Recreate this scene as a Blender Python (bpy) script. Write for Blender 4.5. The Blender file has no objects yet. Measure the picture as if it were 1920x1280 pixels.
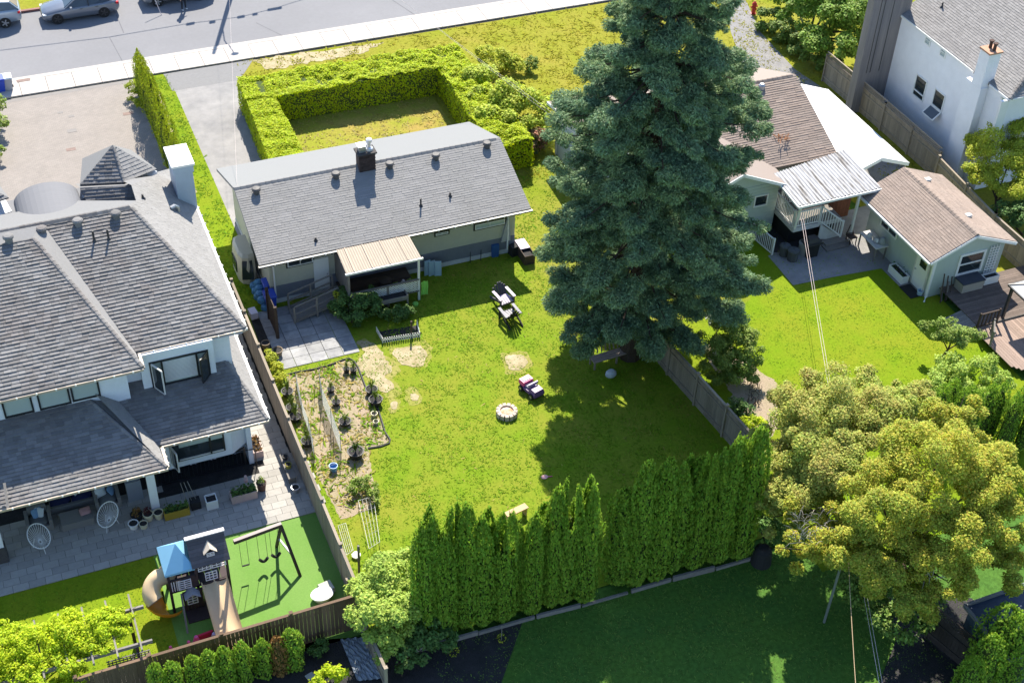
import bpy, math, random
import numpy as np
from mathutils import Vector, Matrix
random.seed(7); rng = np.random.default_rng(7)
SC = bpy.context.scene
COL = SC.collection
# ------------------------------------------------------------------ camera
F, PITCH, ROLL, YAW, H = 2619.1, 0.70555, 0.04513, -0.41810, 42.0
def cam_rot():
    cp, sp = math.cos(PITCH), math.sin(PITCH)
    f = np.array([0, cp, -sp]); r = np.array([1., 0, 0]); d = np.cross(f, r)
    A = np.array([r, d, f])
    cy, sy = math.cos(YAW), math.sin(YAW)
    Y = np.array([[cy, sy, 0], [-sy, cy, 0], [0, 0, 1.]])
    cr, sr = math.cos(ROLL), math.sin(ROLL)
    Q = np.array([[cr, -sr, 0], [sr, cr, 0], [0, 0, 1.]])
    return Q @ A @ Y
RM = cam_rot()
EYE = np.array([0, 0, H])
cam_d = bpy.data.cameras.new('survey_camera')
cam = bpy.data.objects.new('camera', cam_d); COL.objects.link(cam)
mw = Matrix.Identity(4)
for i in range(3):
    mw[i][0] = RM[0][i]; mw[i][1] = -RM[1][i]; mw[i][2] = -RM[2][i]; mw[i][3] = EYE[i]
cam.matrix_world = mw
cam_d.sensor_width = 36; cam_d.lens = 36 * F / 1920
cam_d.clip_start = 1; cam_d.clip_end = 2000
SC.camera = cam
# ------------------------------------------------------------------ world, sun, exposure
SUNV = np.array([.36, .92, 1.0])
EL = math.atan2(1.0, math.hypot(.36, .92)); AZ = math.atan2(.36, .92)
wd = bpy.data.worlds.new('World'); SC.world = wd; wd.use_nodes = True
nt = wd.node_tree; bg = nt.nodes['Background']
sky = nt.nodes.new('ShaderNodeTexSky'); sky.sky_type = 'NISHITA'; sky.sun_disc = False
sky.sun_elevation = EL; sky.sun_rotation = AZ
nt.links.new(sky.outputs[0], bg.inputs[0]); bg.inputs[1].default_value = 0.12
sky.ozone_density = 3.0; sky.dust_density = .4
sl = bpy.data.lights.new('sun', 'SUN'); sl.energy = 5.0; sl.angle = math.radians(.5); sl.color = (1, .93, .80)
so = bpy.data.objects.new('sun', sl); COL.objects.link(so)
so.rotation_euler = Vector(-SUNV).to_track_quat('-Z', 'Y').to_euler()
SC.view_settings.view_transform = 'Standard'; SC.view_settings.look = 'None'
SC.view_settings.gamma = 1; SC.view_settings.use_curve_mapping = False
SC.view_settings.exposure = 1.17
# ------------------------------------------------------------------ survey: photo pixel -> place
def ray(px, py): return RM.T @ np.array([(px - 960) / F, (py - 640) / F, 1.0])
def P(px, py, z=0.0):
    d = ray(px, py); return EYE + d * ((z - H) / d[2])
def PY(px, py, y):
    d = ray(px, py); return EYE + d * (y / d[1])
def PX(px, py, x):
    d = ray(px, py); return EYE + d * (x / d[0])
def PP(px, py, o, n):
    d = ray(px, py); o = np.array(o, float); n = np.array(n, float)
    return EYE + d * (np.dot(o - EYE, n) / np.dot(d, n))
# ------------------------------------------------------------------ materials
MC = {}
def mat(name, col, rough=.85, var=.18, scale=2.5, bump=0., bscale=30, rnd=0., hue=0., spec=.3, metal=0., trans=0., col2=None, tscale=None, emit=0, detail=6, stretch=None, alpha=None, thr=(.35,.65)):
    if name in MC: return MC[name]
    m = bpy.data.materials.new(name); m.use_nodes = True; MC[name] = m
    N, L = m.node_tree.nodes, m.node_tree.links
    b = N['Principled BSDF']; out = N['Material Output']
    b.inputs['Roughness'].default_value = rough; b.inputs['Metallic'].default_value = metal
    b.inputs['Specular IOR Level'].default_value = spec
    tc = N.new('ShaderNodeTexCoord'); src = tc.outputs['Object']
    if stretch:
        mp = N.new('ShaderNodeMapping'); mp.inputs['Scale'].default_value = stretch; L.new(src, mp.inputs[0]); src = mp.outputs[0]
    c = None
    rgb = N.new('ShaderNodeRGB'); rgb.outputs[0].default_value = (*col, 1); c = rgb.outputs[0]
    if col2 is not None:
        n2 = N.new('ShaderNodeTexNoise'); n2.inputs['Scale'].default_value = tscale or scale * .2; n2.inputs['Detail'].default_value = 5
        n2.inputs['Roughness'].default_value = .65
        L.new(src, n2.inputs['Vector'])
        mr = N.new('ShaderNodeMapRange'); mr.inputs['From Min'].default_value = thr[0]; mr.inputs['From Max'].default_value = thr[1]
        L.new(n2.outputs[0], mr.inputs[0])
        mx = N.new('ShaderNodeMix'); mx.data_type = 'RGBA'; mx.inputs[7].default_value = (*col2, 1)
        L.new(c, mx.inputs[6]); L.new(mr.outputs[0], mx.inputs[0]); c = mx.outputs[2]
    if var > 0 or rnd > 0 or hue > 0:
        hs = N.new('ShaderNodeHueSaturation'); L.new(c, hs.inputs['Color']); c = hs.outputs[0]
        no = N.new('ShaderNodeTexNoise'); no.inputs['Scale'].default_value = scale; no.inputs['Detail'].default_value = detail
        no.inputs['Roughness'].default_value = .7
        L.new(src, no.inputs['Vector'])
        m1 = N.new('ShaderNodeMapRange'); m1.inputs[1].default_value = .25; m1.inputs[2].default_value = .75
        m1.inputs[3].default_value = 1 - var; m1.inputs[4].default_value = 1 + var
        L.new(no.outputs[0], m1.inputs[0]); v = m1.outputs[0]
        if rnd > 0 or hue > 0:
            oi = N.new('ShaderNodeObjectInfo'); ge = N.new('ShaderNodeNewGeometry')
            ad = N.new('ShaderNodeMath'); ad.operation = 'ADD'
            L.new(oi.outputs['Random'], ad.inputs[0]); L.new(ge.outputs['Random Per Island'], ad.inputs[1])
            fr = N.new('ShaderNodeMath'); fr.operation = 'FRACT'; L.new(ad.outputs[0], fr.inputs[0])
            m2 = N.new('ShaderNodeMapRange'); m2.inputs[3].default_value = 1 - rnd; m2.inputs[4].default_value = 1 + rnd
            L.new(fr.outputs[0], m2.inputs[0])
            mu = N.new('ShaderNodeMath'); mu.operation = 'MULTIPLY'; L.new(v, mu.inputs[0]); L.new(m2.outputs[0], mu.inputs[1]); v = mu.outputs[0]
            if hue > 0:
                f2 = N.new('ShaderNodeMath'); f2.operation = 'MULTIPLY'; f2.inputs[1].default_value = 7.31; L.new(ad.outputs[0], f2.inputs[0])
                f3 = N.new('ShaderNodeMath'); f3.operation = 'FRACT'; L.new(f2.outputs[0], f3.inputs[0])
                m3 = N.new('ShaderNodeMapRange'); m3.inputs[3].default_value = .5 - hue; m3.inputs[4].default_value = .5 + hue
                L.new(f3.outputs[0], m3.inputs[0]); L.new(m3.outputs[0], hs.inputs['Hue'])
        L.new(v, hs.inputs['Value'])
    L.new(c, b.inputs['Base Color'])
    if bump > 0:
        nb = N.new('ShaderNodeTexNoise'); nb.inputs['Scale'].default_value = bscale; nb.inputs['Detail'].default_value = 5
        L.new(src, nb.inputs['Vector'])
        bu = N.new('ShaderNodeBump'); bu.inputs['Strength'].default_value = bump; bu.inputs['Distance'].default_value = .05
        L.new(nb.outputs[0], bu.inputs['Height']); L.new(bu.outputs[0], b.inputs['Normal'])
    if trans > 0:
        tr = N.new('ShaderNodeBsdfTranslucent'); L.new(c, tr.inputs[0])
        ms = N.new('ShaderNodeMixShader'); ms.inputs[0].default_value = trans
        L.new(b.outputs[0], ms.inputs[1]); L.new(tr.outputs[0], ms.inputs[2]); L.new(ms.outputs[0], out.inputs[0])
    if alpha is not None:
        b.inputs['Alpha'].default_value = alpha
    if emit: b.inputs['Emission Color'].default_value = (*col, 1); b.inputs['Emission Strength'].default_value = emit
    return m
# ------------------------------------------------------------------ mesh helpers
LOC = {}
def wloc(o): return LOC.get(o.name, np.zeros(3)) if o is not None else np.zeros(3)
class MB:
    def __init__(s): s.v = []; s.f = []; s.m = []; s.n = 0
    def add(s, vs, fs, mi=0):
        k = s.n; s.v.extend([tuple(map(float, p)) for p in vs]); s.n = len(s.v)
        s.f.extend([tuple(i + k for i in f) for f in fs]); s.m.extend([mi] * len(fs)); return s
    def hexa(s, b, t, mi=0):
        return s.add(list(b) + list(t), [(3, 2, 1, 0), (4, 5, 6, 7), (0, 1, 5, 4), (1, 2, 6, 5), (2, 3, 7, 6), (3, 0, 4, 7)], mi)
    def box(s, x0, x1, y0, y1, z0, z1, mi=0):
        return s.hexa([(x0, y0, z0), (x1, y0, z0), (x1, y1, z0), (x0, y1, z0)], [(x0, y0, z1), (x1, y0, z1), (x1, y1, z1), (x0, y1, z1)], mi)
    def cbox(s, c, sx, sy, sz, rz=0, mi=0, taper=1.0):
        ca, sa = math.cos(rz), math.sin(rz); b = []; t = []
        for dx, dy in ((-1, -1), (1, -1), (1, 1), (-1, 1)):
            for lst, k, z in ((b, 1, 0), (t, taper, sz)):
                x, y = dx * sx / 2 * k, dy * sy / 2 * k
                lst.append((c[0] + x * ca - y * sa, c[1] + x * sa + y * ca, c[2] + z))
        return s.hexa(b, t, mi)
    def beam(s, a, b, w, h=None, mi=0, up=(0, 0, 1)):
        a = np.array(a, float); b = np.array(b, float); h = h or w
        d = b - a; d /= np.linalg.norm(d); u = np.array(up, float)
        if abs(np.dot(d, u)) > .98: u = np.array([1., 0, 0])
        r = np.cross(d, u); r /= np.linalg.norm(r); u = np.cross(r, d)
        q = lambda p: [p - r * w / 2 - u * h / 2, p + r * w / 2 - u * h / 2, p + r * w / 2 + u * h / 2, p - r * w / 2 + u * h / 2]
        return s.hexa(q(a), q(b), mi)
    def tube(s, pts, r, n=6, mi=0, cap=True):
        pts = [np.array(p, float) for p in pts]; rs = r if hasattr(r, '__len__') else [r] * len(pts)
        k = s.n; V = []; Fc = []
        for i, p in enumerate(pts):
            d = pts[min(i + 1, len(pts) - 1)] - pts[max(i - 1, 0)]; d /= (np.linalg.norm(d) + 1e-9)
            u = np.array([0, 0, 1.]) if abs(d[2]) < .9 else np.array([1., 0, 0])
            a = np.cross(d, u); a /= np.linalg.norm(a); b = np.cross(a, d)
            for j in range(n):
                t = 2 * math.pi * j / n; V.append(p + rs[i] * (a * math.cos(t) + b * math.sin(t)))
        for i in range(len(pts) - 1):
            for j in range(n):
                Fc.append((i * n + j, i * n + (j + 1) % n, (i + 1) * n + (j + 1) % n, (i + 1) * n + j))
        if cap: Fc.append(tuple(range(n - 1, -1, -1))); Fc.append(tuple((len(pts) - 1) * n + j for j in range(n)))
        return s.add(V, Fc, mi)
    def lathe(s, c, prof, n=14, mi=0, sx=1., sy=1., rz=0):
        V = []; Fc = []
        for r, z in prof:
            for j in range(n):
                t = 2 * math.pi * j / n + rz; V.append((c[0] + r * sx * math.cos(t), c[1] + r * sy * math.sin(t), c[2] + z))
        for i in range(len(prof) - 1):
            for j in range(n): Fc.append((i * n + j, i * n + (j + 1) % n, (i + 1) * n + (j + 1) % n, (i + 1) * n + j))
        Fc.append(tuple(range(n - 1, -1, -1))); Fc.append(tuple((len(prof) - 1) * n + j for j in range(n)))
        return s.add(V, Fc, mi)
    def poly(s, pts, mi=0): return s.add(pts, [tuple(range(len(pts)))], mi)
    def slab(s, pts, th, mi=0):
        """planar polygon with thickness th downwards (-z)"""
        n = len(pts); pts = [np.array(p, float) for p in pts]
        V = pts + [p - np.array([0, 0, th]) for p in pts]
        Fc = [tuple(range(n)), tuple(range(2 * n - 1, n - 1, -1))] + [(i, i + n, (i + 1) % n + n, (i + 1) % n) for i in range(n)]
        return s.add(V, Fc, mi)
    def build(s, name, m, parent=None, smooth=False, label=None, kind=None):
        me = bpy.data.meshes.new(name); off = wloc(parent)
        vs = np.array(s.v, float).reshape(-1, 3) - off
        me.from_pydata([tuple(p) for p in vs], [], s.f)
        ms = m if isinstance(m, (list, tuple)) else [m]
        for x in ms: me.materials.append(x)
        if len(ms) > 1: me.polygons.foreach_set('material_index', s.m)
        if smooth: me.polygons.foreach_set('use_smooth', [True] * len(me.polygons))
        me.update()
        o = bpy.data.objects.new(name, me); COL.objects.link(o)
        if parent is not None: o.parent = parent; LOC[o.name] = off
        if label: o['label'] = label
        if kind: o['kind'] = kind
        return o
    def top(s, name, m, label, cat, group=None, smooth=False, base=None):
        """a thing that is one mesh: origin at its base"""
        vs = np.array(s.v, float)
        c = np.array([(vs[:, 0].min() + vs[:, 0].max()) / 2, (vs[:, 1].min() + vs[:, 1].max()) / 2, vs[:, 2].min()]) if base is None else np.array(base, float)
        s.v = [tuple(p - c) for p in vs]
        o = s.build(name, m, None, smooth); o.location = c; LOC[o.name] = c
        o['label'] = label; o['category'] = cat
        if group: o['group'] = group
        return o
def thing(name, label, cat, loc, group=None):
    o = bpy.data.objects.new(name, None); COL.objects.link(o); o.empty_display_size = .3
    loc = np.array([float(loc[0]), float(loc[1]), float(loc[2]) if len(loc) > 2 else 0.]); o.location = loc; LOC[o.name] = loc
    o['label'] = label; o['category'] = cat
    if group: o['group'] = group
    return o
def structure(name, mb, m): return mb.build(name, m, kind='structure')
def copy_tree(o, loc, rz=0., label=None, scale=1.):
    c = o.copy(); COL.objects.link(c); c.location = [float(t) for t in loc]; c.rotation_euler = (0, 0, rz)
    if scale != 1.: c.scale = (scale,) * 3
    if label: c['label'] = label
    for ch in list(o.children):
        d = ch.copy(); COL.objects.link(d); d.parent = c
        for g in list(ch.children):
            e = g.copy(); COL.objects.link(e); e.parent = d
    return c
def fast_mesh(name, V, Q, m, parent=None, kind=None, smooth=False):
    """V (N,3) float array, Q (M,k) int array"""
    me = bpy.data.meshes.new(name); k = Q.shape[1]
    V = np.asarray(V, np.float32) - np.asarray(wloc(parent), np.float32)
    me.vertices.add(len(V)); me.vertices.foreach_set('co', V.ravel())
    me.loops.add(Q.size); me.loops.foreach_set('vertex_index', Q.astype(np.int32).ravel())
    me.polygons.add(len(Q)); me.polygons.foreach_set('loop_start', np.arange(0, Q.size, k, dtype=np.int32))
    me.polygons.foreach_set('loop_total', np.full(len(Q), k, np.int32))
    ms = m if isinstance(m, (list, tuple)) else [m]
    for x in ms: me.materials.append(x)
    me.update(calc_edges=True)
    o = bpy.data.objects.new(name, me); COL.objects.link(o)
    if parent is not None: o.parent = parent; LOC[o.name] = wloc(parent)
    if kind: o['kind'] = kind
    return o
def unit(a): return a / (np.linalg.norm(a, axis=-1, keepdims=True) + 1e-9)
def leaves(pts, size, aspect=.6, nrm=None, spread=1., rs=None, dirv=None):
    """diamond leaf faces round the points: returns V, Q"""
    r = rs or rng; n = len(pts)
    size = size * r.uniform(.65, 1.35, n) if np.isscalar(size) else size
    nn = r.normal(size=(n, 3)) * spread
    if nrm is not None: nn = nn + nrm
    nn = unit(nn)
    t = r.normal(size=(n, 3))
    if dirv is not None: t = dirv + t * .35
    t = unit(t - nn * np.sum(t * nn, 1, keepdims=True)); b = np.cross(nn, t)
    a = t * (size / 2)[:, None]; c = b * (size * aspect / 2)[:, None]
    V = np.stack([pts - a, pts + c - a * .15, pts + a, pts - c - a * .15], 1).reshape(-1, 3)
    Q = np.arange(4 * n).reshape(n, 4)
    return V, Q
def pts_in_poly(pts, poly):
    poly = np.asarray(poly)[:, :2]; x, y = pts[:, 0], pts[:, 1]; ins = np.zeros(len(pts), bool); j = len(poly) - 1
    for i in range(len(poly)):
        xi, yi = poly[i]; xj, yj = poly[j]
        c = ((yi > y) != (yj > y)) & (x < (xj - xi) * (y - yi) / (yj - yi + 1e-12) + xi); ins ^= c; j = i
    return ins
def vnoise(p, s, seed=0):
    """cheap smooth value noise, p (N,k)"""
    p = np.asarray(p)[:, :2] / s; i = np.floor(p).astype(int); f = p - i; f = f * f * (3 - 2 * f)
    def h(a, b): 
        q = np.sin(a * 127.1 + b * 311.7 + seed * 74.7) * 43758.5453; return q - np.floor(q)
    a, b = i[:, 0], i[:, 1]
    return (h(a, b) * (1 - f[:, 0]) + h(a + 1, b) * f[:, 0]) * (1 - f[:, 1]) + (h(a, b + 1) * (1 - f[:, 0]) + h(a + 1, b + 1) * f[:, 0]) * f[:, 1]
# ------------------------------------------------------------------ shingles
def clip_convex(poly, u0, u1, v0, v1):
    def cl(ps, ax, lim, sgn):
        o = []
        for i in range(len(ps)):
            a, b = ps[i - 1], ps[i]; ia, ib = sgn * (a[ax] - lim) >= 0, sgn * (b[ax] - lim) >= 0
            if ia != ib:
                t = (lim - a[ax]) / (b[ax] - a[ax]); o.append((a[0] + t * (b[0] - a[0]), a[1] + t * (b[1] - a[1])))
            if ib: o.append(b)
        return o
    for ax, lim, sg in ((0, u0, 1), (0, u1, -1), (1, v0, 1), (1, v1, -1)):
        poly = cl(poly, ax, lim, sg)
        if len(poly) < 3: return []
    return poly
def shingle_face(quota, parent, pts, m, ch=.145, tw=.32, th=.03, budget=None, name='shingle', jit=.35):
    """pts: planar convex roof face, pts[0]->pts[1] is its eave. quota: list holding number of single pieces left."""
    pts = [np.array(p, float) for p in pts]; o = pts[0]
    u = pts[1] - pts[0]; u /= np.linalg.norm(u)
    n = None
    for k in range(2, len(pts)):
        n = np.cross(u, pts[k] - o)
        if np.linalg.norm(n) > 1e-3: break
    n /= np.linalg.norm(n); n = n if n[2] > 0 else -n
    v = np.cross(n, u); v = v if v[2] > 0 else -v
    P2 = [(float(np.dot(p - o, u)), float(np.dot(p - o, v))) for p in pts]
    umin, umax = min(p[0] for p in P2), max(p[0] for p in P2); vmin, vmax = min(p[1] for p in P2), max(p[1] for p in P2)
    mb = MB(); singles = []
    rows = int(math.ceil((vmax - vmin) / ch)); rr = random.Random(len(pts) * 31 + rows)
    for r in range(rows):
        v0 = vmin + r * ch; x = umin - rr.uniform(0, tw)
        while x < umax:
            w = tw * rr.choice((.62, .85, 1., 1., 1.25)) if jit else tw
            x1 = x + w; t = th * (1 + rr.uniform(-jit, jit))
            c = clip_convex(P2, x + .004, x1 - .004, v0, v0 + ch)
            if len(c) >= 3:
                ar = abs(sum(c[i - 1][0] * c[i][1] - c[i][0] * c[i - 1][1] for i in range(len(c)))) / 2
                if ar > .002:
                    base = [o + u * a + v * b + n * .002 for a, b in c]
                    topp = [o + u * a + v * b + n * (.002 + .004 + t * (1 - (b - v0) / ch)) for a, b in c]
                    k = len(c)
                    fs = [tuple(range(k, 2 * k))] + [(i, (i + 1) % k, (i + 1) % k + k, i + k) for i in range(k)]
                    ctr = sum(base) / k
                    # orientation check: top face normal along +n
                    a0, a1, a2 = topp[0], topp[1], topp[2]
                    if np.dot(np.cross(a1 - a0, a2 - a0), n) < 0:
                        fs = [tuple(reversed(f)) for f in fs]
                    if quota[0] > 0 and ar > ch * tw * .5:
                        singles.append((base + topp, fs)); quota[0] -= 1
                    else: mb.add(base + topp, fs)
            x = x1
    off = wloc(parent)
    for V, fs in singles:
        s = MB(); s.add(V, fs); s.build(name, m, parent)
    if mb.v: mb.build(name + '_courses', m, parent, kind='stuff')
# ================================================================== palette
GRASS = mat('lawn_green', (.138, .222, .012), spec=.04, var=.24, scale=9, bump=.35, bscale=55, col2=(.20, .22, .025), tscale=.5)
GRASS_Y = mat('lawn_yellow', spec=.04, col=(.195, .22, .016), var=.3, scale=6, bump=.5, bscale=40, col2=(.25, .225, .035), tscale=.3)
GRASS_D = mat('lawn_dry', spec=.04, col=(.235, .25, .03), var=.28, scale=7, bump=.5, bscale=40, col2=(.34, .235, .075), tscale=.33, thr=(.46, .72))
GRASS_B = mat('lawn_bright', spec=.04, col=(.140, .225, .008), var=.22, scale=8, bump=.35, bscale=50, col2=(.185, .22, .014), tscale=.4)
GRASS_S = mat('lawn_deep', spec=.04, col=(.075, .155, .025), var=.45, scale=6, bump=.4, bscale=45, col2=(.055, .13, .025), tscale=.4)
BLADE = mat('blade_green', (.18, .30, .018), var=0, rnd=.3, hue=.018, trans=.4, rough=.7, spec=.05)
BLADE_Y = mat('blade_yellow', (.30, .29, .024), var=0, rnd=.35, hue=.02, trans=.4, rough=.7, spec=.05)
BLADE_D = mat('blade_dry', (.33, .27, .06), var=0, rnd=.35, hue=.025, trans=.25, rough=.7)
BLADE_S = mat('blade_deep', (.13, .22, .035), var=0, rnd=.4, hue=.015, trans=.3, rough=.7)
TURF = mat('artificial_turf', (.11, .23, .035), var=.14, scale=14, bump=.3, bscale=90, col2=(.135, .25, .05), tscale=.5)
EARTH = mat('bare_earth', (.42, .35, .23), var=.22, scale=9, bump=.5, bscale=30, col2=(.25, .21, .10), tscale=1.6)
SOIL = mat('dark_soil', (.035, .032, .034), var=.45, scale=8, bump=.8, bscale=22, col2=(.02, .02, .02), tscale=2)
CHIPS = mat('wood_chips', (.36, .275, .20), var=.35, scale=22, bump=.8, bscale=45, col2=(.30, .26, .15), tscale=1.2)
ASPH = mat('asphalt', (.175, .175, .186), var=.05, scale=4, bump=.15, bscale=120, col2=(.20, .20, .212), tscale=.12, rough=.9)
ASPH2 = mat('asphalt_drive', (.19, .188, .19), var=.1, scale=5, bump=.2, bscale=90, rough=.9)
CONC = mat('concrete', (.40, .375, .345), var=.07, scale=3, bump=.1, bscale=80, col2=(.44, .42, .39), tscale=.5)
CONC_W = mat('concrete_white', (.42, .385, .355), var=.05, scale=3, bump=.08, bscale=80)
CONC_D = mat('concrete_drive', (.19, .187, .19), var=.12, scale=2.2, bump=.15, bscale=70, col2=(.275, .265, .26), tscale=.45)
SLAB = mat('patio_slab', (.33, .33, .33), var=.16, scale=3.5, bump=.15, bscale=60, rnd=.12, col2=(.21, .21, .22), tscale=1.5)
PAVER = mat('patio_paver', (.33, .315, .29), var=.1, scale=5, bump=.12, bscale=70, rnd=.12)
GRAVEL = mat('gravel', (.21, .205, .21), var=.3, scale=30, bump=.7, bscale=60, col2=(.26, .25, .24), tscale=2)
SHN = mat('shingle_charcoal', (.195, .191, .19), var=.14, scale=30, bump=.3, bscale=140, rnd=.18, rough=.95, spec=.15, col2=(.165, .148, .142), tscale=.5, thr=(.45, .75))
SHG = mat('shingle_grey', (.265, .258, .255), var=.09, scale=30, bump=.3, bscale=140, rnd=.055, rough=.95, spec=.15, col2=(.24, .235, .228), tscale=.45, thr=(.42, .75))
SHB = mat('shingle_brown', (.285, .225, .19), var=.08, scale=30, bump=.3, bscale=140, rnd=.1, rough=.95, spec=.15, col2=(.235, .195, .17), tscale=.5, thr=(.42, .75))
SHL = mat('shingle_light', (.24, .23, .225), var=.1, scale=30, bump=.3, bscale=140, rnd=.12, rough=.95, spec=.15)
MEMB = mat('roof_membrane', (.16, .162, .175), var=.06, scale=2, rough=.8, stretch=(.4, 6, 1))
WHITE = mat('white_paint', (.72, .72, .70), var=.04, scale=3, rough=.55)
WHITE_D = mat('white_dirty', (.55, .54, .52), var=.15, scale=4, rough=.7)
STUCCO = mat('stucco_grey', (.66, .69, .74), var=.05, scale=6, bump=.25, bscale=150, rough=.9)
STUCCO_B = mat('stucco_beige', (.46, .45, .36), var=.06, scale=5, bump=.3, bscale=120, rough=.9)
STUCCO_W = mat('stucco_white', (.76, .76, .79), var=.05, scale=2, bump=.25, bscale=120, rough=.9)
SIDING = mat('siding_sage', (.40, .46, .42), var=.06, scale=5, rough=.7)
SIDING_B = mat('siding_blue', (.42, .48, .50), var=.06, scale=5, rough=.7)
BAND = mat('band_grey', (.16, .17, .20), var=.08, scale=5, rough=.9)
FOUND = mat('foundation', (.50, .50, .50), var=.15, scale=3, rough=.9)
SOFFIT = mat('soffit', (.5, .49, .48), var=.03, rough=.7)
GUTTER = mat('gutter_tan', (.42, .34, .27), var=.05, rough=.4, spec=.5)
GUTTER_D = mat('gutter_dark', (.05, .045, .045), var=.05, rough=.4, spec=.5)
GUTTER_W = mat('gutter_white', (.68, .68, .68), var=.04, rough=.4, spec=.5)
BLACK = mat('black_frame', (.014, .015, .018), var=0, rough=.4, spec=.5)
GLASS = mat('window_glass', (.022, .03, .034), var=0, rough=.06, spec=.8)
GLASS_B = mat('window_blind', (.36, .42, .41), var=.03, rough=.35, spec=.5)
CEDAR = mat('fence_weathered', (.27, .225, .175), var=.2, scale=6, stretch=(4, 4, .5), bump=.2, bscale=40, rnd=.18, rough=.9)
CEDAR_D = mat('fence_brown', (.145, .095, .062), var=.25, scale=6, stretch=(4, 4, .5), bump=.2, bscale=40, rnd=.28, rough=.9)
DECKW = mat('deck_boards', (.27, .20, .165), var=.18, scale=6, stretch=(4, .5, 4), rnd=.2, rough=.85)
GREYW = mat('grey_wood', (.19, .175, .16), var=.2, scale=6, rnd=.15, rough=.9)
DARKW = mat('dark_wood', (.06, .042, .034), var=.2, scale=6, rnd=.2, rough=.8)
REDW = mat('red_wood', (.13, .05, .03), var=.25, scale=6, rnd=.25, rough=.8)
BARK = mat('bark', (.075, .052, .038), var=.35, scale=9, stretch=(3, 3, .6), bump=.8, bscale=20, rough=.95)
METAL = mat('galvanised', (.42, .43, .45), var=.1, rough=.4, metal=.7)
DMETAL = mat('dark_metal', (.03, .03, .034), var=.1, rough=.5, spec=.5)
CMETAL = mat('corrugated_white', (.40, .40, .41), var=.25, scale=3, stretch=(4, .5, 1), rough=.6, spec=.2, col2=(.14, .125, .11), tscale=1.3, thr=(.46, .66))
CPLAST = mat('corrugated_tan', (.47, .39, .30), var=.08, scale=3, rough=.5)
BRICK = mat('brick_dark', (.06, .042, .04), var=.3, scale=12, rnd=.3, rough=.95)
BLUE = mat('blue_plastic', (.02, .06, .42), var=.05, rough=.4, spec=.5)
LBLUE = mat('pale_blue_plastic', (.38, .52, .62), var=.05, rough=.4, spec=.5)
BLUETARP = mat('blue_tarp', (.07, .20, .36), var=.3, scale=8, rough=.5, bump=.5, bscale=14)
TAN = mat('tan_plastic', (.68, .50, .30), var=.04, rough=.45, spec=.4)
YEL = mat('yellow_plastic', (.70, .30, .03), var=.04, rough=.45, spec=.4)
BLUEFAB = mat('blue_fabric', (.22, .46, .66), var=.05, rough=.85, trans=.15)
WICKER = mat('wicker_grey', (.20, .195, .185), var=.15, scale=40, bump=.4, bscale=80)
NAVY = mat('navy_fabric', (.012, .016, .06), var=.1, rough=.9)
PURPLE = mat('purple_plastic', (.14, .07, .22), var=.05, rough=.45, spec=.4)
PINK = mat('pink_plastic', (.65, .08, .25), var=.05, rough=.45, spec=.4)
LILAC = mat('lilac_paint_and_sun', (.40, .33, .47), var=.05, rough=.5, spec=.4)
RUBBER = mat('rubber', (.02, .02, .021), var=.1, rough=.8)
TERRA = mat('black_pot', (.025, .025, .027), var=.1, rough=.6, spec=.4)
CREAM = mat('cream_pot', (.60, .55, .38), var=.05, rough=.5)
MUSTARD = mat('mustard_planter', (.36, .25, .03), var=.1, rough=.6)
PINKPOT = mat('pale_pink_planter', (.52, .38, .34), var=.08, rough=.7)
STONE = mat('pale_stone', (.50, .42, .36), var=.18, scale=8, bump=.4, bscale=30, rnd=.15)
ASHES = mat('fire_ash', (.55, .25, .12), var=.35, scale=14, bump=.6, bscale=30, col2=(.62, .50, .42), tscale=5)
LIME = mat('lime_cloth', (.22, .52, .10), var=.1, rough=.9)
WIRE = mat('wire_black', (.02, .02, .02), var=0, rough=.6)
WIREP = mat('wire_pale', (.60, .50, .48), var=0, rough=.5)
BULB = mat('string_light_bulb', (.85, .80, .70), var=0, rough=.3)
NETM = mat('net_white', (.60, .62, .58), var=0, rough=.8)
FUR = None
# ================================================================== ground sheets
def sheet(name, pts, z, m, kind='structure', grid=0):
    mb = MB(); V = [(p[0], p[1], z) for p in pts]
    if len(V) < 7: mb.poly(V)
    else:
        from mathutils.geometry import tessellate_polygon
        T = tessellate_polygon([[Vector(v) for v in V]]); F_ = []
        for a, b, c in T:
            ar = (V[b][0] - V[a][0]) * (V[c][1] - V[a][1]) - (V[c][0] - V[a][0]) * (V[b][1] - V[a][1]); F_.append((a, b, c) if ar > 0 else (a, c, b))
        mb.add(V, F_)
    return mb.build(name, m, kind=kind)
def px(*q, z=0.): return [tuple(P(a, b, z)) for a, b in q]
def wobble(pts, amp=.12, n=6, seed=1):
    """irregular outline through the given points"""
    p = np.array([q[:2] for q in pts], float); nx_ = np.roll(p, -1, 0); out = []
    step = max(.07, amp * .45); cx = p.mean(0)
    for a, b in zip(p, nx_):
        k = max(2, int(np.linalg.norm(b - a) / step)); out += [a + (b - a) * i / k for i in range(k)]
    o = np.array(out)
    for _ in range(3): o = o * .5 + np.roll(o, 1, 0) * .25 + np.roll(o, -1, 0) * .25
    t = unit(np.roll(o, -1, 0) - np.roll(o, 1, 0)); nn = np.c_[t[:, 1], -t[:, 0]]
    d = (vnoise(o + seed * 9.7, amp * 3.2, seed) - .5) * 2.4 * amp + (vnoise(o, amp * 1.1, seed + 3) - .5) * 1.1 * amp
    return [tuple(q) for q in o + nn * d[:, None]]
def rect(x0, x1, y0, y1): return [(x0, y0), (x1, y0), (x1, y1), (x0, y1)]
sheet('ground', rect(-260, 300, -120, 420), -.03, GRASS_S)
sheet('road', rect(-120, 200, 76.55, 84.7), .0, ASPH)
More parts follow.
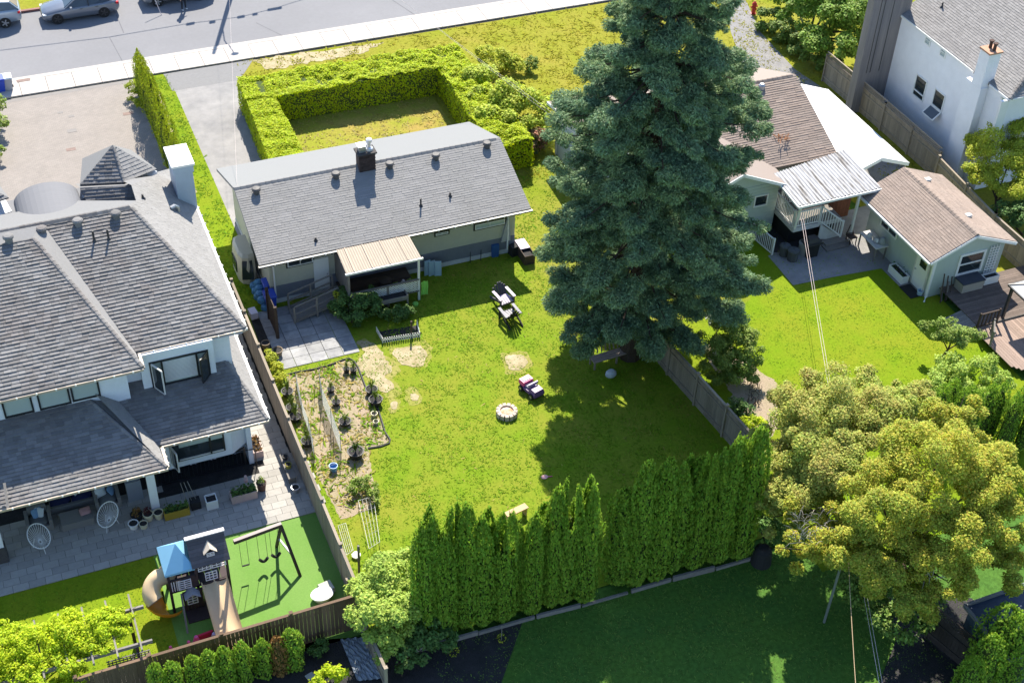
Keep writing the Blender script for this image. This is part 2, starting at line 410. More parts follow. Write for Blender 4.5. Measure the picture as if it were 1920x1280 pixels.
for name, y0, y1 in (('kerb', 76.22, 76.55),):
    mb = MB(); mb.box(-120, 200, y0, y1, -.02, .11); structure(name, mb, CONC_W)
mb = MB(); mb.box(-120, 200, 84.7, 84.9, -.02, .13); mb.build('far_kerb', mat('kerb_red', (.22, .11, .10), var=.2), kind='structure')
sheet('far_verge', rect(-120, 200, 84.9, 110), .08, GRASS_Y)
# road joints and seams
mb = MB()
for x0, y0, x1, y1 in [(*P(0, 95)[:2], *P(0, 95)[:2])]: pass
SEAM = mat('road_seam', (.13, .13, .14), var=.2, rough=.9)
for a, b in (((205, 70), (231, 118)), ((218, 28), (232, 62)), ((480, 43), (535, 70)), ((735, 0), (785, 33)), ((0, 28), (20, 40))):
    p, q = P(*a, .004), P(*b, .004); d = unit(q - p); n = np.array([-d[1], d[0], 0]) * .03
    mb.poly([p - n, q - n, q + n, p + n])
mb.build('road_seam', SEAM, kind='structure')
# sidewalk: real slabs with open joints
pave = sheet('pavement', rect(-120, 200, 74.5, 76.22), .03, SOIL)
for i in range(-14, 38):
    mb = MB(); x0 = i * 1.5 + .4; mb.box(x0 + .012, x0 + 1.488, 74.52, 76.21, .0, .10 + .004 * math.sin(i * 2.3)); mb.build('paving_slab', CONC_W, pave)
sheet('verge_edge', rect(13.5, 60, 74.36, 74.49), .006, SOIL)
# left forecourt of small pavers
def pavermat(name, c1, c2, mortar, sx, sy):
    m = mat(name, c1, var=.1, scale=.8, bump=.0); N, L = m.node_tree.nodes, m.node_tree.links
    br = N.new('ShaderNodeTexBrick'); tc = N.new('ShaderNodeTexCoord'); br.inputs['Scale'].default_value = 1
    br.inputs['Brick Width'].default_value = sx; br.inputs['Row Height'].default_value = sy; br.inputs['Mortar Size'].default_value = .008
    br.inputs['Color1'].default_value = (*c1, 1); br.inputs['Color2'].default_value = (*c2, 1); br.inputs['Mortar'].default_value = (*mortar, 1)
    L.new(tc.outputs['Object'], br.inputs['Vector'])
    hs = [n for n in N if n.type == 'HUE_SAT'][0]; L.new(br.outputs['Color'], hs.inputs['Color'])
    return m
FORE = pavermat('forecourt_paver', (.26, .23, .208), (.228, .204, .185), (.185, .165, .15), .22, .11)
sheet('forecourt', rect(-40, 8.1, 52, 74.46), .004, FORE)
EDGE = mat('paver_edge', (.21, .195, .185), var=.12)
mb = MB(); mb.poly([(-40, 74.1, .008), (7.6, 74.1, .008), (8.0, 74.46, .008), (-40, 74.46, .008)]); structure('forecourt_edge', mb, EDGE)
COVER = mat('rusty_cover', (.21, .15, .13), var=.3)
for i, (a, b, w, h) in enumerate(((240, 213, .55, .3), (133, 280, .5, .28), (135, 245, .5, .35), (113, 211, .3, .2), (134, 218, .3, .2))):
    c = P(a, b, .008); mb = MB(); mb.cbox((c[0], c[1], .002), w, h, .012)
    mb.top('utility_cover', COVER if i in (0, 1) else EDGE, ['rusty rectangular cover in the forecourt paving near the cypress row', 'rusty rectangular cover in the forecourt paving nearest the turret roof', 'pale rectangular cover in the middle of the forecourt paving', 'small grey cover in the forecourt paving, the leftmost one', 'small grey cover in the forecourt paving, second from the left'][i], 'cover')
# driveway
sheet('grass_strip', rect(8.1, 10.15, 50.6, 74.46), .008, GRASS_B)
sheet('driveway', [(10.15, 52), (12.9, 52), (13.95, 72.35), (10.15, 72.35)], .010, CONC_D)
sheet('driveway_apron', [(10.0, 72.35), (13.95, 72.35), (15.3, 74.46), (9.9, 74.46)], .012, ASPH2)
# front lawn and verge of the middle house
sheet('front_lawn', rect(13.95, 44, 52.5, 74.40), .004, GRASS_Y)
sheet('side_garden', wobble([(22.8, 44), (32, 44), (31, 57.5), (26.5, 58.6), (23.6, 58)], .2, 4, 12), .008, mat('lawn_mixed', spec=.04, col=(.165, .21, .015), var=.28, scale=7, bump=.4, bscale=45, col2=(.23, .22, .04), tscale=.4))
sheet('hedge_yard', rect(14.2, 24, 58, 70.5), .010, GRASS_D)
sheet('bare_patch', wobble(px((474, 114), (560, 102), (640, 90), (720, 80), (680, 100), (600, 116), (500, 132)), .15, 4), .016, EARTH)
# gravel lane on the right
lane = [(41.4, 74.3), (44.6, 74.3), (46.6, 60.5), (46.2, 50), (44.2, 50), (43.6, 60.0)]
lane = px((1366, 0), (1430, 60), (1490, 130), (1530, 168), (1600, 250), (1660, 330), (1620, 330), (1560, 230), (1480, 185), (1400, 110), (1340, 20))
sheet('lane_verge', [(44, 40), (60, 40), (60, 74.4), (37, 74.4), (37, 66)], .006, GRASS_Y)
sheet('gravel_lane', px((1362, 0), (1398, 0), (1425, 60), (1490, 130), (1560, 178), (1640, 250), (1720, 340), (1640, 345), (1560, 250), (1470, 190), (1395, 130), (1370, 60)), .014, GRAVEL)
# back gardens
sheet('back_lawn', rect(8.6, 26.2, 30.4, 52), .004, GRASS)
sheet('neighbour_lawn', [(26.2, 28), (41, 28), (41, 50.5), (25.6, 50.5)], .006, GRASS_B)
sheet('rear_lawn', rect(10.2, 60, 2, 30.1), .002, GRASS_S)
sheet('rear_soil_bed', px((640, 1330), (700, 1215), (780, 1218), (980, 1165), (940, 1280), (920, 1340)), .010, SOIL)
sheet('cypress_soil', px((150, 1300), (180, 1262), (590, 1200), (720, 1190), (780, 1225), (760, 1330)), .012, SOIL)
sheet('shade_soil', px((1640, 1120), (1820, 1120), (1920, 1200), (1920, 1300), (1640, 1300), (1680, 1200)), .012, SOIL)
# left garden: turf, lawn
turf_l = P(231, 1028); turf_l2 = P(266, 1145)
sheet('side_lawn', [(-14, 30), (2.05, 30), (2.05, 38.3), (-14, 38.3)], .006, GRASS_B)
sheet('turf', [(2.05, 31.5), (8.55, 31.5), (8.55, 38.2), (2.05, 38.2)], .012, TURF)
sheet('patio_base', rect(-14, 8.55, 37.9, 52.2), .004, SOIL)
# bare, worn places in the lawn
THIN = mat('lawn_thin', spec=.04, col=(.20, .225, .03), var=.3, scale=8, bump=.4, bscale=45, col2=(.29, .26, .09), tscale=1.1)
def worn_spot(q, amp, seed):
    p = np.array(px(*q))[:, :2]; c = p.mean(0); r = np.linalg.norm(p - c, axis=1, keepdims=True); ring = c + (p - c) * (1 + .28 / r)
    sheet('thin_grass', wobble(ring, amp * 1.5, 5, seed + 40), .006 + .0015 * (seed - 3), THIN); sheet('worn_patch', wobble(p, amp * 1.3, 5, seed), .016 + .0015 * (seed - 3), EARTH)
worn_spot(((672, 640), (700, 648), (735, 690), (728, 705), (745, 732), (720, 735), (690, 708), (668, 690), (680, 668)), .12, 3)
worn_spot(((738, 655), (790, 645), (808, 668), (795, 685), (770, 684), (742, 676)), .1, 4)
worn_spot(((946, 668), (980, 664), (990, 682), (978, 694), (956, 696)), .04, 5)
worn_spot(((768, 738), (782, 734), (785, 752), (772, 752)), .08, 6)
worn_spot(((734, 755), (744, 754), (742, 768), (736, 764)), .06, 7)
sheet('garden_bed', wobble(px((537, 705), (590, 695), (645, 675), (662, 674), (670, 690), (684, 725), (700, 760), (718, 800), (731, 825), (718, 834), (690, 840), (700, 900), (705, 950), (640, 975), (600, 900), (565, 830), (545, 760)), .03, 3, 9), .012, CHIPS)
sheet('garden_bed', wobble(px((1405, 680), (1460, 722), (1455, 800), (1440, 850), (1400, 800), (1350, 700), (1310, 650), (1360, 640)), .1, 4, 10), .012, CHIPS)
sheet('worn_patch', wobble(px((292, 172), (300, 175), (322, 245), (330, 300), (318, 300), (304, 235)), .12, 5, 13), .016, EARTH)
sheet('worn_patch', wobble(px((335, 305), (350, 310), (372, 360), (360, 370)), .12, 5, 14), .016, EARTH)
# stone patio of the middle house: real slabs
slabs = sheet('slab_patio', px((470, 600), (598, 575), (622, 660), (500, 680)), .008, SOIL)
a0, a1 = P(482, 640), P(622, 655)
X0, Y0 = 9.75, 47.25
for i in range(5):
    for j in range(7):
        x0, y0 = X0 - .25 + i * .74, 46.75 + j * .62
        if y0 > 50.9: continue
        mb = MB(); mb.box(x0 + .012, x0 + .728, y0 + .012, y0 + .608, .0, .035 + random.uniform(-.006, .006)); mb.build('patio_slab', SLAB, slabs)
# terrace and side path of the left house: staggered pavers
pv = sheet('terrace', rect(-6.8, 7.4, 37.95, 41.6), .010, SOIL)
for r in range(10):
    y0 = 37.95 + r * .36
    x = -6.8 - (r % 2) * .3
    while x < 8.5:
        if not (r > 7 and x > 2.5 and x < 6.7):
            mb = MB(); mb.box(x + .006, x + .594, y0 + .006, y0 + .354, .0, .045 + random.uniform(-.003, .003)); mb.build('paver', PAVER, pv)
        x += .6
for k in range(30):
    y0 = 41.55 + k * .36
    for i in range(3):
        x0 = 6.95 + i * .6 - (k % 2) * .3
        mb = MB(); mb.box(max(x0, 6.92) + .006, min(x0 + .594, 8.47), y0 + .006, y0 + .354, .0, .045 + random.uniform(-.003, .003)); mb.build('paver', PAVER, pv)
# ================================================================== grass blades (nobody could count them)
def tufts(name, poly, dens, size, m, z=.0, exclude=(), seed=3, clump=.5):
    poly = np.array([p[:2] for p in poly]); r = np.random.default_rng(seed)
    lo, hi = poly.min(0), poly.max(0); n = int((hi - lo).prod() * dens)
    p = r.uniform(lo, hi, (n, 2)); p = p[pts_in_poly(p, poly)]
    for e in exclude: p = p[~pts_in_poly(p, e)]
    w = vnoise(p, .55, seed) * .6 + vnoise(p, .21, seed + 1) * .4
    p = p[r.uniform(size=len(p)) < np.clip((w - .5 * clump) * 2.2, .06, 1)]
    n = len(p); h = size * r.uniform(.5, 1.4, n); a = r.uniform(0, 6.283, n); wd = size * r.uniform(.5, 1.0, n)
    q = np.c_[p, np.full(n, z)]; t = np.c_[np.cos(a), np.sin(a), np.zeros(n)]
    l = np.c_[r.normal(size=(n, 2)) * 1.3 + [0, .6], np.full(n, .55)] * h[:, None]
    V = np.stack([q - t * wd[:, None] * .3, q + t * wd[:, None] * .3, q + l + t * wd[:, None] * .5, q + l * .9 - t * wd[:, None] * .5], 1).reshape(-1, 3)
    return fast_mesh(name, V, np.arange(4 * n).reshape(n, 4), m, kind='stuff')
worn = [px((668, 640), (735, 690), (745, 732), (690, 708)), px((738, 655), (790, 645), (808, 668), (770, 684)), px((946, 668), (980, 664), (990, 682), (956, 696)),
        px((537, 705), (645, 675), (662, 674), (684, 725), (718, 800), (731, 825), (690, 840), (705, 950), (640, 975), (565, 830)), rect(9, 13.2, 46.7, 51)]
tufts('grass', rect(8.75, 26.0, 30.5, 51.6), 190, .055, BLADE, exclude=worn[3:], seed=3)
tufts('dry_grass', rect(8.75, 26.0, 30.5, 51.6), 14, .055, BLADE_D, exclude=worn[4:], seed=31, clump=.9)
tufts('weeds', worn[3], 110, .09, BLADE_D, seed=32, clump=.6, z=.012)
tufts('weeds', worn[3], 130, .11, BLADE, seed=33, clump=.9, z=.012)
tufts('grass', [(26.3, 30), (40.5, 30), (40.5, 50), (26.3, 50)], 120, .045, BLADE, seed=5, exclude=[px((1405, 680), (1460, 722), (1455, 800), (1400, 800), (1310, 650))])
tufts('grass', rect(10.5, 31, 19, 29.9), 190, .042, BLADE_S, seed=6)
tufts('grass', rect(-6, 2.0, 30, 37.8), 150, .045, BLADE, seed=7)
tufts('grass', rect(14.2, 41, 57, 74.3), 90, .10, BLADE_Y, seed=8, exclude=[rect(14.4, 24, 58, 70.5)], clump=.75)
tufts('grass', rect(14.4, 23.8, 58, 70), 110, .09, BLADE_D, seed=9, clump=.75)
tufts('grass', [(23.4, 51.7), (31, 51.7), (30, 58), (26.5, 58.6), (23.6, 58)], 130, .07, BLADE, seed=14)
tufts('grass', rect(8.4, 10.05, 51, 74.2), 170, .08, BLADE, seed=10)
tufts('grass', [(44.3, 50), (47, 50), (50, 74.2), (43.5, 74.2)], 60, .09, BLADE_Y, seed=11)
tufts('grass', rect(-5, 12, 84.95, 88), 90, .10, BLADE_Y, seed=12)
# ================================================================== houses: shared pieces
def gutter(parent, a, b, m, name='gutter', r=.06):
    mb = MB(); a = np.array(a, float); b = np.array(b, float); mb.beam(a, b, .11, .10); return mb.build(name, m, parent)
def bulbs(parent, a, b, n, m=BULB):
    a = np.array(a, float); b = np.array(b, float)
    for i in range(n):
        c = a + (b - a) * (i + .5) / n; mb = MB(); mb.lathe(c - np.array([0, 0, .10]), [(.012, 0), (.036, .02), (.04, .06), (.02, .10)], 8); mb.build('bulb', m, parent)
def window(parent, c, u, n, w, h, fm, gm, mx=0, my=0, fw=.07, label=None, proud=.04):
    """frame proud of the wall with a pane behind it. c = centre on the wall, u along, n outward"""
    c = np.array(c, float); u = unit(np.array(u, float)); n = unit(np.array(n, float)); z = np.array([0, 0, 1.])
    mb = MB()
    def bar(a, b, t=fw): mb.beam(a, b, t, proud + .03, up=n)
    o = c + n * proud * .5
    hw, hh = w / 2 - fw / 2, h / 2 - fw / 2
    bar(o - u * w / 2 + z * hh, o + u * w / 2 + z * hh); bar(o - u * w / 2 - z * hh, o + u * w / 2 - z * hh)
    for s in (-1, 1): bar(o + u * hw * s - z * (hh - fw / 2), o + u * hw * s + z * (hh - fw / 2))
    for i in range(mx):
        x = -w / 2 + w * (i + 1) / (mx + 1); bar(o + u * x - z * (hh - fw / 2), o + u * x + z * (hh - fw / 2), fw * .6)
    for j in range(my):
        y = -h / 2 + h * (j + 1) / (my + 1); o2 = o - n * .008; mb.beam(o2 - u * (hw - fw / 2) + z * y, o2 + u * (hw - fw / 2) + z * y, fw * .6, proud + .012, up=n)
    f = mb.build('window', fm, parent, label=label)
    g = MB(); q = c + n * .008
    g.hexa([q - u * (hw - .01) - z * (hh - .01), q + u * (hw - .01) - z * (hh - .01), q + u * (hw - .01) - z * (hh - .01) - n * .03, q - u * (hw - .01) - z * (hh - .01) - n * .03],
           [q - u * (hw - .01) + z * (hh - .01), q + u * (hw - .01) + z * (hh - .01), q + u * (hw - .01) + z * (hh - .01) - n * .03, q - u * (hw - .01) + z * (hh - .01) - n * .03])
    g.build('pane', gm, f); return f
def box_vent(roof, p, n=None, m=None):
    mb = MB(); p = np.array(p, float)
    mb.lathe(p, [(.15, -.05), (.15, .16), (.21, .17), (.22, .25), (.17, .30), (.02, .32)], 14); mb.build('roof_vent', m or SHN, roof, smooth=False)
def pipe_vent(roof, p, h=.35, m=None):
    mb = MB(); p = np.array(p, float); mb.lathe(p, [(.12, -.02), (.06, .06), (.045, .10), (.045, h), (.02, h + .01)], 10); mb.build('vent_pipe', m or DMETAL, roof)
def hip_caps(roof, a, b, m, w=.16, step=.22):
    """ridge or hip cap pieces lapped along a line, joined (small)"""
    a = np.array(a, float); b = np.array(b, float); d = b - a; L = np.linalg.norm(d); d /= L
    s = np.cross(d, [0, 0, 1.]); s = unit(s); up = np.cross(s, d); mb = MB(); k = int(L / step)
    for i in range(k):
        p = a + d * i * step + up * .03; q = a + d * (i * step + step * 1.15) + up * .012; t = .035
        sl = -up * w * .42
        mb.hexa([p - s * w + sl, p + s * w + sl, q + s * w + sl, q - s * w + sl], [p - s * w * .25 + up * t, p + s * w * .25 + up * t, q + s * w * .25 + up * t, q - s * w * .25 + up * t])
    mb.build('ridge_cap', m, roof)
def roof_under(parent, faces, m, th=.16, label=None):
    mb = MB()
    for f in faces: mb.slab(f, th)
    return mb.build('roof', m, parent, label=label)
# ================================================================== LEFT HOUSE
ZE = 5.7; ZL = 3.05
LH = thing('house', 'large grey stucco house with charcoal hipped roofs on two levels beside the play set', 'house', (2, 46, 0))
R0 = np.array([4.46, 49.7, 8.2]); RL = np.array([-9.5, 49.7, 8.2])
EA = np.array([7.52, 43.40, ZE]); EB = np.array([7.52, 54.3, ZE])
yL = 42.42; sl_f = (8.2 - ZE) / (49.7 - 43.40)
# right section front face: from jog to hip
jx = 3.24
dyB = (8.2 - ZE) / sl_f; yT = yL + dyB                     # front plane of the projecting section reaches ridge height here
BT = np.array([.45, yT, 8.2])                              # top of the projecting hip
BJ = np.array([jx, yL, ZE])
JR = np.array([jx - .06, 43.40, ZE])
# valley foot: where strip meets section A plane
VT = np.array([.95, 49.7, 8.2])
fA = [JR, EA, R0, VT]
fB = [np.array([-9.5, yL, ZE]), BJ, BT, np.array([-9.5, yT, 8.2])]
fS = [JR + np.array([.0, 0, .0]), VT, BT, BJ]
pr = (ZE - 8.2) / (7.52 - 4.46)
W1 = PP(246, 347, EA, np.cross(EB - EA, R0 - EA)); V1 = PP(255, 376, EA, np.cross(EB - EA, R0 - EA)); W2 = PP(322, 315, EA, np.cross(EB - EA, R0 - EA))
fR = [EA, np.array([7.52, W2[1], ZE]), W2, W1, V1, R0]
nb_y = 52.4; fBack = [np.array([V1[0], V1[1], V1[2]]), R0, np.array([-9.5, 49.7, 8.2]), np.array([-9.5, nb_y, 7.12]), np.array([2.6, nb_y, 7.12])]
rf = roof_under(LH, [fA, fB, fR], SHN, .14)
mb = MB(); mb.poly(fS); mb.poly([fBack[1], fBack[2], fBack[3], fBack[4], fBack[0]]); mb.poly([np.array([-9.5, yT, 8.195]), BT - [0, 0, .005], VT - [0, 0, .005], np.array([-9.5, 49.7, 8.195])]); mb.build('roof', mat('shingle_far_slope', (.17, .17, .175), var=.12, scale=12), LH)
mb = MB(); mb.poly([np.array(p) + np.array([0, 0, .012]) for p in fS]); mb.build('valley_slope', SHG, rf)  # lighter grey puts the sunlight on this right-facing strip into its colour
qB, qA, qR = [110], [110], [80]
shingle_face(qB, rf, [np.array([-4.2, yL, ZE]), BJ, BT, np.array([-4.2, yT, 8.2])], SHN, ch=.168, tw=.30, th=.034)
shingle_face(qA, rf, fA, SHN, ch=.168, tw=.30, th=.034)
shingle_face(qR, rf, [EA, np.array([7.52, W2[1], ZE]), W2, W1, V1, R0], SHG, ch=.168, tw=.26, th=.012)  # right slope in lighter shingle: its sunlight is put into the colour
hip_caps(rf, EA, R0, SHN); hip_caps(rf, BJ, BT, SHN, .14); hip_caps(rf, R0 - np.array([0, .05, 0]), np.array([-4.5, 49.65, 8.2]), SHN)
# rear wing: trapezoid slope, its ridge, turret, barrel vault
def pt(a, b, z): return P(a, b, z)
T1, T2, T3, T4 = pt(150, 352, 7.15), pt(246, 347, 7.2), pt(255, 376, 6.75), pt(165, 383, 6.65)
rw = roof_under(LH, [[T4, T3, T2, T1]], SHN, .1)
shingle_face([40], rw, [T4, T3, T2, T1], SHN, ch=.16, tw=.3, th=.03)
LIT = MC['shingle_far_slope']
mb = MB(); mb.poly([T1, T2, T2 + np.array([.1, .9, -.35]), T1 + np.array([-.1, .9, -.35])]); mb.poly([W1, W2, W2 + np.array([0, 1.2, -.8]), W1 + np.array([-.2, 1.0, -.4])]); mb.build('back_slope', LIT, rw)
def turret(mir):
    f = (lambda p: np.array([2 * 1.42 - p[0], p[1], p[2]])) if mir else (lambda p: p)
    A, B, C_, AP = [f(p) for p in (pt(150, 346, 7.1), pt(232, 342, 7.15), pt(294, 317, 6.5), pt(211, 272, 8.2))]
    D, E_ = f(np.array([5.6, 56.6, 6.5])), f(np.array([3.4, 56.6, 6.5]))
    t = roof_under(LH, [[A, B, AP]] if not mir else [[B, A, AP]], SHN, .05)
    mb = MB()
    for q in ([B, C_, AP], [C_, D, AP], [D, E_, AP], [E_, A, AP]): mb.poly(q)
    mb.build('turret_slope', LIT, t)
    shingle_face([30], t, [A, B, AP] if not mir else [B, A, AP], SHN, ch=.17, tw=.26, th=.03)
    shingle_face([20], t, [B, C_, AP] if not mir else [C_, B, AP], SHG, ch=.17, tw=.26, th=.02)  # right face lighter than the front, sunlight put into the colour
    hip_caps(t, B, AP, SHN, .09, .2)
    w = MB(); w.hexa([(p[0], p[1], 0) for p in (A, B, C_, E_)], [(p[0], p[1], min(p[2], 6.5) - .1) for p in (A, B, C_, E_)]); w.build('wall', STUCCO, LH)
turret(False); turret(True)
mb = MB(); ns = 18; V = []
for i in range(ns + 1):
    t = math.pi * i / ns; x = 1.42 - 1.36 * math.cos(t); z = 6.75 + .82 * math.sin(t)
    V.append((x, 53.55, z)); V.append((x, 50.3, z + .1))
mb.add(V, [(2 * i, 2 * i + 2, 2 * i + 3, 2 * i + 1) for i in range(ns)]); mb.add([V[2 * i] for i in range(ns + 1)] + [(1.42, 53.55, 6.2)], [tuple(range(ns + 2))])
mb.build('barrel_vault', MEMB, LH, smooth=False)
mb = MB(); mb.slab([(-7, 51.9, 6.5), (6.2, 51.9, 6.5), (6.2, 54.6, 6.3), (-7, 54.6, 6.3)], .15); mb.build('flat_roof', MEMB, LH)
# walls of the upper storey
mb = MB(); mb.box(-9.5, 2.65, 42.9, 43.6, 3.4, 5.62); mb.box(-9.4, 6.9, 43.6, 54.0, 0, 5.60); mb.build('wall', STUCCO, LH)
mb = MB(); mb.box(3.24, 6.16, 43.18, 43.6, 3.4, 5.63); mb.build('bay', STUCCO, LH)
mb = MB(); mb.box(-9.5, 3.1, 42.55, 43.55, 5.50, 5.545); mb.box(2.7, 7.4, 43.25, 43.6, 5.57, 5.585); mb.build('soffit', SOFFIT, LH)
gutter(LH, (-9.5, yL - .05, ZE - .08), (jx + .04, yL - .05, ZE - .08), GUTTER); gutter(LH, (jx + .05, 43.35, ZE - .08), (7.55, 43.35, ZE - .08), GUTTER)
gutter(LH, (7.58, 43.36, ZE - .08), (7.58, 53.2, ZE - .08), GUTTER_W); gutter(LH, (jx + .06, yL, ZE - .075), (jx + .06, 43.4, ZE - .075), GUTTER)
bulbs(LH, (-4, yL - .12, ZE), (jx, yL - .12, ZE), 10); bulbs(LH, (jx + .3, 43.28, ZE), (7.4, 43.28, ZE), 6); bulbs(LH, (7.66, 43.6, ZE), (7.66, 52.6, ZE), 14)
for cx in (-3.05, -1.52): window(LH, (cx if cx != -1.52 else -1.52, 42.9, 4.76), (1, 0, 0), (0, -1, 0), 1.1, .88, BLACK, GLASS_B)
window(LH, (-.17, 42.9, 4.76), (1, 0, 0), (0, -1, 0), 1.2, .88, BLACK, GLASS_B); window(LH, (1.02, 42.9, 4.80), (1, 0, 0), (0, -1, 0), 1.08, .88, BLACK, GLASS_B)
wf = window(LH, (4.75, 43.18, 4.56), (1, 0, 0), (0, -1, 0), 2.35, 1.3, BLACK, GLASS_B, mx=0, label='wide window with a striped blind and two open casements')
mb = MB()
for k in range(16): mb.box(4.1, 5.4, 43.135, 43.16, 4.08 + k * .065, 4.115 + k * .065)
mb.build('blind', WHITE, wf)
mb = MB()
for x in (4.06, 5.44): mb.box(x - .035, x + .035, 43.09, 43.14, 3.94, 5.18)
mb.build('mullion', BLACK, wf)
def casement(parent, hinge, ang, w, h, m_out, z0):
    mb = MB(); d = np.array([math.cos(ang), math.sin(ang), 0]); a = np.array(hinge, float); z = np.array([0, 0, 1.])
    for p, q in ((a + z * z0, a + z * (z0 + h)), (a + d * w + z * z0, a + d * w + z * (z0 + h)), (a + z * z0, a + d * w + z * z0), (a + z * (z0 + h), a + d * w + z * (z0 + h))): mb.beam(p, q, .06, .055)
    s = mb.build('casement', m_out, parent); g = MB(); n = np.array([-d[1], d[0], 0]) * .012
    g.hexa([a + z * z0 - n, a + d * w + z * z0 - n, a + d * w + z * z0 + n, a + z * z0 + n], [a + z * (z0 + h) - n, a + d * w + z * (z0 + h) - n, a + d * w + z * (z0 + h) + n, a + z * (z0 + h) + n]); g.build('casement_glass', GLASS, parent)
casement(wf, (3.66, 43.10, 0), math.radians(-62), .62, 1.2, WHITE_D, 3.95); casement(wf, (5.85, 43.10, 0), math.radians(-130), .55, 1.2, BLACK, 3.95)
# lower roof
sl = .345; zw1 = ZL + sl * (42.9 - 39.45); zw2 = ZL + sl * (43.6 - 40.72)
lx = 3.24
A1 = [np.array([-9.5, 39.45, ZL]), np.array([lx, 39.45, ZL]), np.array([lx - 3.45 * .62, 42.9, zw1]), np.array([-9.5, 42.9, zw1])]
hx = lx - 3.45 * .62
A2v = np.array([lx - 1.27 * .05, 40.72, ZL])
B1 = [A2v, np.array([7.53, 40.72, ZL]), np.array([6.62, 43.6, zw2]), np.array([hx + .75, 43.6, zw2])]
S1 = [np.array([lx, 39.45, ZL]), A2v, np.array([hx + .75, 43.6, zw2]), np.array([hx, 42.9, zw1])]
C1 = [np.array([7.53, 40.72, ZL]), np.array([7.53, 53, ZL]), np.array([6.62, 53, zw2]), np.array([6.62, 43.6, zw2])]
lr = roof_under(LH, [A1, B1, C1], SHN, .12, label='lower skirt roof half in the shade of the upper eaves')
mb = MB(); mb.poly(S1); mb.build('hip_slope', SHG, lr)  # right-facing slope coloured lighter for the sun on it
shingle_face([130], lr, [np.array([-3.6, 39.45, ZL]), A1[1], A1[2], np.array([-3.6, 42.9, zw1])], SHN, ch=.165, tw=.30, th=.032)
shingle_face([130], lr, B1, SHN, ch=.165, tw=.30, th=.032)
shingle_face([30], lr, C1, SHG, ch=.165, tw=.3, th=.014)  # right side strip coloured lighter for the sun on it
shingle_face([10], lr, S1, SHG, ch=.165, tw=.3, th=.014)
hip_caps(lr, A1[1], A1[2], SHN, .12); hip_caps(lr, B1[1], B1[2], SHN, .12)
gutter(LH, (-9.5, 39.40, ZL - .07), (lx + .05, 39.40, ZL - .07), GUTTER); gutter(LH, (lx + .06, 40.67, ZL - .07), (7.58, 40.67, ZL - .07), GUTTER)
gutter(LH, (lx + .06, 39.46, ZL - .065), (lx + .06, 40.6, ZL - .065), GUTTER); gutter(LH, (7.60, 40.74, ZL - .065), (7.60, 53, ZL - .065), GUTTER_W)
bulbs(LH, (-3.4, 39.33, ZL), (lx, 39.33, ZL), 11); bulbs(LH, (lx + .2, 40.6, ZL), (7.5, 40.6, ZL), 6); bulbs(LH, (7.68, 41, ZL), (7.68, 49, ZL), 10); bulbs(LH, (lx + .13, 39.5, ZL), (lx + .13, 40.6, ZL), 3)
mb = MB(); mb.beam(P(8, 905, 3.72), P(15, 952, 3.12), .09, .07); mb.build('downpipe', GUTTER, LH)
# lower storey: bay with window, glazed basement front, columns
mb = MB(); mb.box(-9.4, 6.9, 42.3, 43.6, -.4, ZL - .02); mb.build('wall', STUCCO, LH)
mb = MB(); mb.box(3.45, 6.1, 41.3, 42.3, 1.05, ZL - .03); mb.hexa([(6.1, 41.3, 1.05), (6.75, 41.75, 1.05), (6.75, 42.3, 1.05), (6.1, 42.3, 1.05)], [(6.1, 41.3, ZL - .04), (6.75, 41.75, ZL - .04), (6.75, 42.3, ZL - .04), (6.1, 42.3, ZL - .04)]); mb.build('bay', STUCCO, LH)
lw = window(LH, (4.72, 41.3, 1.88), (1, 0, 0), (0, -1, 0), 2.2, 1.0, BLACK, GLASS, label='lower bay window with a casement standing open')
mb = MB(); mb.box(4.0, 5.2, 41.24, 41.27, 2.14, 2.34); mb.box(5.28, 5.75, 41.24, 41.27, 2.14, 2.34); mb.build('blind', GLASS_B, lw)
mb = MB(); mb.box(5.2, 5.27, 41.2, 41.26, 1.42, 2.34); mb.build('mullion', BLACK, lw)
mb = MB(); mb.box(3.95, 5.2, 41.22, 41.262, 1.44, 1.50); mb.box(5.28, 5.75, 41.22, 41.262, 1.44, 1.50); mb.build('sill', WHITE_D, lw)
casement(lw, (3.66, 41.2, 0), math.radians(-75), .55, .98, WHITE_D, 1.40)
mb = MB(); mb.box(6.75, 6.95, 41.5, 43.6, -.4, ZL - .05); mb.build('corner_post', STUCCO, LH)
for cx, w, gm in ((3.15, .85, GLASS_B), (4.15, .75, GLASS_B), (5.0, .75, GLASS_B), (5.9, .95, GLASS_B)):
    window(LH, (cx, 42.28, .25), (1, 0, 0), (0, -1, 0), w, 1.3, STUCCO if cx > 3.5 else BLACK, GLASS, fw=.09)
mb = MB()
for x0, x1 in ((2.9, 3.5), (3.85, 4.4), (4.72, 5.25), (5.5, 6.3)): mb.box(x0, x1, 42.19, 42.21, .15, .85)
mb.build('basement_blind', mat('blind_teal', (.16, .26, .28), var=.05), LH)
for cx, cy in ((2.62, 40.25), (-3.35, 39.75)):
    mb = MB(); mb.box(cx - .16, cx + .16, cy - .16, cy + .16, .05 if cx > 0 else .85, ZL - .1); mb.build('column', STUCCO_W, LH)
mb = MB(); mb.box(-3.56, -3.14, 39.54, 39.96, .05, .85); mb.build('column_base', mat('dark_stone', (.07, .065, .065), var=.3, scale=10), LH)
mb = MB(); mb.box(-9, 2.6, 39.75, 42.3, 2.86, 2.9); mb.build('porch_ceiling', SOFFIT, LH)
mb = MB(); mb.box(2.8, 6.7, 41.62, 42.25, .02, .075); mb.build('light_well_shade', RUBBER, LH)  # flat dark slab paints the shade inside the sunken well
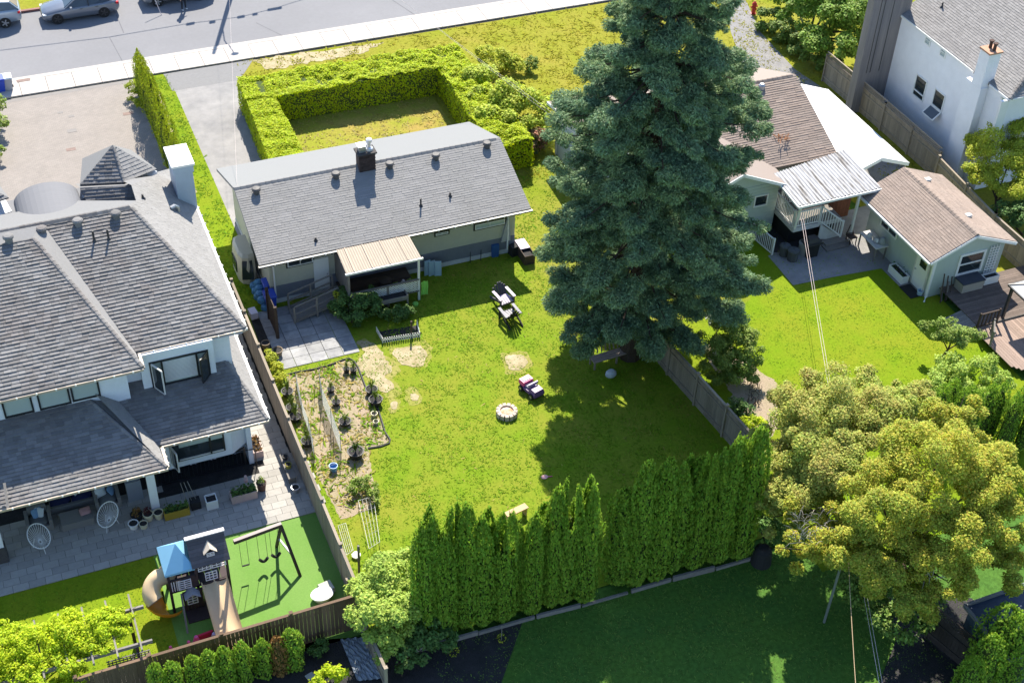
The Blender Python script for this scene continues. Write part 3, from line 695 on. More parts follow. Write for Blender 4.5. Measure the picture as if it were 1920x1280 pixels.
# chimney
cA, cB, cC, cD = P(327, 310, 8.0), P(360, 302, 8.0), P(345, 271, 8.0), P(312, 280, 8.0)
x0, x1, y0, y1 = 6.83, 7.62, 52.35, 53.85
mb = MB(); mb.box(x0, x1, y0, y1, 0, 7.55); mb.box(x0 - .05, x1 + .05, y0 - .05, y1 + .05, 7.552, 7.9); ch = mb.build('chimney', mat('chimney_stucco', (.40, .47, .54), var=.05, bump=.2, bscale=100), LH)
mb = MB(); mb.box(x0 - .11, x1 + .11, y0 - .11, y1 + .11, 7.902, 8.0); mb.build('chimney_cap', WHITE, ch)
def on(face, a, b):
    return PP(a, b, face[0], np.cross(face[1] - face[0], face[2] - face[0]))
for a, b in ((17, 452), (80, 437), (147, 422), (218, 408)): box_vent(rf, on(fB if a < 40 else fA, a, b))
for a, b in ((177, 452), (204, 449)): pipe_vent(rf, on(fA, a, b), .5)
pipe_vent(rf, on(fR, 268, 372), .2); mb = MB(); c = on(fR, 334, 396); mb.tube([c, c + np.array([.0, 0, .22]), c + np.array([-.14, -.05, .34]), c + np.array([-.3, -.1, .3])], .09, 8); mb.build('roof_vent', METAL, rf)
# ================================================================== MIDDLE HOUSE
MHs = thing('bungalow', 'low bungalow with a long grey gable roof and covered back porch, beside the hedged yard', 'house', (16.5, 55, 0))
ze = 2.9; zr = 4.45; ye, yr, yb = 50.84, 55.0, 59.24; xl, xr = 9.8, 23.28
ff = [np.array([xl, ye, ze]), np.array([xr, ye, ze]), np.array([xr, yr, zr]), np.array([xl, yr, zr])]
fb = [np.array([xr, yb, ze]), np.array([xl, yb, ze]), np.array([xl, yr, zr]), np.array([xr, yr, zr])]
mr_ = roof_under(MHs, [ff, fb], SHG, .14)
shingle_face([290], mr_, ff, SHG, ch=.135, tw=.6, th=.010, jit=.4)
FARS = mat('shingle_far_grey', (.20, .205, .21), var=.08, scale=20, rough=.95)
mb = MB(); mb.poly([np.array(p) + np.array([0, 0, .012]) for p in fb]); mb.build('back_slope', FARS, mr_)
hip_caps(mr_, (xl, yr, zr), (xr, yr, zr), SHG, .13, .3)
gutter(MHs, (xl - .05, ye - .06, ze - .08), (xr + .05, ye - .06, ze - .08), GUTTER_D)
mb = MB(); mb.box(xl - .05, xr + .05, ye - .135, ye - .12, ze - .06, ze - .035); mb.build('gutter_lip', GUTTER_W, MHs)
bulbs(MHs, (xl + .4, ye - .15, ze), (xl + 4, ye - .15, ze), 6); bulbs(MHs, (17.2, ye - .15, ze), (xr - .2, ye - .15, ze), 7)
wx0, wx1, wy0, wy1 = 10.35, 22.75, 51.5, 58.6
def gable(mb, x, s):
    mb.hexa([(x, wy0, .25), (x + s, wy0, .25), (x + s, wy1, .25), (x, wy1, .25)], [(x, wy0, 2.86), (x + s, wy0, 2.86), (x + s, wy1, 2.86), (x, wy1, 2.86)])
    mb.add([(x, wy0, 2.86), (x, wy1, 2.86), (x, yr, 4.25), (x + s, wy0, 2.86), (x + s, wy1, 2.86), (x + s, yr, 4.25)], [(0, 2, 1), (3, 4, 5), (0, 1, 4, 3), (1, 2, 5, 4), (2, 0, 3, 5)])
mb = MB(); mb.box(wx0 + .2, wx1 - .2, wy0, wy0 + .2, 1.0, 2.88); gable(mb, wx0, .2); gable(mb, wx1 - .2, .2); mb.box(wx0 + .2, wx1 - .2, wy1 - .2, wy1, .25, 2.88); mb.build('wall', STUCCO_B, MHs)
mb = MB(); mb.box(wx0 - .012, wx1 + .012, wy0 - .02, wy0 + .15, .25, 1.0); mb.build('base_band', BAND, MHs)
mb = MB(); mb.box(wx0 - .03, wx1 + .03, wy0 - .035, wy1, -.05, .25); mb.build('foundation', FOUND, MHs)
mb = MB(); mb.box(xl + .1, xr - .1, ye + .05, wy0 - .01, ze - .17, ze - .145); mb.build('soffit', SOFFIT, MHs)
for c, w, h, mx in (((11.85, wy0, 2.14), 1.35, .45, 1), ((18.9, wy0, 2.06), .78, .26, 1), ((21.4, wy0, 2.0), 1.7, .42, 1)):
    window(MHs, c, (1, 0, 0), (0, -1, 0), w, h, BLACK, GLASS, mx=0, fw=.06); 
    window(MHs, (c[0], c[1] - .02, c[2]), (1, 0, 0), (0, -1, 0), w - .14, h - .12, WHITE, GLASS if w < 1.5 else GLASS_B, mx=mx, fw=.04)
dr = MB(); dr.box(12.47, 13.2, wy0 - .07, wy0 - .02, .3, 2.1); dr = dr.build('door', WHITE, MHs)
mb = MB(); mb.lathe((13.1, wy0 - .11, 1.15), [(.03, -.03), (.045, 0), (.03, .03)], 8); mb.build('handle', METAL, dr)
for a, z1 in (((10.55, wy0 - .1), 2.75), ((22.35, wy0 - .1), 2.75)):
    mb = MB(); mb.tube([(a[0], a[1] - .5, z1), (a[0], a[1] + .02, z1 - .25), (a[0], a[1], .25)], .045, 8); mb.build('downspout', WHITE, MHs)
# brick chimney on the ridge
c = on(ff, 690, 322); bx, by = float(c[0]), float(c[1])
mb = MB(); k = 0
cx0, cx1, cy0, cy1 = bx - .42, bx + .42, by + .02, by + .62
core = MB(); core.box(cx0 + .02, cx1 - .02, cy0 + .02, cy1 - .02, 3.6, 5.22); chm = core.build('chimney', BRICK, MHs)
for r in range(13):
    z0 = 4.12 + r * .082
    for i in range(4):
        o_ = (r % 2) * .105; xa = max(cx0 + i * .21 - o_ + .21 * 0, cx0); xb = min(cx0 + (i + 1) * .21 - o_, cx1)
        if xb - xa > .05: b = MB(); b.box(xa + .006, xb - .006, cy0 - .0, cy0 + .05, z0, z0 + .07); b.build('brick', BRICK, chm)
mb = MB(); mb.box(cx0 - .06, cx1 + .06, cy0 - .06, cy1 + .06, 5.222, 5.30); mb.build('chimney_crown', mat('crown_dark', (.06, .055, .055)), chm)
mb = MB(); mb.cbox((bx - .18, by + .32, 5.302), .34, .34, .30); mb.cbox((bx - .18, by + .32, 5.604), .44, .44, .05); mb.build('flue_cap', METAL, chm)
mb = MB(); mb.lathe((bx + .2, by + .32, 5.302), [(.2, 0), (.18, .1), (.08, .16), (.08, .42), (.15, .44), (.15, .58), (.03, .64)], 14); mb.build('flue_pipe', mat('shiny_steel', (.75, .75, .78), var=.03, rough=.3, metal=.6), chm)
for a, b in ((481, 362), (630, 333), (731, 314), (817, 298), (913, 276)): box_vent(mr_, on(ff, a, b), m=mat('vent_brown', (.10, .095, .095), var=.1, rough=.6))
for a, b, h in ((592, 451, .18), (789, 386, .42), (844, 368, .22)): pipe_vent(mr_, on(ff, a, b), h)
# back porch with corrugated cover and lattice
q1, q2, q3, q4 = np.array([13.42, 50.72, 2.95]), np.array([16.95, 50.70, 2.95]), np.array([17.1, 49.35, 2.55]), np.array([13.46, 49.35, 2.55])
mb = MB(); n = 60
for i in range(n):
    a, b = i / n, (i + 1) / n; za, zb = .02 * (i % 2), .02 * ((i + 1) % 2)
    A, B, C_, D = q4 + (q3 - q4) * a, q4 + (q3 - q4) * b, q1 + (q2 - q1) * b, q1 + (q2 - q1) * a
    mb.add([A + [0, 0, za], B + [0, 0, zb], C_ + [0, 0, zb], D + [0, 0, za]], [(0, 1, 2, 3)])
pc = mb.build('porch_roof', CPLAST, MHs)
mb = MB()
for t in (.11, .35, .59, .83): mb.beam(q4 + (q3 - q4) * t + [0, 0, .03], q1 + (q2 - q1) * t + [0, 0, .03], .05, .02)
mb.build('roof_lap', mat('tan_lap', (.58, .46, .36), var=.03), pc)
mb = MB(); mb.beam(q4 + [-.05, -.03, -.05], q3 + [.08, -.03, -.05], .09, .10); mb.build('porch_gutter', WHITE, MHs)
for p, m in (((13.58, 49.45), GREYW), ((17.0, 49.45), WHITE)):
    mb = MB(); mb.box(p[0] - .05, p[0] + .05, p[1] - .05, p[1] + .05, 0, 2.5); mb.build('porch_post', m, MHs)
mb = MB()
for k in range(13): mb.box(13.5, 17.0, 49.42 + k * .155, 49.42 + k * .155 + .148, .50, .54)
mb.build('porch_floor', DARKW, MHs)
mb = MB(); mb.box(13.5, 13.56, 49.5, 51.45, .9, 2.5); mb.build('porch_screen', GREYW, MHs)
lat = MB(); zl0, zl1, ylt = .62, 1.22, 49.40
for x0_, x1_ in ((13.65, 15.38), (15.5, 16.93)):
    for s in (-1, 1):
        x = x0_ - .6
        while x < x1_ + .6:
            pts_ = []
            for zz in (zl0, zl1):
                pts_.append([x + s * (zz - zl0) , zz])
            (xa, za), (xb, zb) = pts_
            # clip to panel
            def cl(xa, za, xb, zb):
                if xb == xa: return None
                t0, t1 = 0, 1
                for lim, sg in ((x0_, 1), (x1_, -1)):
                    da, db = sg * (xa - lim), sg * (xb - lim)
                    if da < 0 and db < 0: return None
                    if da < 0: t0 = max(t0, da / (da - db))
                    if db < 0: t1 = min(t1, da / (da - db))
                return (xa + (xb - xa) * t0, za + (zb - za) * t0, xa + (xb - xa) * t1, za + (zb - za) * t1) if t1 > t0 + .05 else None
            c = cl(xa, za, xb, zb)
            if c: lat.beam((c[0], ylt + s * .006, c[1]), (c[2], ylt + s * .006, c[3]), .042, .01, up=(0, 1, 0))
            x += .135
lat.build('lattice', WHITE, MHs)
mb = MB(); mb.box(13.5, 17, 49.36, 49.44, 1.225, 1.30); mb.box(13.5, 17, 49.365, 49.435, .555, .615); mb.box(15.38, 15.5, 49.37, 49.45, .0, 1.22); mb.build('porch_rail', GREYW, MHs)
# ramp with rails up to the white door
rp = thing('ramp', 'grey timber ramp with rails leading up to the white back door', 'ramp', (12.4, 50.3, 0))
mb = MB(); mb.slab([(10.95, 49.7, .10), (13.2, 49.9, .52), (13.2, 50.9, .52), (10.95, 50.7, .10)], .08); mb.build('deck', GREYW, rp)
for yy in (49.7, 50.75):
    mb = MB()
    for x, z in ((10.98, .02), (12.1, .25), (13.2, .4)): mb.box(x - .04, x + .04, yy - .04 + (x - 10.95) * .09, yy + .04 + (x - 10.95) * .09, 0, z + .92)
    for dz in (.92, .5, .15): mb.beam((10.98, yy, .06 + dz), (13.2, yy + .2, .48 + dz), .07, .05)
    mb.build('railing', GREYW, rp)
# ================================================================== fences
def fence_run(label, pts, h, m, name='fence', bw=.145, post_every=2.4, cap=True, lattice=None, group=None, quota=300, side=1, posth=.12, jit=.012):
    """boards one by one along a polyline; posts and rails as parts"""
    pts = [np.array([p[0], p[1], 0.]) for p in pts]
    t = thing(name, label, 'fence', (pts[0] + pts[-1]) / 2, group)
    r = random.Random(len(label)); extra = MB(); used = 0
    for a, b in zip(pts[:-1], pts[1:]):
        L = np.linalg.norm(b - a); d = (b - a) / L; nrm = np.array([-d[1], d[0], 0]) * side; rz = math.atan2(d[1], d[0])
        n = int(L / bw)
        for i in range(n):
            c = a + d * (i + .5) * bw + nrm * .028; hh = h + r.uniform(-jit, jit)
            mb = MB(); mb.cbox((c[0], c[1], .03), bw - .008, .022, hh - .03, rz + r.uniform(-.02, .02))
            if used < quota: mb.build('board', m, t); used += 1
            else: extra.add(mb.v, mb.f)
        k = max(1, int(round(L / post_every)))
        for i in range(k + 1):
            c = a + d * L * i / k; mb = MB(); mb.cbox((c[0], c[1], 0), .10, .10, h + posth, rz); mb.cbox((c[0], c[1], h + posth + .001), .14, .14, .035, rz); mb.build('post', m, t)
        for z in (.35, h - .35):
            mb = MB(); mb.beam(a - nrm * .006 + [0, 0, z], b - nrm * .006 + [0, 0, z], .04, .09); mb.build('rail', m, t)
        if cap:
            for i in range(k):
                mb = MB(); mb.beam(a + d * L * i / k + d * .07 + [0, 0, h + .025], a + d * L * (i + 1) / k - d * .07 + [0, 0, h + .025], .11, .035); mb.build('cap_rail', m, t)
        if lattice:
            lt = MB()
            z0, z1 = h + .05, h + lattice; s = 0
            x = 0
            while x < L:
                for sg in (1, -1):
                    x2 = x + sg * (z1 - z0)
                    if 0 < x2 < L: lt.beam(a + d * x + [0, 0, z0] + nrm * .012 * sg, a + d * x2 + [0, 0, z1] + nrm * .012 * sg, .03, .008, up=nrm)
                x += .12
            lt.build('lattice', m, t)
            mb = MB(); mb.beam(a + [0, 0, z1 + .02], b + [0, 0, z1 + .02], .07, .04); mb.build('top_rail', m, t)
    if extra.v: extra.build('far_boards', m, t, kind='stuff')
    return t
fence_run('long weathered board fence between the grey house path and the vegetable bed', [(8.58, 51.5), (8.58, 31.9)], 1.82, CEDAR, side=-1)
fence_run('brown board fence behind the row of small globe-topped cypresses', [(-1.6, 31.75), (8.5, 31.85)], 1.85, CEDAR_D, side=-1, post_every=2.5)
fence_run('short fence running out of the pale leafy shrub towards the dark soil', px((655, 1135, ), (725, 1300)), 1.4, CEDAR, cap=True)
fence_run('board fence at the shaded corner of the lawn below the spruce', [(25.35, 48), (25.75, 40.5), (26.35, 33.9)], 1.75, CEDAR, side=1)
fence_run('tall weathered fence with lattice tops along the white house and the tent', [(46.75, 61.0), (46.9, 55.1), (46.9, 49.8)], 1.65, CEDAR, lattice=.32, side=1)
fence_run('shaded weathered fence behind the brown roofed garden house', [(46.6, 49.5), (46.1, 44), (46.1, 38)], 1.65, CEDAR, side=1)
# timber edging at the foot of the cypress hedge
e0, e1 = P(780, 1222), P(1423, 1046)
for i, (t0, t1, z) in enumerate(((0, .17, .22), (.172, .33, .16), (.335, .46, .20), (.465, .60, .10), (.61, .73, .18), (.735, .86, .26), (.865, 1.0, .14))):
    a, b = e0 + (e1 - e0) * t0, e0 + (e1 - e0) * t1; mb = MB(); mb.beam(a + [0, .02 * (i % 3), z / 2], b + [0, .03 * ((i + 1) % 3), z / 2], .09, z)
    mb.top('edging_plank', GREYW, 'grey edging plank under the cypress hedge, %s' % ['at the leafy shrub end', 'second from the leafy shrub', 'third from the leafy shrub', 'lowest one at the hedge gap', 'just past the gap in the hedge', 'the tallest and palest one', 'the last one beside the golden trees'][i], 'plank', 'planks edging the cypress hedge')
# ================================================================== NEIGHBOUR HOUSE behind the spruce
NH = thing('house', 'sage sided house with brown shingle roof, half hidden behind the big spruce', 'house', (33, 53, 0))
ze, zr = 3.0, 5.05; X1, X2 = 28.0, 40.13; Ye, Yr = 49.86, 54.75; Yb = 2 * Yr - Ye
f1 = [np.array([31.5, Ye, ze]), np.array([X2, Ye, ze]), np.array([X2, Yr, zr]), np.array([31.5, Yr, zr])]
f2 = [np.array([X2, Yb, ze]), np.array([31.5, Yb, ze]), np.array([31.5, Yr, zr]), np.array([X2, Yr, zr])]
nr = roof_under(NH, [f1, f2], SHB, .15)
shingle_face([200], nr, [np.array([33.5, Ye, ze]), f1[1], f1[2], np.array([33.5, Yr, zr])], SHB, ch=.14, tw=.6, th=.02, jit=.35)
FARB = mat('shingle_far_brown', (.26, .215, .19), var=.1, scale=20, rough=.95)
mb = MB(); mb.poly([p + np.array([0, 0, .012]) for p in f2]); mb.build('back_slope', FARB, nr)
hip_caps(nr, f1[3], f1[2], SHB, .13, .3)
mb = MB(); g = [np.array([27.9, 58.6, 3.05]), np.array([31.5, 58.6, 3.05]), np.array([31.5, 54.0, 3.9]), np.array([28.6, 54.0, 3.9])]
a1, a2 = P(1028, 190, 3.1), P(1092, 222, 3.4)
lo = [np.array([27.9, 59.5, 3.1]), np.array([27.9, 56.4, 3.55]), np.array([33, 55.0, 3.75]), np.array([33, 59.5, 3.1])]
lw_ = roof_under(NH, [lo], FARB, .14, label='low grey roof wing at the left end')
mb = MB(); mb.box(28.35, 33, 55.6, 59.2, 0, 3.0); mb.hexa([(28.35, 52.5, 0), (33, 52.5, 0), (33, 55.6, 0), (28.35, 55.6, 0)], [(28.35, 52.5, 3.1), (33, 52.5, 3.1), (33, 55.6, 3.3), (28.35, 55.6, 3.3)]); mb.build('wall', SIDING_B, NH, label='pale blue siding at the left end')
mb = MB(); mb.beam((27.88, 59.5, 3.02), (27.88, 56.4, 3.47), .06, .14); mb.beam((28.3, 58.9, 0), (28.3, 58.9, 3.0), .07, .07); mb.build('trim', WHITE, NH)
mb = MB(); mb.box(31.5, 40.0, 50.3, 59, 0, ze - .03); mb.add([(39.98, 50.3, ze - .03), (39.98, 59.2, ze - .03), (39.98, Yr, zr - .2)], [(0, 1, 2)]); mb.build('wall', SIDING, NH)
# front gable beside the deck
ga, gb = P(1505, 314, 3.0), P(1425, 303, 3.9)
gx1, gx0 = 36.4, 30.4; gy = 48.2; gm = (gx0 + gx1) / 2; gz = 4.35
g1 = [np.array([gx1, 51.5, ze + .0]), np.array([gx1, gy, ze + .0]), np.array([gm, gy, gz]), np.array([gm, 53.2, gz])]
g2 = [np.array([gx0, gy, ze]), np.array([gx0, 51.5, ze]), np.array([gm, 53.2, gz]), np.array([gm, gy, gz])]
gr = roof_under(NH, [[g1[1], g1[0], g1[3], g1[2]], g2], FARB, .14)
mb = MB(); mb.beam((gx1 + .02, gy - .04, ze - .10), (gm, gy - .04, gz - .10), .06, .16); mb.beam((gx0, gy - .04, ze - .10), (gm, gy - .04, gz - .10), .06, .16); mb.build('fascia', WHITE, NH)
mb = MB(); mb.box(gx0 + .5, gx1 - .45, gy + .5, 50.3, 0, ze - .1); mb.add([(gx0 + .5, gy + .5, ze - .1), (gx1 - .45, gy + .5, ze - .1), (gm, gy + .5, gz - .35)], [(0, 1, 2)]); mb.build('wall', SIDING, NH)
for k in range(14): 
    mb = MB(); mb.box(33.2, gx1 - .44, gy + .472, gy + .5, .25 + k * .2, .25 + k * .2 + .19); mb.build('siding_board', SIDING, NH)
window(NH, (35.0, gy + .47, 2.1), (1, 0, 0), (0, -1, 0), .8, .7, WHITE, GLASS, mx=0)
mb = MB(); c = np.array(PP(1428, 165, f1[0], np.cross(f1[1] - f1[0], f1[3] - f1[0]))); mb.lathe(c, [(.18, -.05), (.18, .16), (.1, .25)], 10); mb.build('roof_vent', METAL, nr)
twig = MB(); c = PP(1465, 262, f1[0], np.cross(f1[1] - f1[0], f1[3] - f1[0])); r = random.Random(4)
for k in range(26):
    a = c + np.array([r.uniform(-.35, .35), r.uniform(-.3, .3), .12 + r.uniform(0, .06)]); twig.beam(a, a + np.array([r.uniform(-.3, .3), r.uniform(-.3, .3), r.uniform(-.05, .12)]), .03, .015)
twig.top('dead_branch', mat('dead_twig', (.22, .09, .035), var=.3), 'rust brown dead branch lying on the brown roof', 'branch')
# deck with railings, stairs and corrugated cover
DK = thing('deck', 'raised deck with white railings under a corrugated metal cover', 'deck', (38, 48, 0))
dz = 1.25; dx0, dx1, dy0, dy1 = 36.1, 38.9, 47.0, 50.2
mb = MB(); mb.box(dx0, dx1, dy0, dy1, dz - .05, dz); mb.build('deck_floor', GREYW, DK)
mb = MB(); mb.box(dx0 - .03, dx1, dy0 - .05, dy0, dz - .24, dz - .005); mb.box(dx0 - .06, dx0 - .005, dy0, dy1, dz - .24, dz - .005); mb.build('rim_board', WHITE_D, DK)
mb = MB(); mb.box(dx0 + .1, dx1, dy0 + .45, dy1, 0, dz - .06); mb.build('under_deck_block', RUBBER, DK)  # near-black block filling the space below the deck floor
def railing(parent, a, b, h, m=WHITE, base=0.08, step=.125, bal=.032, posts=True):
    a = np.array(a, float); b = np.array(b, float); L = np.linalg.norm((b - a)[:2]); z = np.array([0, 0, 1.])
    mb = MB(); mb.beam(a + z * h, b + z * h, .07, .05); mb.beam(a + z * base, b + z * base, .05, .05); r_ = mb.build('railing', m, parent)
    n = max(2, int(L / step))
    for i in range(1, n):
        p = a + (b - a) * i / n; mb = MB(); mb.beam(p + z * (base + .026), p + z * (h - .026), bal, bal); mb.build('baluster', m, r_)
    if posts:
        for p in (a, b):
            mb = MB(); mb.beam(p, p + z * (h + .08), .08, .08); mb.build('post', m, r_)
    return r_
railing(DK, (dx0, dy1 - .1, dz), (dx0, dy0 + .1, dz), .95); railing(DK, (dx0 + .08, dy0, dz), (37.55, dy0, dz), .95)
railing(DK, (36.5, 49.0, dz), (38.9, 49.0, dz), .95)
railing(DK, (37.6, dy0, dz), (38.65, dy0 - .55, .45), .95)
for k in range(6):
    mb = MB(); z = dz - (k + 1) * .18; x0 = 37.6 + k * .22
    mb.box(x0, x0 + .26, dy0 - .1, dy0 + 1.0, z - .05, z); mb.build('stair_tread', GREYW, DK)
mb = MB(); mb.hexa([(37.6, dy0 - .16, .3), (38.9, dy0 - .16, 0), (38.9, dy0 - .11, 0), (37.6, dy0 - .11, .3)], [(37.6, dy0 - .16, dz - .05), (38.9, dy0 - .16, .2), (38.9, dy0 - .11, .2), (37.6, dy0 - .11, dz - .05)]); mb.build('stair_stringer', WHITE_D, DK)
for k, (x, y, z) in enumerate(((38.4, 46.6, .18), (38.25, 46.25, .09))):
    mb = MB(); mb.box(x - .55, x + .8, y - .2, y + .6, z - .09, z); mb.build('low_step', GREYW, DK)
c1, c2, c3, c4 = np.array([35.72, 46.45, 3.02]), np.array([40.55, 46.45, 3.02]), np.array([40.42, 49.75, 3.3]), np.array([35.75, 49.1, 3.24])
cv = MB(); n = 96
for i in range(n):
    a, b = i / n, (i + 1) / n; za, zb = [(.0, .045, .045, .0)[j % 4] for j in (i, i + 1)]
    A, B, C_, D = c1 + (c2 - c1) * a, c1 + (c2 - c1) * b, c4 + (c3 - c4) * b, c4 + (c3 - c4) * a
    cv.add([A + [0, 0, za], B + [0, 0, zb], C_ + [0, 0, zb], D + [0, 0, za]], [(0, 1, 2, 3)])
cvo = cv.build('metal_cover', CMETAL, DK)
mb = MB(); mb.beam(c1 + [-.05, -.04, -.06], c2 + [.05, -.04, -.06], .08, .12); mb.beam(c1 + [-.03, 0, -.06], c4 + [-.03, 0, -.06], .07, .11); mb.build('cover_beam', WHITE, DK)
mb = MB(); mb.beam((36.12, 46.98, dz), (35.98, 46.6, 2.95), .11, .11); mb.build('cover_post', WHITE, DK)
mb = MB(); mb.beam((39.35, 46.55, 0), (39.35, 46.55, 2.95), .11, .11); mb.build('cover_post', WHITE, DK)
# stairwell guard at the left of the deck
SG = thing('stair_guard', 'white railing guarding the sunken basement steps beside the lawn', 'railing', (35, 47, 0))
railing(SG, P(1405, 442), P(1447, 478), .95); mb = MB(); p, q = P(1402, 442), P(1440, 398); 
railing(SG, P(1404, 440), P(1432, 418), .95, posts=False)
mb = MB(); mb.poly([P(1412, 440, .02), P(1440, 418, .02), P(1520, 455, .02), P(1478, 470, .02), P(1448, 474, .02)]); mb.build('stairwell_shade', mat('stairwell_shade_tone', (.03, .028, .03), var=.2), kind='structure')  # flat dark sheet: shade inside the sunken steps put into the colour
for i, q in enumerate((((1446, 478), (1488, 453), (1530, 495), (1500, 535), (1487, 534), (1462, 500)),)): pass
cp = sheet('concrete_patio', px((1440, 480), (1490, 455), (1600, 420), (1640, 478), (1645, 498), (1655, 503), (1560, 520), (1487, 535)), .016, CONC_D)
sheet('concrete_path', px((1570, 400), (1628, 385), (1745, 545), (1738, 556), (1705, 556), (1652, 503), (1610, 470)), .020, CONC_D)
# ================================================================== GARDEN HOUSE (brown roof)
GH = thing('garden_house', 'small sage garden house with brown gable roof and white corner trim', 'shed', (42.1, 44, 0))
gl, gc, gR = 39.62, 42.0, 44.62; ge, gz = 2.62, 3.66; yn, yf = 40.78, 46.9
r1 = [np.array([gl, yf, ge]), np.array([gl, yn, ge]), np.array([gc, yn, gz]), np.array([gc, yf, gz])]
r2 = [np.array([gR, yn, ge]), np.array([gR, yf, ge]), np.array([gc, yf, gz]), np.array([gc, yn, gz])]
gr_ = roof_under(GH, [r1, r2], SHB, .12)
shingle_face([200], gr_, r1, SHB, ch=.14, tw=.5, th=.014, jit=.35); shingle_face([100], gr_, r2, SHB, ch=.14, tw=.5, th=.010, jit=.25)
hip_caps(gr_, r1[2], r1[3], SHB, .12, .25)
for q in ((1739, 338), (1815, 405)):
    c = PP(*q, r2[0], np.cross(r2[1] - r2[0], r2[2] - r2[0])); mb = MB(); mb.cbox(c, .3, .24, .10); mb.build('roof_vent', WHITE_D, gr_)
wl, wr = 40.3, 44.35; wy0, wy1 = 41.19, 46.6
mb = MB(); mb.box(wl, wr, wy0, wy1, 0, 2.42); mb.add([(wl, wy0, 2.42), (wr, wy0, 2.42), ((wl + wr) / 2, wy0, 3.3), (wl, wy1, 2.42), (wr, wy1, 2.42), ((wl + wr) / 2, wy1, 3.3)], [(0, 1, 2), (3, 5, 4)]); mb.build('wall', SIDING, GH)
mb = MB(); mb.beam((gl, yn - .03, ge - .1), (gc, yn - .03, gz - .1), .05, .14); mb.beam((gR, yn - .03, ge - .1), (gc, yn - .03, gz - .1), .05, .14); mb.build('fascia', WHITE, GH)
gutter(GH, (gl - .05, yn, ge - .09), (gl - .05, yf, ge - .09), GUTTER_W)
mb = MB(); mb.box(wl - .02, wl + .1, wy0 - .02, wy0 + .1, 0, 2.4); mb.build('corner_trim', WHITE, GH)
mb = MB(); mb.tube([(gl + .02, yn + .15, ge - .15), (wl - .06, wy0 + .02, ge - .5), (wl - .06, wy0 - .08, .15), (wl - .3, wy0 - .3, .05)], .05, 8); mb.build('downspout', WHITE, GH)
dr = MB(); dr.box(wl - .05, wl - .01, 41.5, 42.4, .1, 2.1); dr = dr.build('door', WHITE, GH)
mb = MB(); mb.box(wl - .065, wl - .052, 41.62, 42.12, 1.35, 1.95); mb.build('door_pane', GLASS, dr); mb = MB(); mb.lathe((wl - .09, 42.3, 1.0), [(.03, 0), (.045, .03), (.03, .06)], 8); mb.build('handle', METAL, dr)
mb = MB(); mb.box(wl - .04, wl - .005, 41.4, 42.5, .08, 2.2); mb.build('door_frame', WHITE_D, GH)
window(GH, (wl, 44.9, 1.72), (0, -1, 0), (-1, 0, 0), 1.4, .62, WHITE, GLASS, mx=1)
window(GH, (42.5, wy0, 1.6), (1, 0, 0), (0, -1, 0), 1.55, 1.3, WHITE, GLASS, my=1, fw=.12)
TR = thing('trellis', 'white garden trellis fixed on the end wall of the garden house', 'trellis', (43.75, 41.1, .55))
for i in range(4): mb = MB(); mb.box(43.45 + i * .17, 43.49 + i * .17, 41.10, 41.13, .55, 2.4); mb.build('slat', WHITE, TR)
for k in range(11): mb = MB(); mb.box(43.43, 44.02, 41.07, 41.098, .62 + k * .165, .66 + k * .165); mb.build('slat', WHITE, TR)
# ================================================================== white canopy tent
TN = thing('canopy_tent', 'long bright white fabric carport tent between brown house and fence', 'tent', (42.4, 53, 0))
ya, yb_ = 49.0, 57.0; xr_, xe, xw = 42.3, 44.15, 40.45; zr_, ze_ = 2.85, 2.15
FAB = mat('tent_fabric', (.82, .82, .83), var=.02, rough=.6)
mb = MB(); mb.slab([(xe, ya, ze_), (xe, yb_, ze_), (xr_, yb_, zr_), (xr_, ya, zr_)], .03); mb.slab([(xw, yb_, ze_), (xw, ya, ze_), (xr_, ya, zr_), (xr_, yb_, zr_)], .03)
mb.build('canopy', FAB, TN)
mb = MB(); mb.beam((xe + .02, ya, ze_ - .09), (xe + .02, yb_, ze_ - .09), .02, .2); mb.beam((xe, ya - .02, ze_ - .06), (xr_, ya - .02, zr_ - .06), .02, .2); mb.beam((xw, ya - .02, ze_ - .06), (xr_, ya - .02, zr_ - .06), .02, .2); mb.build('valance', FAB, TN)
for x in (xw + .1, xe - .1):
    for y in (ya + .1, 53, yb_ - .1): mb = MB(); mb.tube([(x, y, 0), (x, y, ze_ - .05)], .035, 8); mb.build('leg', METAL, TN)
# ================================================================== WHITE HOUSE
WH = thing('house', 'tall white stucco house with light grey shingle roof at the upper right', 'house', (52, 52, 0))
we = 6.0; wx = 48.4; y1w, y2w = 57.55, 47.6
q1 = [np.array([wx - .05, y1w, we]), np.array([wx - .05, y2w, we]), np.array([54.0, y2w + 3.0, 8.6]), np.array([54.0, y1w + .3, 8.6])]
q2 = [np.array([wx - .05, y2w, we]), np.array([62, y2w, we]), np.array([62, y2w + 3.0, 8.6]), np.array([54, y2w + 3.0, 8.6])]
wr_ = roof_under(WH, [q1, q2], SHL, .16)
shingle_face([260], wr_, [q1[0], q1[1], q1[2], q1[3]], SHL, ch=.15, tw=.32, th=.016)
shingle_face([40], wr_, q2, SHL, ch=.15, tw=.32, th=.026)
hip_caps(wr_, q1[1], q1[2], SHN, .14, .25)
mb = MB(); mb.box(wx, 62, y2w + .6, y1w - .35, 0, we - .02); mb.build('wall', STUCCO_W, WH)
mb = MB(); mb.beam((wx - .08, y1w, we - .08), (wx - .08, 50.6, we - .08), .08, .12); mb.build('fascia', WHITE, WH)
mb = MB(); mb.beam((wx - .08, 49.2, we - .08), (wx - .08, y2w, we - .08), .08, .12); mb.beam((wx - .08, y2w - .03, we - .08), (60, y2w - .03, we - .08), .08, .12); mb.build('fascia', GUTTER_W, WH)
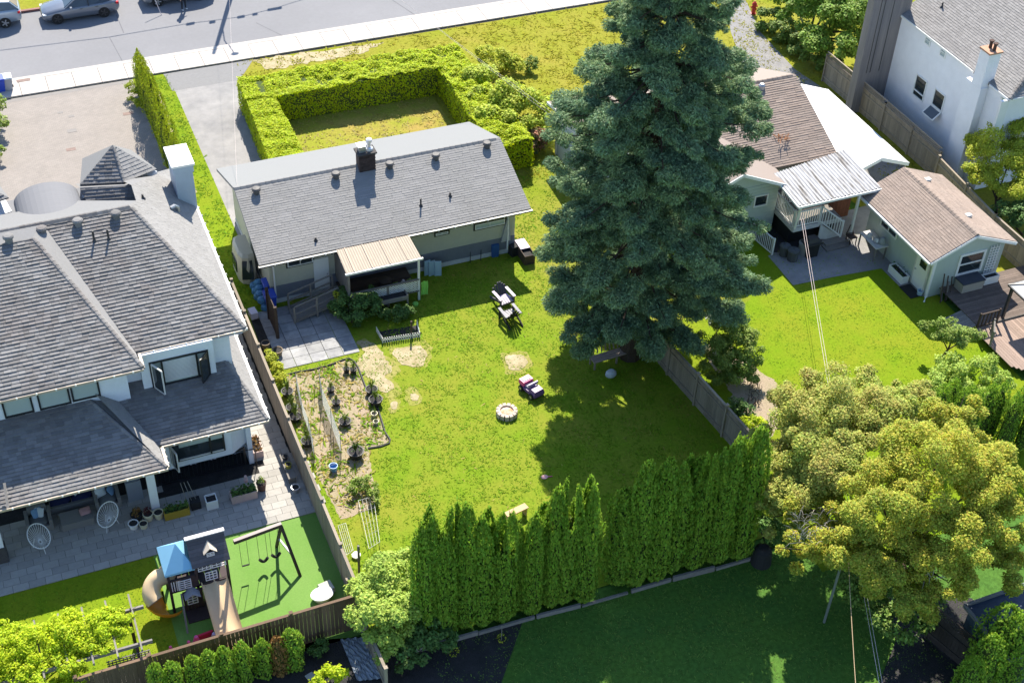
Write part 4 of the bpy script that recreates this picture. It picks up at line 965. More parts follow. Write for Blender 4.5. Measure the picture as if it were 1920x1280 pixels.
for cy, z, w, h, my in ((54.35, 2.9, 1.0, 1.3, 0), (52.65, 3.08, .95, 1.02, 0), (54.65, 5.68, .5, .5, 1), (53.25, 5.68, .5, .52, 1)):
    f = window(WH, (wx, cy, z), (0, -1, 0), (-1, 0, 0), w, h, WHITE, GLASS if h > .8 else GLASS_B, my=my, fw=.06)
mb = MB(); mb.beam((wx - .045, 54.85, 2.62), (wx - .045, 53.85, 2.62), .05, .06); mb.build('mullion', WHITE, WH)
f = MB(); o_ = np.array([wx - .05, 53.12, 2.52]); u_ = np.array([0, -.92, 0.]); v_ = np.array([-.45, 0, -.38])
for a, b in ((o_, o_ + u_), (o_ + v_, o_ + u_ + v_), (o_, o_ + v_), (o_ + u_, o_ + u_ + v_)): f.beam(a, b, .06, .05)
f = f.build('open_casement', WHITE, WH); g = MB(); g.hexa([o_, o_ + u_, o_ + u_ + [0, 0, .02], o_ + [0, 0, .02]], [o_ + v_, o_ + u_ + v_, o_ + u_ + v_ + [0, 0, .02], o_ + v_ + [0, 0, .02]]); g.build('casement_glass', GLASS, f)
mb = MB(); mb.box(47.92, wx - .004, 49.3, 50.55, 0, 5.7); mb.box(47.925, wx - .005, 49.35, 50.1, 5.701, 7.65); chw = mb.build('chimney', STUCCO_W, WH); 
mb = MB(); mb.box(wx - .003, 48.65, 49.35, 50.1, we - .3, 7.65); mb.build('chimney_back', STUCCO_W, chw)
mb = MB(); mb.box(47.86, 48.71, 49.29, 50.16, 7.652, 7.74); mb.build('chimney_cap', mat('terracotta_cap', (.42, .24, .16), var=.15), chw)
for y in (49.55, 49.88): mb = MB(); mb.lathe((48.3, y, 7.74), [(.09, 0), (.08, .35), (.13, .36), (.13, .42)], 10); mb.build('chimney_pot', mat('rusty_pot', (.08, .045, .035), var=.3), chw)
c = PP(1766, 14, q1[0], np.cross(q1[1] - q1[0], q1[3] - q1[0])); pipe_vent(wr_, c, .3)
mb = MB(); mb.box(47.9, 48.39, 47.6, 47.75, 2.4, 5.9); mb.build('downspout', GUTTER_W, WH)
# grey rendered wing that faces the camera
GREYR = mat('grey_render', (.25, .225, .215), var=.16, scale=1.2, stretch=(6, 6, .35), bump=.35, bscale=40, rough=.95, col2=(.17, .16, .16), tscale=.5)
mb = MB(); mb.box(46.25, 48.85, 57.2, 57.75, 0, 8.4); mb.build('wing', GREYR, WH)
mb = MB()
for x in (46.75, 47.0, 47.6): mb.box(x, x + .03, 57.17, 57.198, 2.6, 7.9)
mb.build('render_joint', mat('joint_dark', (.08, .075, .075), var=.2), WH)
# ================================================================== PLANTS
def leafmat(name, col, rnd=.35, hue=.02, trans=.25, col2=None, ts=1.2): return mat(name, col, var=.12, scale=1.5, rnd=rnd, hue=hue, trans=trans, rough=.65, spec=.25, col2=col2, tscale=ts)
L_SPR = leafmat('spruce_needle', (.225, .32, .145), .42, .025, .34, col2=(.155, .25, .145), ts=.9)
L_ARB = leafmat('cypress_leaf', (.225, .37, .035), .35, .02, .45)
L_ARBY = leafmat('cypress_leaf_yellow', (.28, .34, .014), .35, .02, .42)
L_HEDGE = leafmat('hedge_leaf', (.44, .53, .006), .28, .02, .42)
L_MAP = leafmat('golden_leaf', (.41, .48, .09), .38, .04, .42, col2=(.45, .42, .10), ts=.5)
L_MAP2 = leafmat('golden_leaf_deep', (.50, .48, .05), .38, .04, .44, col2=(.38, .43, .06), ts=.6)
L_GRN = leafmat('shrub_leaf', (.20, .30, .04), .35, .02, .38, col2=(.27, .34, .08), ts=1.2)
L_PALE = leafmat('pale_leaf', (.42, .54, .10), .3, .02, .38, col2=(.31, .43, .07), ts=1.0)
L_DARK = leafmat('dark_leaf', (.085, .16, .035), .4, .02, .2)
L_YEL = leafmat('yellow_leaf', (.52, .54, .05), .3, .02, .48, col2=(.40, .46, .05))
L_VINE = leafmat('vine_leaf', (.52, .62, .02), .3, .02, .45, col2=(.42, .54, .02), ts=1.0)
L_RUST = leafmat('rust_leaf', (.20, .11, .03), .35, .02, .2)
ARB_R = {}
INNER = mat('light_block_dark', (.05, .075, .016), var=.3, scale=6, rough=.95)  # dark tone of the cores added to stop light inside crowns and hedges
def make_arbor(name, label, seed, m, h=1., r=.12, n=2600, cat='tree', group=None, split=False, leaf=.026, lobes=5):
    """unit-height conical cypress; scaled per copy"""
    rg = np.random.default_rng(seed)
    t = thing(name, label, cat, (0, 0, 0), group); ARB_R[t.name] = r
    def prof(z): return r * np.clip(np.minimum((z + .06) * 6, 1.0), 0, 1) * np.clip(1.04 - np.clip((z - .62) / .405, 0, 1) ** 2.6, .03, 1)
    z = rg.uniform(0, 1, n) ** .92; a = rg.uniform(0, 2 * np.pi, n)
    lob = 1 + .13 * np.sin(a * lobes + 2.2 * z + seed) + .08 * np.sin(a * 11 + z * 20) + .06 * rg.normal(size=n)
    # second leader makes some tips fork
    off = np.where((split) & (z > .72), .35 * r * np.sign(np.cos(a + seed)), 0)
    rad = prof(z) * lob * (1 if not split else np.where(z > .72, .75, 1))
    p = np.c_[rad * np.cos(a) + off, rad * np.sin(a), z * (1 + .02 * rg.normal(size=n))]
    nr_ = np.c_[np.cos(a), np.sin(a), np.full(n, .25)]
    V, Q = leaves(p, leaf, .62, nrm=nr_ * 1.1, spread=.55, rs=rg, dirv=np.c_[np.cos(a) * .3, np.sin(a) * .3, np.ones(n)])
    fast_mesh('crown', V, Q, m, t)
    mb = MB(); zz = np.linspace(.0, .74 if split else .86, 9); mb.lathe((0, 0, 0), [(max(.004, float(prof(q)) * .72 * (1 - .8 * (i / 8) ** 6)), float(q)) for i, q in enumerate(zz)], 10); mb.build('light_block_core', INNER, t)  # solid dark core added to block light through the crown
    mb = MB(); mb.tube([(0, 0, -.02), (0, 0, .05)], r * .12, 6); mb.build('trunk', BARK, t)
    return t
def place_arbor(protos, tip, base_y, wid, label, k, base=None, hscale=1.0):
    q = PY(tip[0], tip[1], base_y) if base is None else None
    if base is None: x, y, h = float(q[0]), base_y, float(q[2]) * hscale
    else: x, y, h = base[0], base[1], base[2]
    c = copy_tree(protos[k % len(protos)], (x, y, 0), rz=k * 1.37, label=label); s = wid / (2 * ARB_R[protos[k % len(protos)].name])
    c.scale = (s * (1 + .08 * math.sin(k * 3.1)), s * (1 + .08 * math.cos(k * 2.3)), h); return c
def retire(protos):
    for t in protos:
        for ch in list(t.children): bpy.data.objects.remove(ch)
        bpy.data.objects.remove(t)
tips = [((796, 985), 1.0), ((808, 962), 1.0), ((835, 998), .85), ((852, 952), .95), ((876, 950), 1.0), ((911, 965), 1.0), ((930, 980), .8), ((951, 965), .95), ((966, 990), .7), ((987, 985), .95), ((1006, 968), .85), ((1031, 950), 1.0), ((1049, 918), .95), ((1074, 911), 1.05), ((1092, 926), .9), ((1113, 906), 1.05),
        ((1174, 921), 1.1), ((1195, 925), .8), ((1218, 871), 1.1), ((1236, 884), .9), ((1258, 865), 1.1), ((1290, 866), 1.1), ((1317, 861), .95), ((1335, 857), .8), ((1351, 878), .75), ((1372, 845), 1.0), ((1390, 824), 1.1), ((1408, 832), 1.0), ((1431, 805), 1.05)]
GRP = 'columnar cypresses in the hedge behind the lawn'
protos = [make_arbor('cypress', 'x y z w', s, L_ARB, group=GRP, split=(s % 2 == 0), n=6500, lobes=4 + s % 3) for s in (11, 12, 13, 14)]
desc = {0: 'end cypress of the hedge, nearest the pale leafy shrub', 15: 'bright tipped cypress just left of the gap in the hedge', 16: 'dark cypress just right of the gap in the hedge', 28: 'last tall cypress of the hedge, beside the golden trees'}
ordn = ['first', 'second', 'third', 'fourth', 'fifth', 'sixth', 'seventh', 'eighth', 'ninth', 'tenth', 'eleventh', 'twelfth', 'thirteenth', 'fourteenth', 'fifteenth', 'sixteenth']
for i, (tp, w) in enumerate(tips):
    lb = desc.get(i) or ('%s cypress of the hedge counting from the pale leafy shrub' % ordn[i] if i < 16 else '%s cypress to the right of the gap in the hedge' % ordn[i - 16])
    place_arbor(protos, tp, 30.65 + .24 * math.sin(i * 2.4) - .02 * i, w * .96, lb, i)
retire(protos)
GRP = 'small globe-topped cypresses in front of the brown fence'
protos = [make_arbor('small_cypress', 'x y z w', s, L_ARB, group=GRP, n=1500, r=.17, leaf=.05, lobes=4) for s in (21, 22)]
nm = ['leftmost small cypress before the brown fence, cut by the picture edge', 'second small cypress from the left before the brown fence', 'third small cypress from the left before the brown fence', 'fourth small cypress from the left before the brown fence', 'fifth small cypress from the left before the brown fence', 'widest small cypress in the middle before the brown fence', 'green small cypress just left of the rusty brown one']
for i, tp in enumerate(((288, 1246), (320, 1243), (358, 1230), (388, 1220), (417, 1215), (451, 1205), (489, 1200))):
    place_arbor(protos, tp, 30.95, .60 + .1 * (i % 3 == 1), nm[i], i)
place_arbor(protos, (544, 1182), 30.95, .72, 'green small cypress between the rusty one and the shrub', 3)
retire(protos)
protos = [make_arbor('small_cypress', 'x y z w', 23, L_RUST, n=1500, r=.15, leaf=.045)]
place_arbor(protos, (519, 1196), 30.95, .7, 'rusty brown dying small cypress before the brown fence', 1); retire(protos)
GRP = 'slender cypresses beside the forecourt'
protos = [make_arbor('slender_cypress', 'x y z w', s, L_ARBY, group=GRP, split=(s % 2 == 0), n=2000) for s in (31, 32)]
fc = [(8.35, 72.6, 2.6), (8.3, 71.8, 3.2), (8.35, 70.8, 3.4), (8.25, 69.8, 3.5), (8.35, 68.8, 3.7), (8.3, 67.8, 3.8), (8.35, 66.7, 3.7), (8.3, 65.7, 3.9), (8.25, 64.6, 3.8), (8.35, 63.5, 3.6), (8.3, 62.3, 3.4), (8.35, 61.2, 3.2)]
for i, b in enumerate(fc): place_arbor(protos, None, 0, .66, 'slender cypress beside the forecourt, %s' % ('nearest the street' if i == 0 else 'nearest the chimney' if i == 11 else '%s from the street' % ordn[i]), i, base=b)
retire(protos)
GRP = 'dark cypresses behind the timber deck'
protos = [make_arbor('dark_cypress', 'x y z w', s, L_ARB, group=GRP, n=1800) for s in (41, 42)]
for i, (a, b) in enumerate(((1775, 722), (1790, 706), (1812, 730), (1820, 718), (1840, 733), (1860, 715), (1887, 718), (1905, 735), (1925, 725), (1945, 730))):
    q = P(a, b, 3.3); place_arbor(protos, None, 0, .75, 'dark cypress behind the golden trees and the deck, %s' % ('leftmost' if i == 0 else '%s from the left' % ordn[i]), i, base=(q[0], q[1] - .2 * (i % 2), 3.3))
retire(protos)
GRP = 'bright cypresses in the bottom right corner'
protos = [make_arbor('bright_cypress', 'x y z w', s, L_ARB, group=GRP, n=3500, r=.16, leaf=.026) for s in (51, 52)]
for i, (a, b, z, w) in enumerate(((1900, 1142, 4.0, 1.5), (1925, 1160, 4.0, 1.4), (1834, 1236, 3.2, 1.0), (1868, 1195, 3.6, 1.1))):
    q = P(a, b, z); place_arbor(protos, None, 0, w, ['tallest bright cypress in front of the dark blue shed', 'bright cypress cut by the right picture edge below the shed', 'short bright cypress at the foot of the corner group', 'middle bright cypress of the corner group'][i], i, base=(q[0], q[1], z))
retire(protos)
# --- clipped hedge round the front yard
def hedge_block(parent, poly, h, n_top, n_side, seed, m, lump=.10, leaf=.20):
    rg = np.random.default_rng(seed); poly = np.array(poly, float)
    lo, hi = poly.min(0), poly.max(0)
    p = rg.uniform(lo, hi, (n_top * 3, 2)); p = p[pts_in_poly(p, poly)][:n_top]
    z = h + lump * 2 * (vnoise(p, .9, seed) - .5) + lump * 1.6 * (vnoise(p, .35, seed + 2) - .5) + rg.normal(size=len(p)) * .03
    T = np.c_[p, z]; Nt = np.tile([0, 0, 1.], (len(p), 1))
    L = [np.linalg.norm(poly[(i + 1) % len(poly)] - poly[i]) for i in range(len(poly))]; S = []; Ns = []
    for i in range(len(poly)):
        a, b = poly[i], poly[(i + 1) % len(poly)]; k = int(n_side * L[i] / sum(L)); t = rg.uniform(size=k)
        d = (b - a) / L[i]; nn = np.array([d[1], -d[0]]); zz = rg.uniform(.02, 1, k) * h
        q = a + (b - a) * t[:, None]; bul = .05 * (vnoise(np.c_[t * L[i], zz], .5, seed + 5 + i) - .5) * 2 + rg.normal(size=k) * .03
        S.append(np.c_[q + nn * bul[:, None], zz]); Ns.append(np.tile([nn[0], nn[1], .35], (k, 1)))
    pts_ = np.vstack([T] + S); nn = np.vstack([Nt] + Ns)
    V, Q = leaves(pts_, leaf, .65, nrm=nn * 1.6, spread=.5, rs=rg)
    fast_mesh('foliage', V, Q, m, parent)
    mb = MB(); c = poly.mean(0); ins = c + (poly - c) * (1 - .16 / np.linalg.norm(poly - c, axis=1, keepdims=True))
    k = len(ins); mb.add([(q[0], q[1], 0) for q in ins] + [(q[0], q[1], h - .12) for q in ins], [tuple(range(k - 1, -1, -1)), tuple(range(k, 2 * k))] + [(i, (i + 1) % k, (i + 1) % k + k, i + k) for i in range(k)]); mb.build('light_block_core', INNER, parent)  # solid dark core added to block light through the hedge
HD = thing('hedge', 'clipped bright green hedge enclosing the dry front yard on three sides', 'hedge', (19.5, 68, 0))
hedge_block(HD, [(12.75, 59.6), (14.7, 59.6), (14.75, 67.35), (13.2, 67.35)], 1.75, 15000, 8000, 1, L_HEDGE, leaf=.11)
hedge_block(HD, [(13.15, 67.02), (26.3, 67.02), (26.4, 69.3), (13.25, 69.5)], 1.75, 27000, 13500, 2, L_HEDGE, lump=.14, leaf=.11)
hedge_block(HD, [(24.2, 58.2), (26.6, 58.2), (26.3, 67.35), (24.4, 67.35)], 1.75, 19000, 9500, 3, L_HEDGE, lump=.16, leaf=.11)
# --- broad-leaved trees and shrubs
def make_tree(name, label, cat, base, blobs, m, n, leaf=.16, trunk_r=.12, sub=14, spread=.5, group=None, seed=1, limbs=True, bark=None, bias=.35, flat=.8, lump=(.26, .46)):
    rg = np.random.default_rng(seed); t = thing(name, label, cat, base, group); base = np.array([base[0], base[1], 0.])
    P_, N_ = [], []
    tot = sum(b[3] ** 2 for b in blobs)
    for bx, by, bz, br in blobs:
        c = np.array([bx, by, bz]); k = max(3, int(sub * (br / blobs[0][3]) ** 1.5)); nb = int(n * br ** 2 / tot)
        d = unit(rg.normal(size=(k, 3)) + [0, 0, bias]); rr_ = br * rg.uniform(.45, .95, (k, 1)); sc = c + d * rr_ * [1, 1, flat]
        sr = br * rg.uniform(lump[0], lump[1], k)
        w = sr ** 2 / (sr ** 2).sum(); cnt = (w * nb).astype(int)
        for j in range(k):
            dd = unit(rg.normal(size=(cnt[j], 3)) + d[j] * .55 + [0, 0, .25]); q = rg.uniform(0, 1, (cnt[j], 1)) ** .35
            pp = sc[j] + dd * sr[j] * q * [1.1, 1.1, .8]; P_.append(pp + rg.normal(size=pp.shape) * .03); N_.append(dd * .6 + [0, 0, .9])
    pts_ = np.vstack(P_); nn = np.vstack(N_); g = pts_[:, 2] > .03; pts_, nn = pts_[g], nn[g]
    V, Q = leaves(pts_, leaf, .68, nrm=nn, spread=spread, rs=rg); fast_mesh('crown', V, Q, m, t)
    if limbs:
        mb = MB(); top = np.array(blobs[0][:3]) * [1, 1, .75]; mid = base + (top - base) * .5 + [rg.normal() * .1, rg.normal() * .1, 0]
        mb.tube([base - [0, 0, .05], base + (mid - base) * .5, mid, top], [trunk_r * 1.25, trunk_r, trunk_r * .8, trunk_r * .4], 8)
        mb.build('trunk', bark or BARK, t)
        for bx, by, bz, br in blobs[1:]:
            mb = MB(); e = np.array([bx, by, bz]); s0 = base + (mid - base) * rg.uniform(.6, 1.0); m1 = (s0 + e) / 2 + [0, 0, br * .15]
            mb.tube([s0, m1, e, e + (e - m1) * .5], [trunk_r * .55, trunk_r * .4, trunk_r * .25, trunk_r * .08], 6); mb.build('limb', bark or BARK, t)
    return t
# ------------------------------------------------------------------ the big spruce
def make_spruce():
    rg = np.random.default_rng(5); bx, by = 24.75, 42.3
    t = thing('spruce_tree', 'huge dark blue-green spruce towering over the middle of the gardens', 'tree', (bx, by, 0))
    base = np.array([bx, by, 0.])
    mb = MB(); mb.tube([base - [0, 0, .1], base + [0, 0, 1.5], base + [.05, 0, 8], base + [.1, .05, 16], base + [.1, .05, 23]], [.55, .42, .33, .2, .05], 10); mb.build('trunk', BARK, t)
    def R(z):   # crown radius against height
        return np.interp(z, [2.4, 4.0, 6.0, 9, 12, 15, 17.5, 20, 23.5], [3.4, 4.2, 4.65, 4.65, 4.1, 3.25, 2.35, 1.5, .25])
    PT, NM, DR = [], [], []; wood = MB(); z = 2.5; w = 0; ib = 0
    while z < 23.3:  # whorl by whorl
        nbr = int(rg.integers(8, 11)); a0 = rg.uniform(0, 6.28); w += 1
        for b_ in range(nbr):
            zz = z + rg.normal() * .30; a = a0 + b_ * 6.283 / nbr + rg.normal() * .16; ib += 1
            L = R(zz) * rg.uniform(.55, 1.18) * (1 + .10 * math.sin(3 * a + zz * .6)); out = np.array([math.cos(a), math.sin(a), 0]); side = np.array([-out[1], out[0], 0])
            droop = -.30 - .14 * (zz < 8) * rg.uniform() - .08 * rg.uniform(); s = base + [0, 0, zz + .22 * L]
            def br(u): return s + out * L * u + np.array([0, 0, 1.]) * (droop * L * u + .16 * L * u ** 3)
            wood.tube([br(0), br(.35), br(.7), br(.97)], [.06, .045, .03, .012], 4, cap=False)
            nt = max(5, int(3 + 3.1 * L))
            for k in range(nt):
                u = rg.uniform(.28, 1.0) ** .62; sgn = 1 if k % 2 else -1
                wd_ = (.15 + .62 * (1 - u)) * L * .30 + .06
                c0 = br(u) + side * sgn * rg.uniform(.2, 1) * wd_ + [0, 0, -rg.uniform(0, .16)]
                r = rg.choice([.20, .26, .32, .40, .50], p=[.25, .28, .25, .14, .08]) * (1 - .15 * (zz > 17)); n = int(400 * r * r / .16)
                d = unit(rg.normal(size=(n, 3)) + out * .4 + [0, 0, -.05]); q = rg.uniform(.2, 1, (n, 1)) ** .6
                PT.append(c0 + d * r * q * [1.1, 1.1, .74]); NM.append(unit(d + rg.normal(size=(n, 3)) * .6 + [0, 0, .7])); DR.append(unit(d * .8 + out * .5 + [0, 0, -.2]))
        z += .46 + .10 * rg.uniform()
    p = np.vstack(PT); nm = np.vstack(NM); dr = np.vstack(DR); g = p[:, 2] > .25; p, nm, dr = p[g], nm[g], dr[g]
    V, Q = leaves(p, .15, .30, nrm=nm * .8, spread=.5, rs=rg, dirv=dr); fast_mesh('crown', V, Q, L_SPR, t)
    wood.build('branches', BARK, t, kind='stuff'); print('spruce quads', len(p))
make_spruce()
def B(*q): return [(*P(a, b, z), r)[:2] + (z, r) for a, b, z, r in q]
make_tree('golden_tree', 'broad olive-gold tree with pale feathery foliage, left one of the two at the lower right', 'tree', (27.2, 29.4), B((1545, 775, 5.2, 2.0), (1615, 750, 4.6, 1.6), (1490, 850, 4.4, 1.5), (1660, 785, 5.0, 1.6), (1545, 880, 4.6, 1.8), (1480, 760, 3.4, 1.2), (1700, 750, 3.8, 1.1), (1480, 930, 3.6, 1.2), (1600, 860, 5.0, 1.5), (1450, 830, 3.0, 1.0), (1452, 905, 3.8, 1.2), (1468, 965, 3.2, 1.0)), L_MAP, 150000, leaf=.09, seed=3, sub=42, lump=(.14, .30), spread=.55)  # last two crown blobs are added to throw shade on the rear lawn
make_tree('golden_tree', 'large bright golden-green tree nearest the right edge, in front of the olive one', 'tree', (27.8, 26.2), B((1760, 890, 6.2, 2.2), (1655, 950, 5.7, 1.8), (1855, 890, 5.6, 1.7), (1570, 1000, 4.6, 1.5), (1505, 1030, 3.9, 1.0), (1800, 1010, 5.0, 1.8), (1690, 1060, 4.2, 1.4), (1890, 990, 4.6, 1.4), (1785, 800, 5.6, 1.5), (1715, 1130, 3.2, 1.2), (1870, 1060, 3.8, 1.2), (1620, 1050, 4.2, 1.5), (1760, 1080, 4.2, 1.4), (1530, 960, 4.0, 1.3)), L_MAP2, 200000, leaf=.09, seed=4, sub=42, lump=(.14, .30), spread=.55)
make_tree('young_tree', 'small light green tree between the lawn and the timber deck stairs', 'tree', P(1768, 668), B((1790, 622, 1.7, .85), (1755, 618, 1.5, .6), (1825, 632, 1.5, .6)), L_GRN, 5200, leaf=.10, trunk_r=.06, seed=5)
make_tree('shrub', 'broad pale green shrub below the small tree by the deck', 'shrub', P(1800, 745), B((1790, 695, .9, .85), (1845, 690, .9, .8), (1750, 720, .7, .7), (1875, 715, .8, .6), (1820, 730, .7, .7)), L_PALE, 9000, leaf=.10, trunk_r=.05, seed=6)
make_tree('dark_shrub', 'dark shrub at the foot of the pale shrub above the golden trees', 'shrub', P(1755, 775), B((1745, 762, .5, .45), (1790, 772, .5, .45)), L_DARK, 1800, leaf=.10, trunk_r=.04, seed=61)
make_tree('yellow_green_tree', 'yellow-green tree against the white house at the right edge', 'tree', (47.9, 45.6), B((1870, 290, 3.2, 1.5), (1915, 240, 3.4, 1.2), (1845, 330, 2.6, 1.0), (1900, 345, 2.6, 1.1), (1930, 300, 3, 1.2), (1840, 270, 2.8, 1.0), (1880, 250, 3.4, 1.1)), L_YEL, 34000, leaf=.11, trunk_r=.09, seed=7)
make_tree('dark_tree', 'dark tree in the shade behind the brown roofed garden house', 'tree', (48.6, 42.8), B((1895, 400, 1.5, 1.0), (1930, 420, 1.6, 1.1)), L_DARK, 4000, leaf=.14, trunk_r=.08, seed=8)
make_tree('leafy_shrub', 'tall pale green leafy shrub over the fence corner at the bottom', 'shrub', (9.5, 30.7), B((725, 1085, 1.9, .95), (700, 1140, 1.9, .9), (745, 1150, 1.7, .9), (745, 1060, 1.4, .7), (715, 1200, 1.2, .75), (675, 1100, 1.5, .6), (760, 1105, 1.4, .6)), L_PALE, 22000, leaf=.11, trunk_r=.06, seed=9, sub=20)
make_tree('dark_shrub', 'dark green shrub in the shade at the left foot of the cypress hedge', 'shrub', (11.2, 29.6), B((800, 1170, .9, .75), (830, 1195, .7, .6), (785, 1210, .7, .6), (760, 1235, .7, .5)), L_DARK, 4200, leaf=.13, trunk_r=.05, seed=10)
make_tree('bush', 'small yellow-green bush by the torn tarp at the bottom edge', 'shrub', P(612, 1285), B((612, 1268, .6, .4), (630, 1262, .6, .35), (598, 1280, .5, .3)), L_VINE, 1300, leaf=.10, trunk_r=.03, seed=11)
make_tree('bush', 'rounded dark bush before the brown fence beside the last small cypress', 'shrub', P(601, 1222), B((600, 1212, .35, .35),), L_DARK, 700, leaf=.09, trunk_r=.03, seed=12, limbs=False)
make_tree('porch_shrub', 'dark leafy shrub in front of the lattice porch', 'shrub', P(660, 605), B((650, 570, .9, .75), (690, 575, .8, .65), (625, 585, .6, .5), (665, 595, .55, .55), (690, 550, 1.0, .45)), L_DARK, 7000, leaf=.12, trunk_r=.05, seed=13)
make_tree('porch_shrub', 'low dark shrub under the wooden planter table', 'shrub', P(738, 595), B((722, 590, .3, .35), (748, 588, .35, .4), (765, 585, .3, .35)), L_DARK, 2200, leaf=.10, trunk_r=.03, seed=14, limbs=False)
make_tree('flower_spike', 'pale yellow flowering spray on the shrub by the ramp', 'plant', P(632, 578), B((630, 553, 1.15, .16), (634, 560, 1.0, .12)), L_YEL, 260, leaf=.08, trunk_r=.02, seed=15)
make_tree('lane_tree', 'large green tree beside the gravel lane at the top', 'tree', (47.2, 66.5), B((1570, 55, 2.6, 1.9), (1530, 20, 2.6, 1.6), (1600, 20, 3.2, 1.8), (1600, 90, 2.0, 1.3), (1490, 10, 1.8, 1.3), (1540, 90, 1.6, 1.3), (1565, 10, 3.0, 1.6), (1620, 60, 2.6, 1.3)), mat('lane_leaf', (.17, .28, .03), var=.1, rnd=.35, hue=.02, trans=.25, rough=.65), 34000, leaf=.17, trunk_r=.16, seed=16)
make_tree('lane_hedge', 'rough dark hedge with grass along the gravel lane', 'hedge', (46.2, 66), B((1470, 60, .7, 1.0), (1500, 85, .7, .9), (1530, 105, .7, .9), (1560, 125, .7, .8), (1590, 150, .6, .7), (1445, 35, .7, .9)), mat('lane_hedge_leaf', (.13, .20, .03), var=.1, rnd=.4, hue=.02, trans=.2, rough=.65), 12000, leaf=.15, trunk_r=.05, seed=17, limbs=False)
make_tree('big_shrub', 'large loose green shrub spilling over the right arm of the hedge', 'shrub', (27.6, 62.3), B((960, 195, 1.5, 1.5), (905, 150, 1.3, 1.3), (1000, 215, 1.3, 1.3), (935, 235, 1.2, 1.2), (965, 265, .9, 1.0), (900, 200, 1.2, 1.1), (1015, 255, .8, .8)), mat('loose_leaf', (.38, .47, .03), var=.1, rnd=.35, hue=.02, trans=.4, rough=.65, col2=(.44, .50, .06), tscale=.8), 17000, leaf=.17, trunk_r=.08, seed=18)
make_tree('yellow_bush', 'rounded yellow-leaved bush behind the hedge corner', 'shrub', P(940, 130), B((935, 112, .8, 1.0), (965, 118, .7, .7), (910, 105, .7, .7)), L_YEL, 4600, leaf=.14, trunk_r=.05, seed=19)
make_tree('bush', 'small dark green bush on the yellow lawn beside the yellow bush', 'shrub', P(996, 135), B((994, 122, .5, .45), (1000, 112, .7, .3)), L_GRN, 900, leaf=.12, trunk_r=.03, seed=20)
make_tree('rhododendron', 'shaded bush with pink blossom beside the pale blue house end', 'shrub', P(1012, 285), B((1010, 255, .9, .55), (1002, 275, .5, .45)), mat('pink_blossom', (.50, .20, .15), var=.2, rnd=.3, trans=.2, col2=(.06, .12, .03), tscale=3), 1300, leaf=.14, trunk_r=.03, seed=21)
make_tree('fence_shrub', 'lime green shrub against the fence beside the spruce', 'shrub', P(1375, 715), B((1380, 640, 1.6, .85), (1402, 655, 1.4, .7), (1358, 665, 1.4, .8), (1385, 690, .9, .75), (1362, 615, 1.8, .7), (1335, 640, 1.6, .7), (1345, 690, .9, .7), (1400, 700, .6, .5)), L_GRN, 20000, leaf=.10, trunk_r=.05, seed=22)
make_tree('blossom_shrub', 'shrub with whitish blossom under the right skirts of the spruce', 'shrub', P(1345, 640), B((1345, 600, 1.3, .45), (1352, 580, 1.5, .35)), mat('white_blossom', (.5, .55, .45), var=.2, rnd=.3, trans=.2), 1500, leaf=.11, trunk_r=.03, seed=23)
make_tree('bush', 'rounded dark bush beside the corner fence and the bark bed', 'shrub', P(1380, 780), B((1380, 760, .5, .5), (1395, 772, .45, .4)), L_DARK, 1500, leaf=.10, trunk_r=.03, seed=24, limbs=False)
make_tree('bush', 'bright green bush between the corner fence and the cypress hedge', 'shrub', P(1415, 805), B((1410, 792, .45, .4), (1425, 800, .4, .35)), L_VINE, 1300, leaf=.10, trunk_r=.03, seed=25, limbs=False)
make_tree('edge_shrub', 'green shrub at the left picture edge beside the forecourt', 'shrub', (-2.2, 68.3), B((-8, 230, 1.0, .6), (-5, 285, .6, .5), (-10, 200, 1.2, .6)), L_GRN, 2500, leaf=.13, trunk_r=.04, seed=26)
make_tree('round_shrub', 'round clipped shrub beside the street end of the slender cypresses', 'shrub', P(254, 178), B((255, 163, .6, .5), (258, 180, .5, .45), (262, 195, .45, .4)), L_ARBY, 1800, leaf=.10, trunk_r=.03, seed=27, limbs=False)
make_tree('flower_bed', 'low yellow flowering plants along the board fence above the vegetable bed', 'plant', P(525, 700), B((512, 672, .3, .28), (520, 690, .3, .3), (528, 708, .3, .28), (505, 660, .3, .22)), L_YEL, 1700, leaf=.09, trunk_r=.02, seed=28, limbs=False)
make_tree('weeds', 'tangle of weeds at the lower end of the vegetable bed', 'plant', P(690, 925), B((685, 905, .35, .4), (665, 915, .3, .3), (700, 930, .3, .35)), L_GRN, 1100, leaf=.10, trunk_r=.02, seed=29, limbs=False)
make_tree('tree_skirt', 'dark bushy undergrowth beneath the golden trees', 'shrub', P(1640, 1130), B((1640, 1110, 1.0, .9), (1690, 1170, 1.2, .9), (1600, 1090, .9, .8), (1730, 1130, 1.4, .9)), mat('under_leaf', (.15, .25, .04), var=.1, rnd=.4, hue=.02, trans=.2, rough=.65), 6000, leaf=.14, trunk_r=.04, seed=30, limbs=False)
make_tree('dark_shrub', 'dark green shrub between the last cypress and the golden trees', 'shrub', P(1440, 1030), B((1430, 960, 1.6, .9), (1445, 1000, 1.0, .7), (1420, 910, 2.2, .7)), mat('mid_leaf', (.10, .20, .035), var=.1, rnd=.4, hue=.02, trans=.2, rough=.65), 5200, leaf=.11, trunk_r=.05, seed=31)
bb = MB(); r_ = random.Random(3)
for k in range(40):
    a = P(1410 + r_.uniform(-10, 16), 735 + r_.uniform(-28, 28), .02); bb.tube([a, a + np.array([r_.uniform(-.15, .15), r_.uniform(-.15, .15), r_.uniform(.1, .35)]), a + np.array([r_.uniform(-.3, .3), r_.uniform(-.3, .3), r_.uniform(.3, .5)])], [.018, .012, .006], 4)
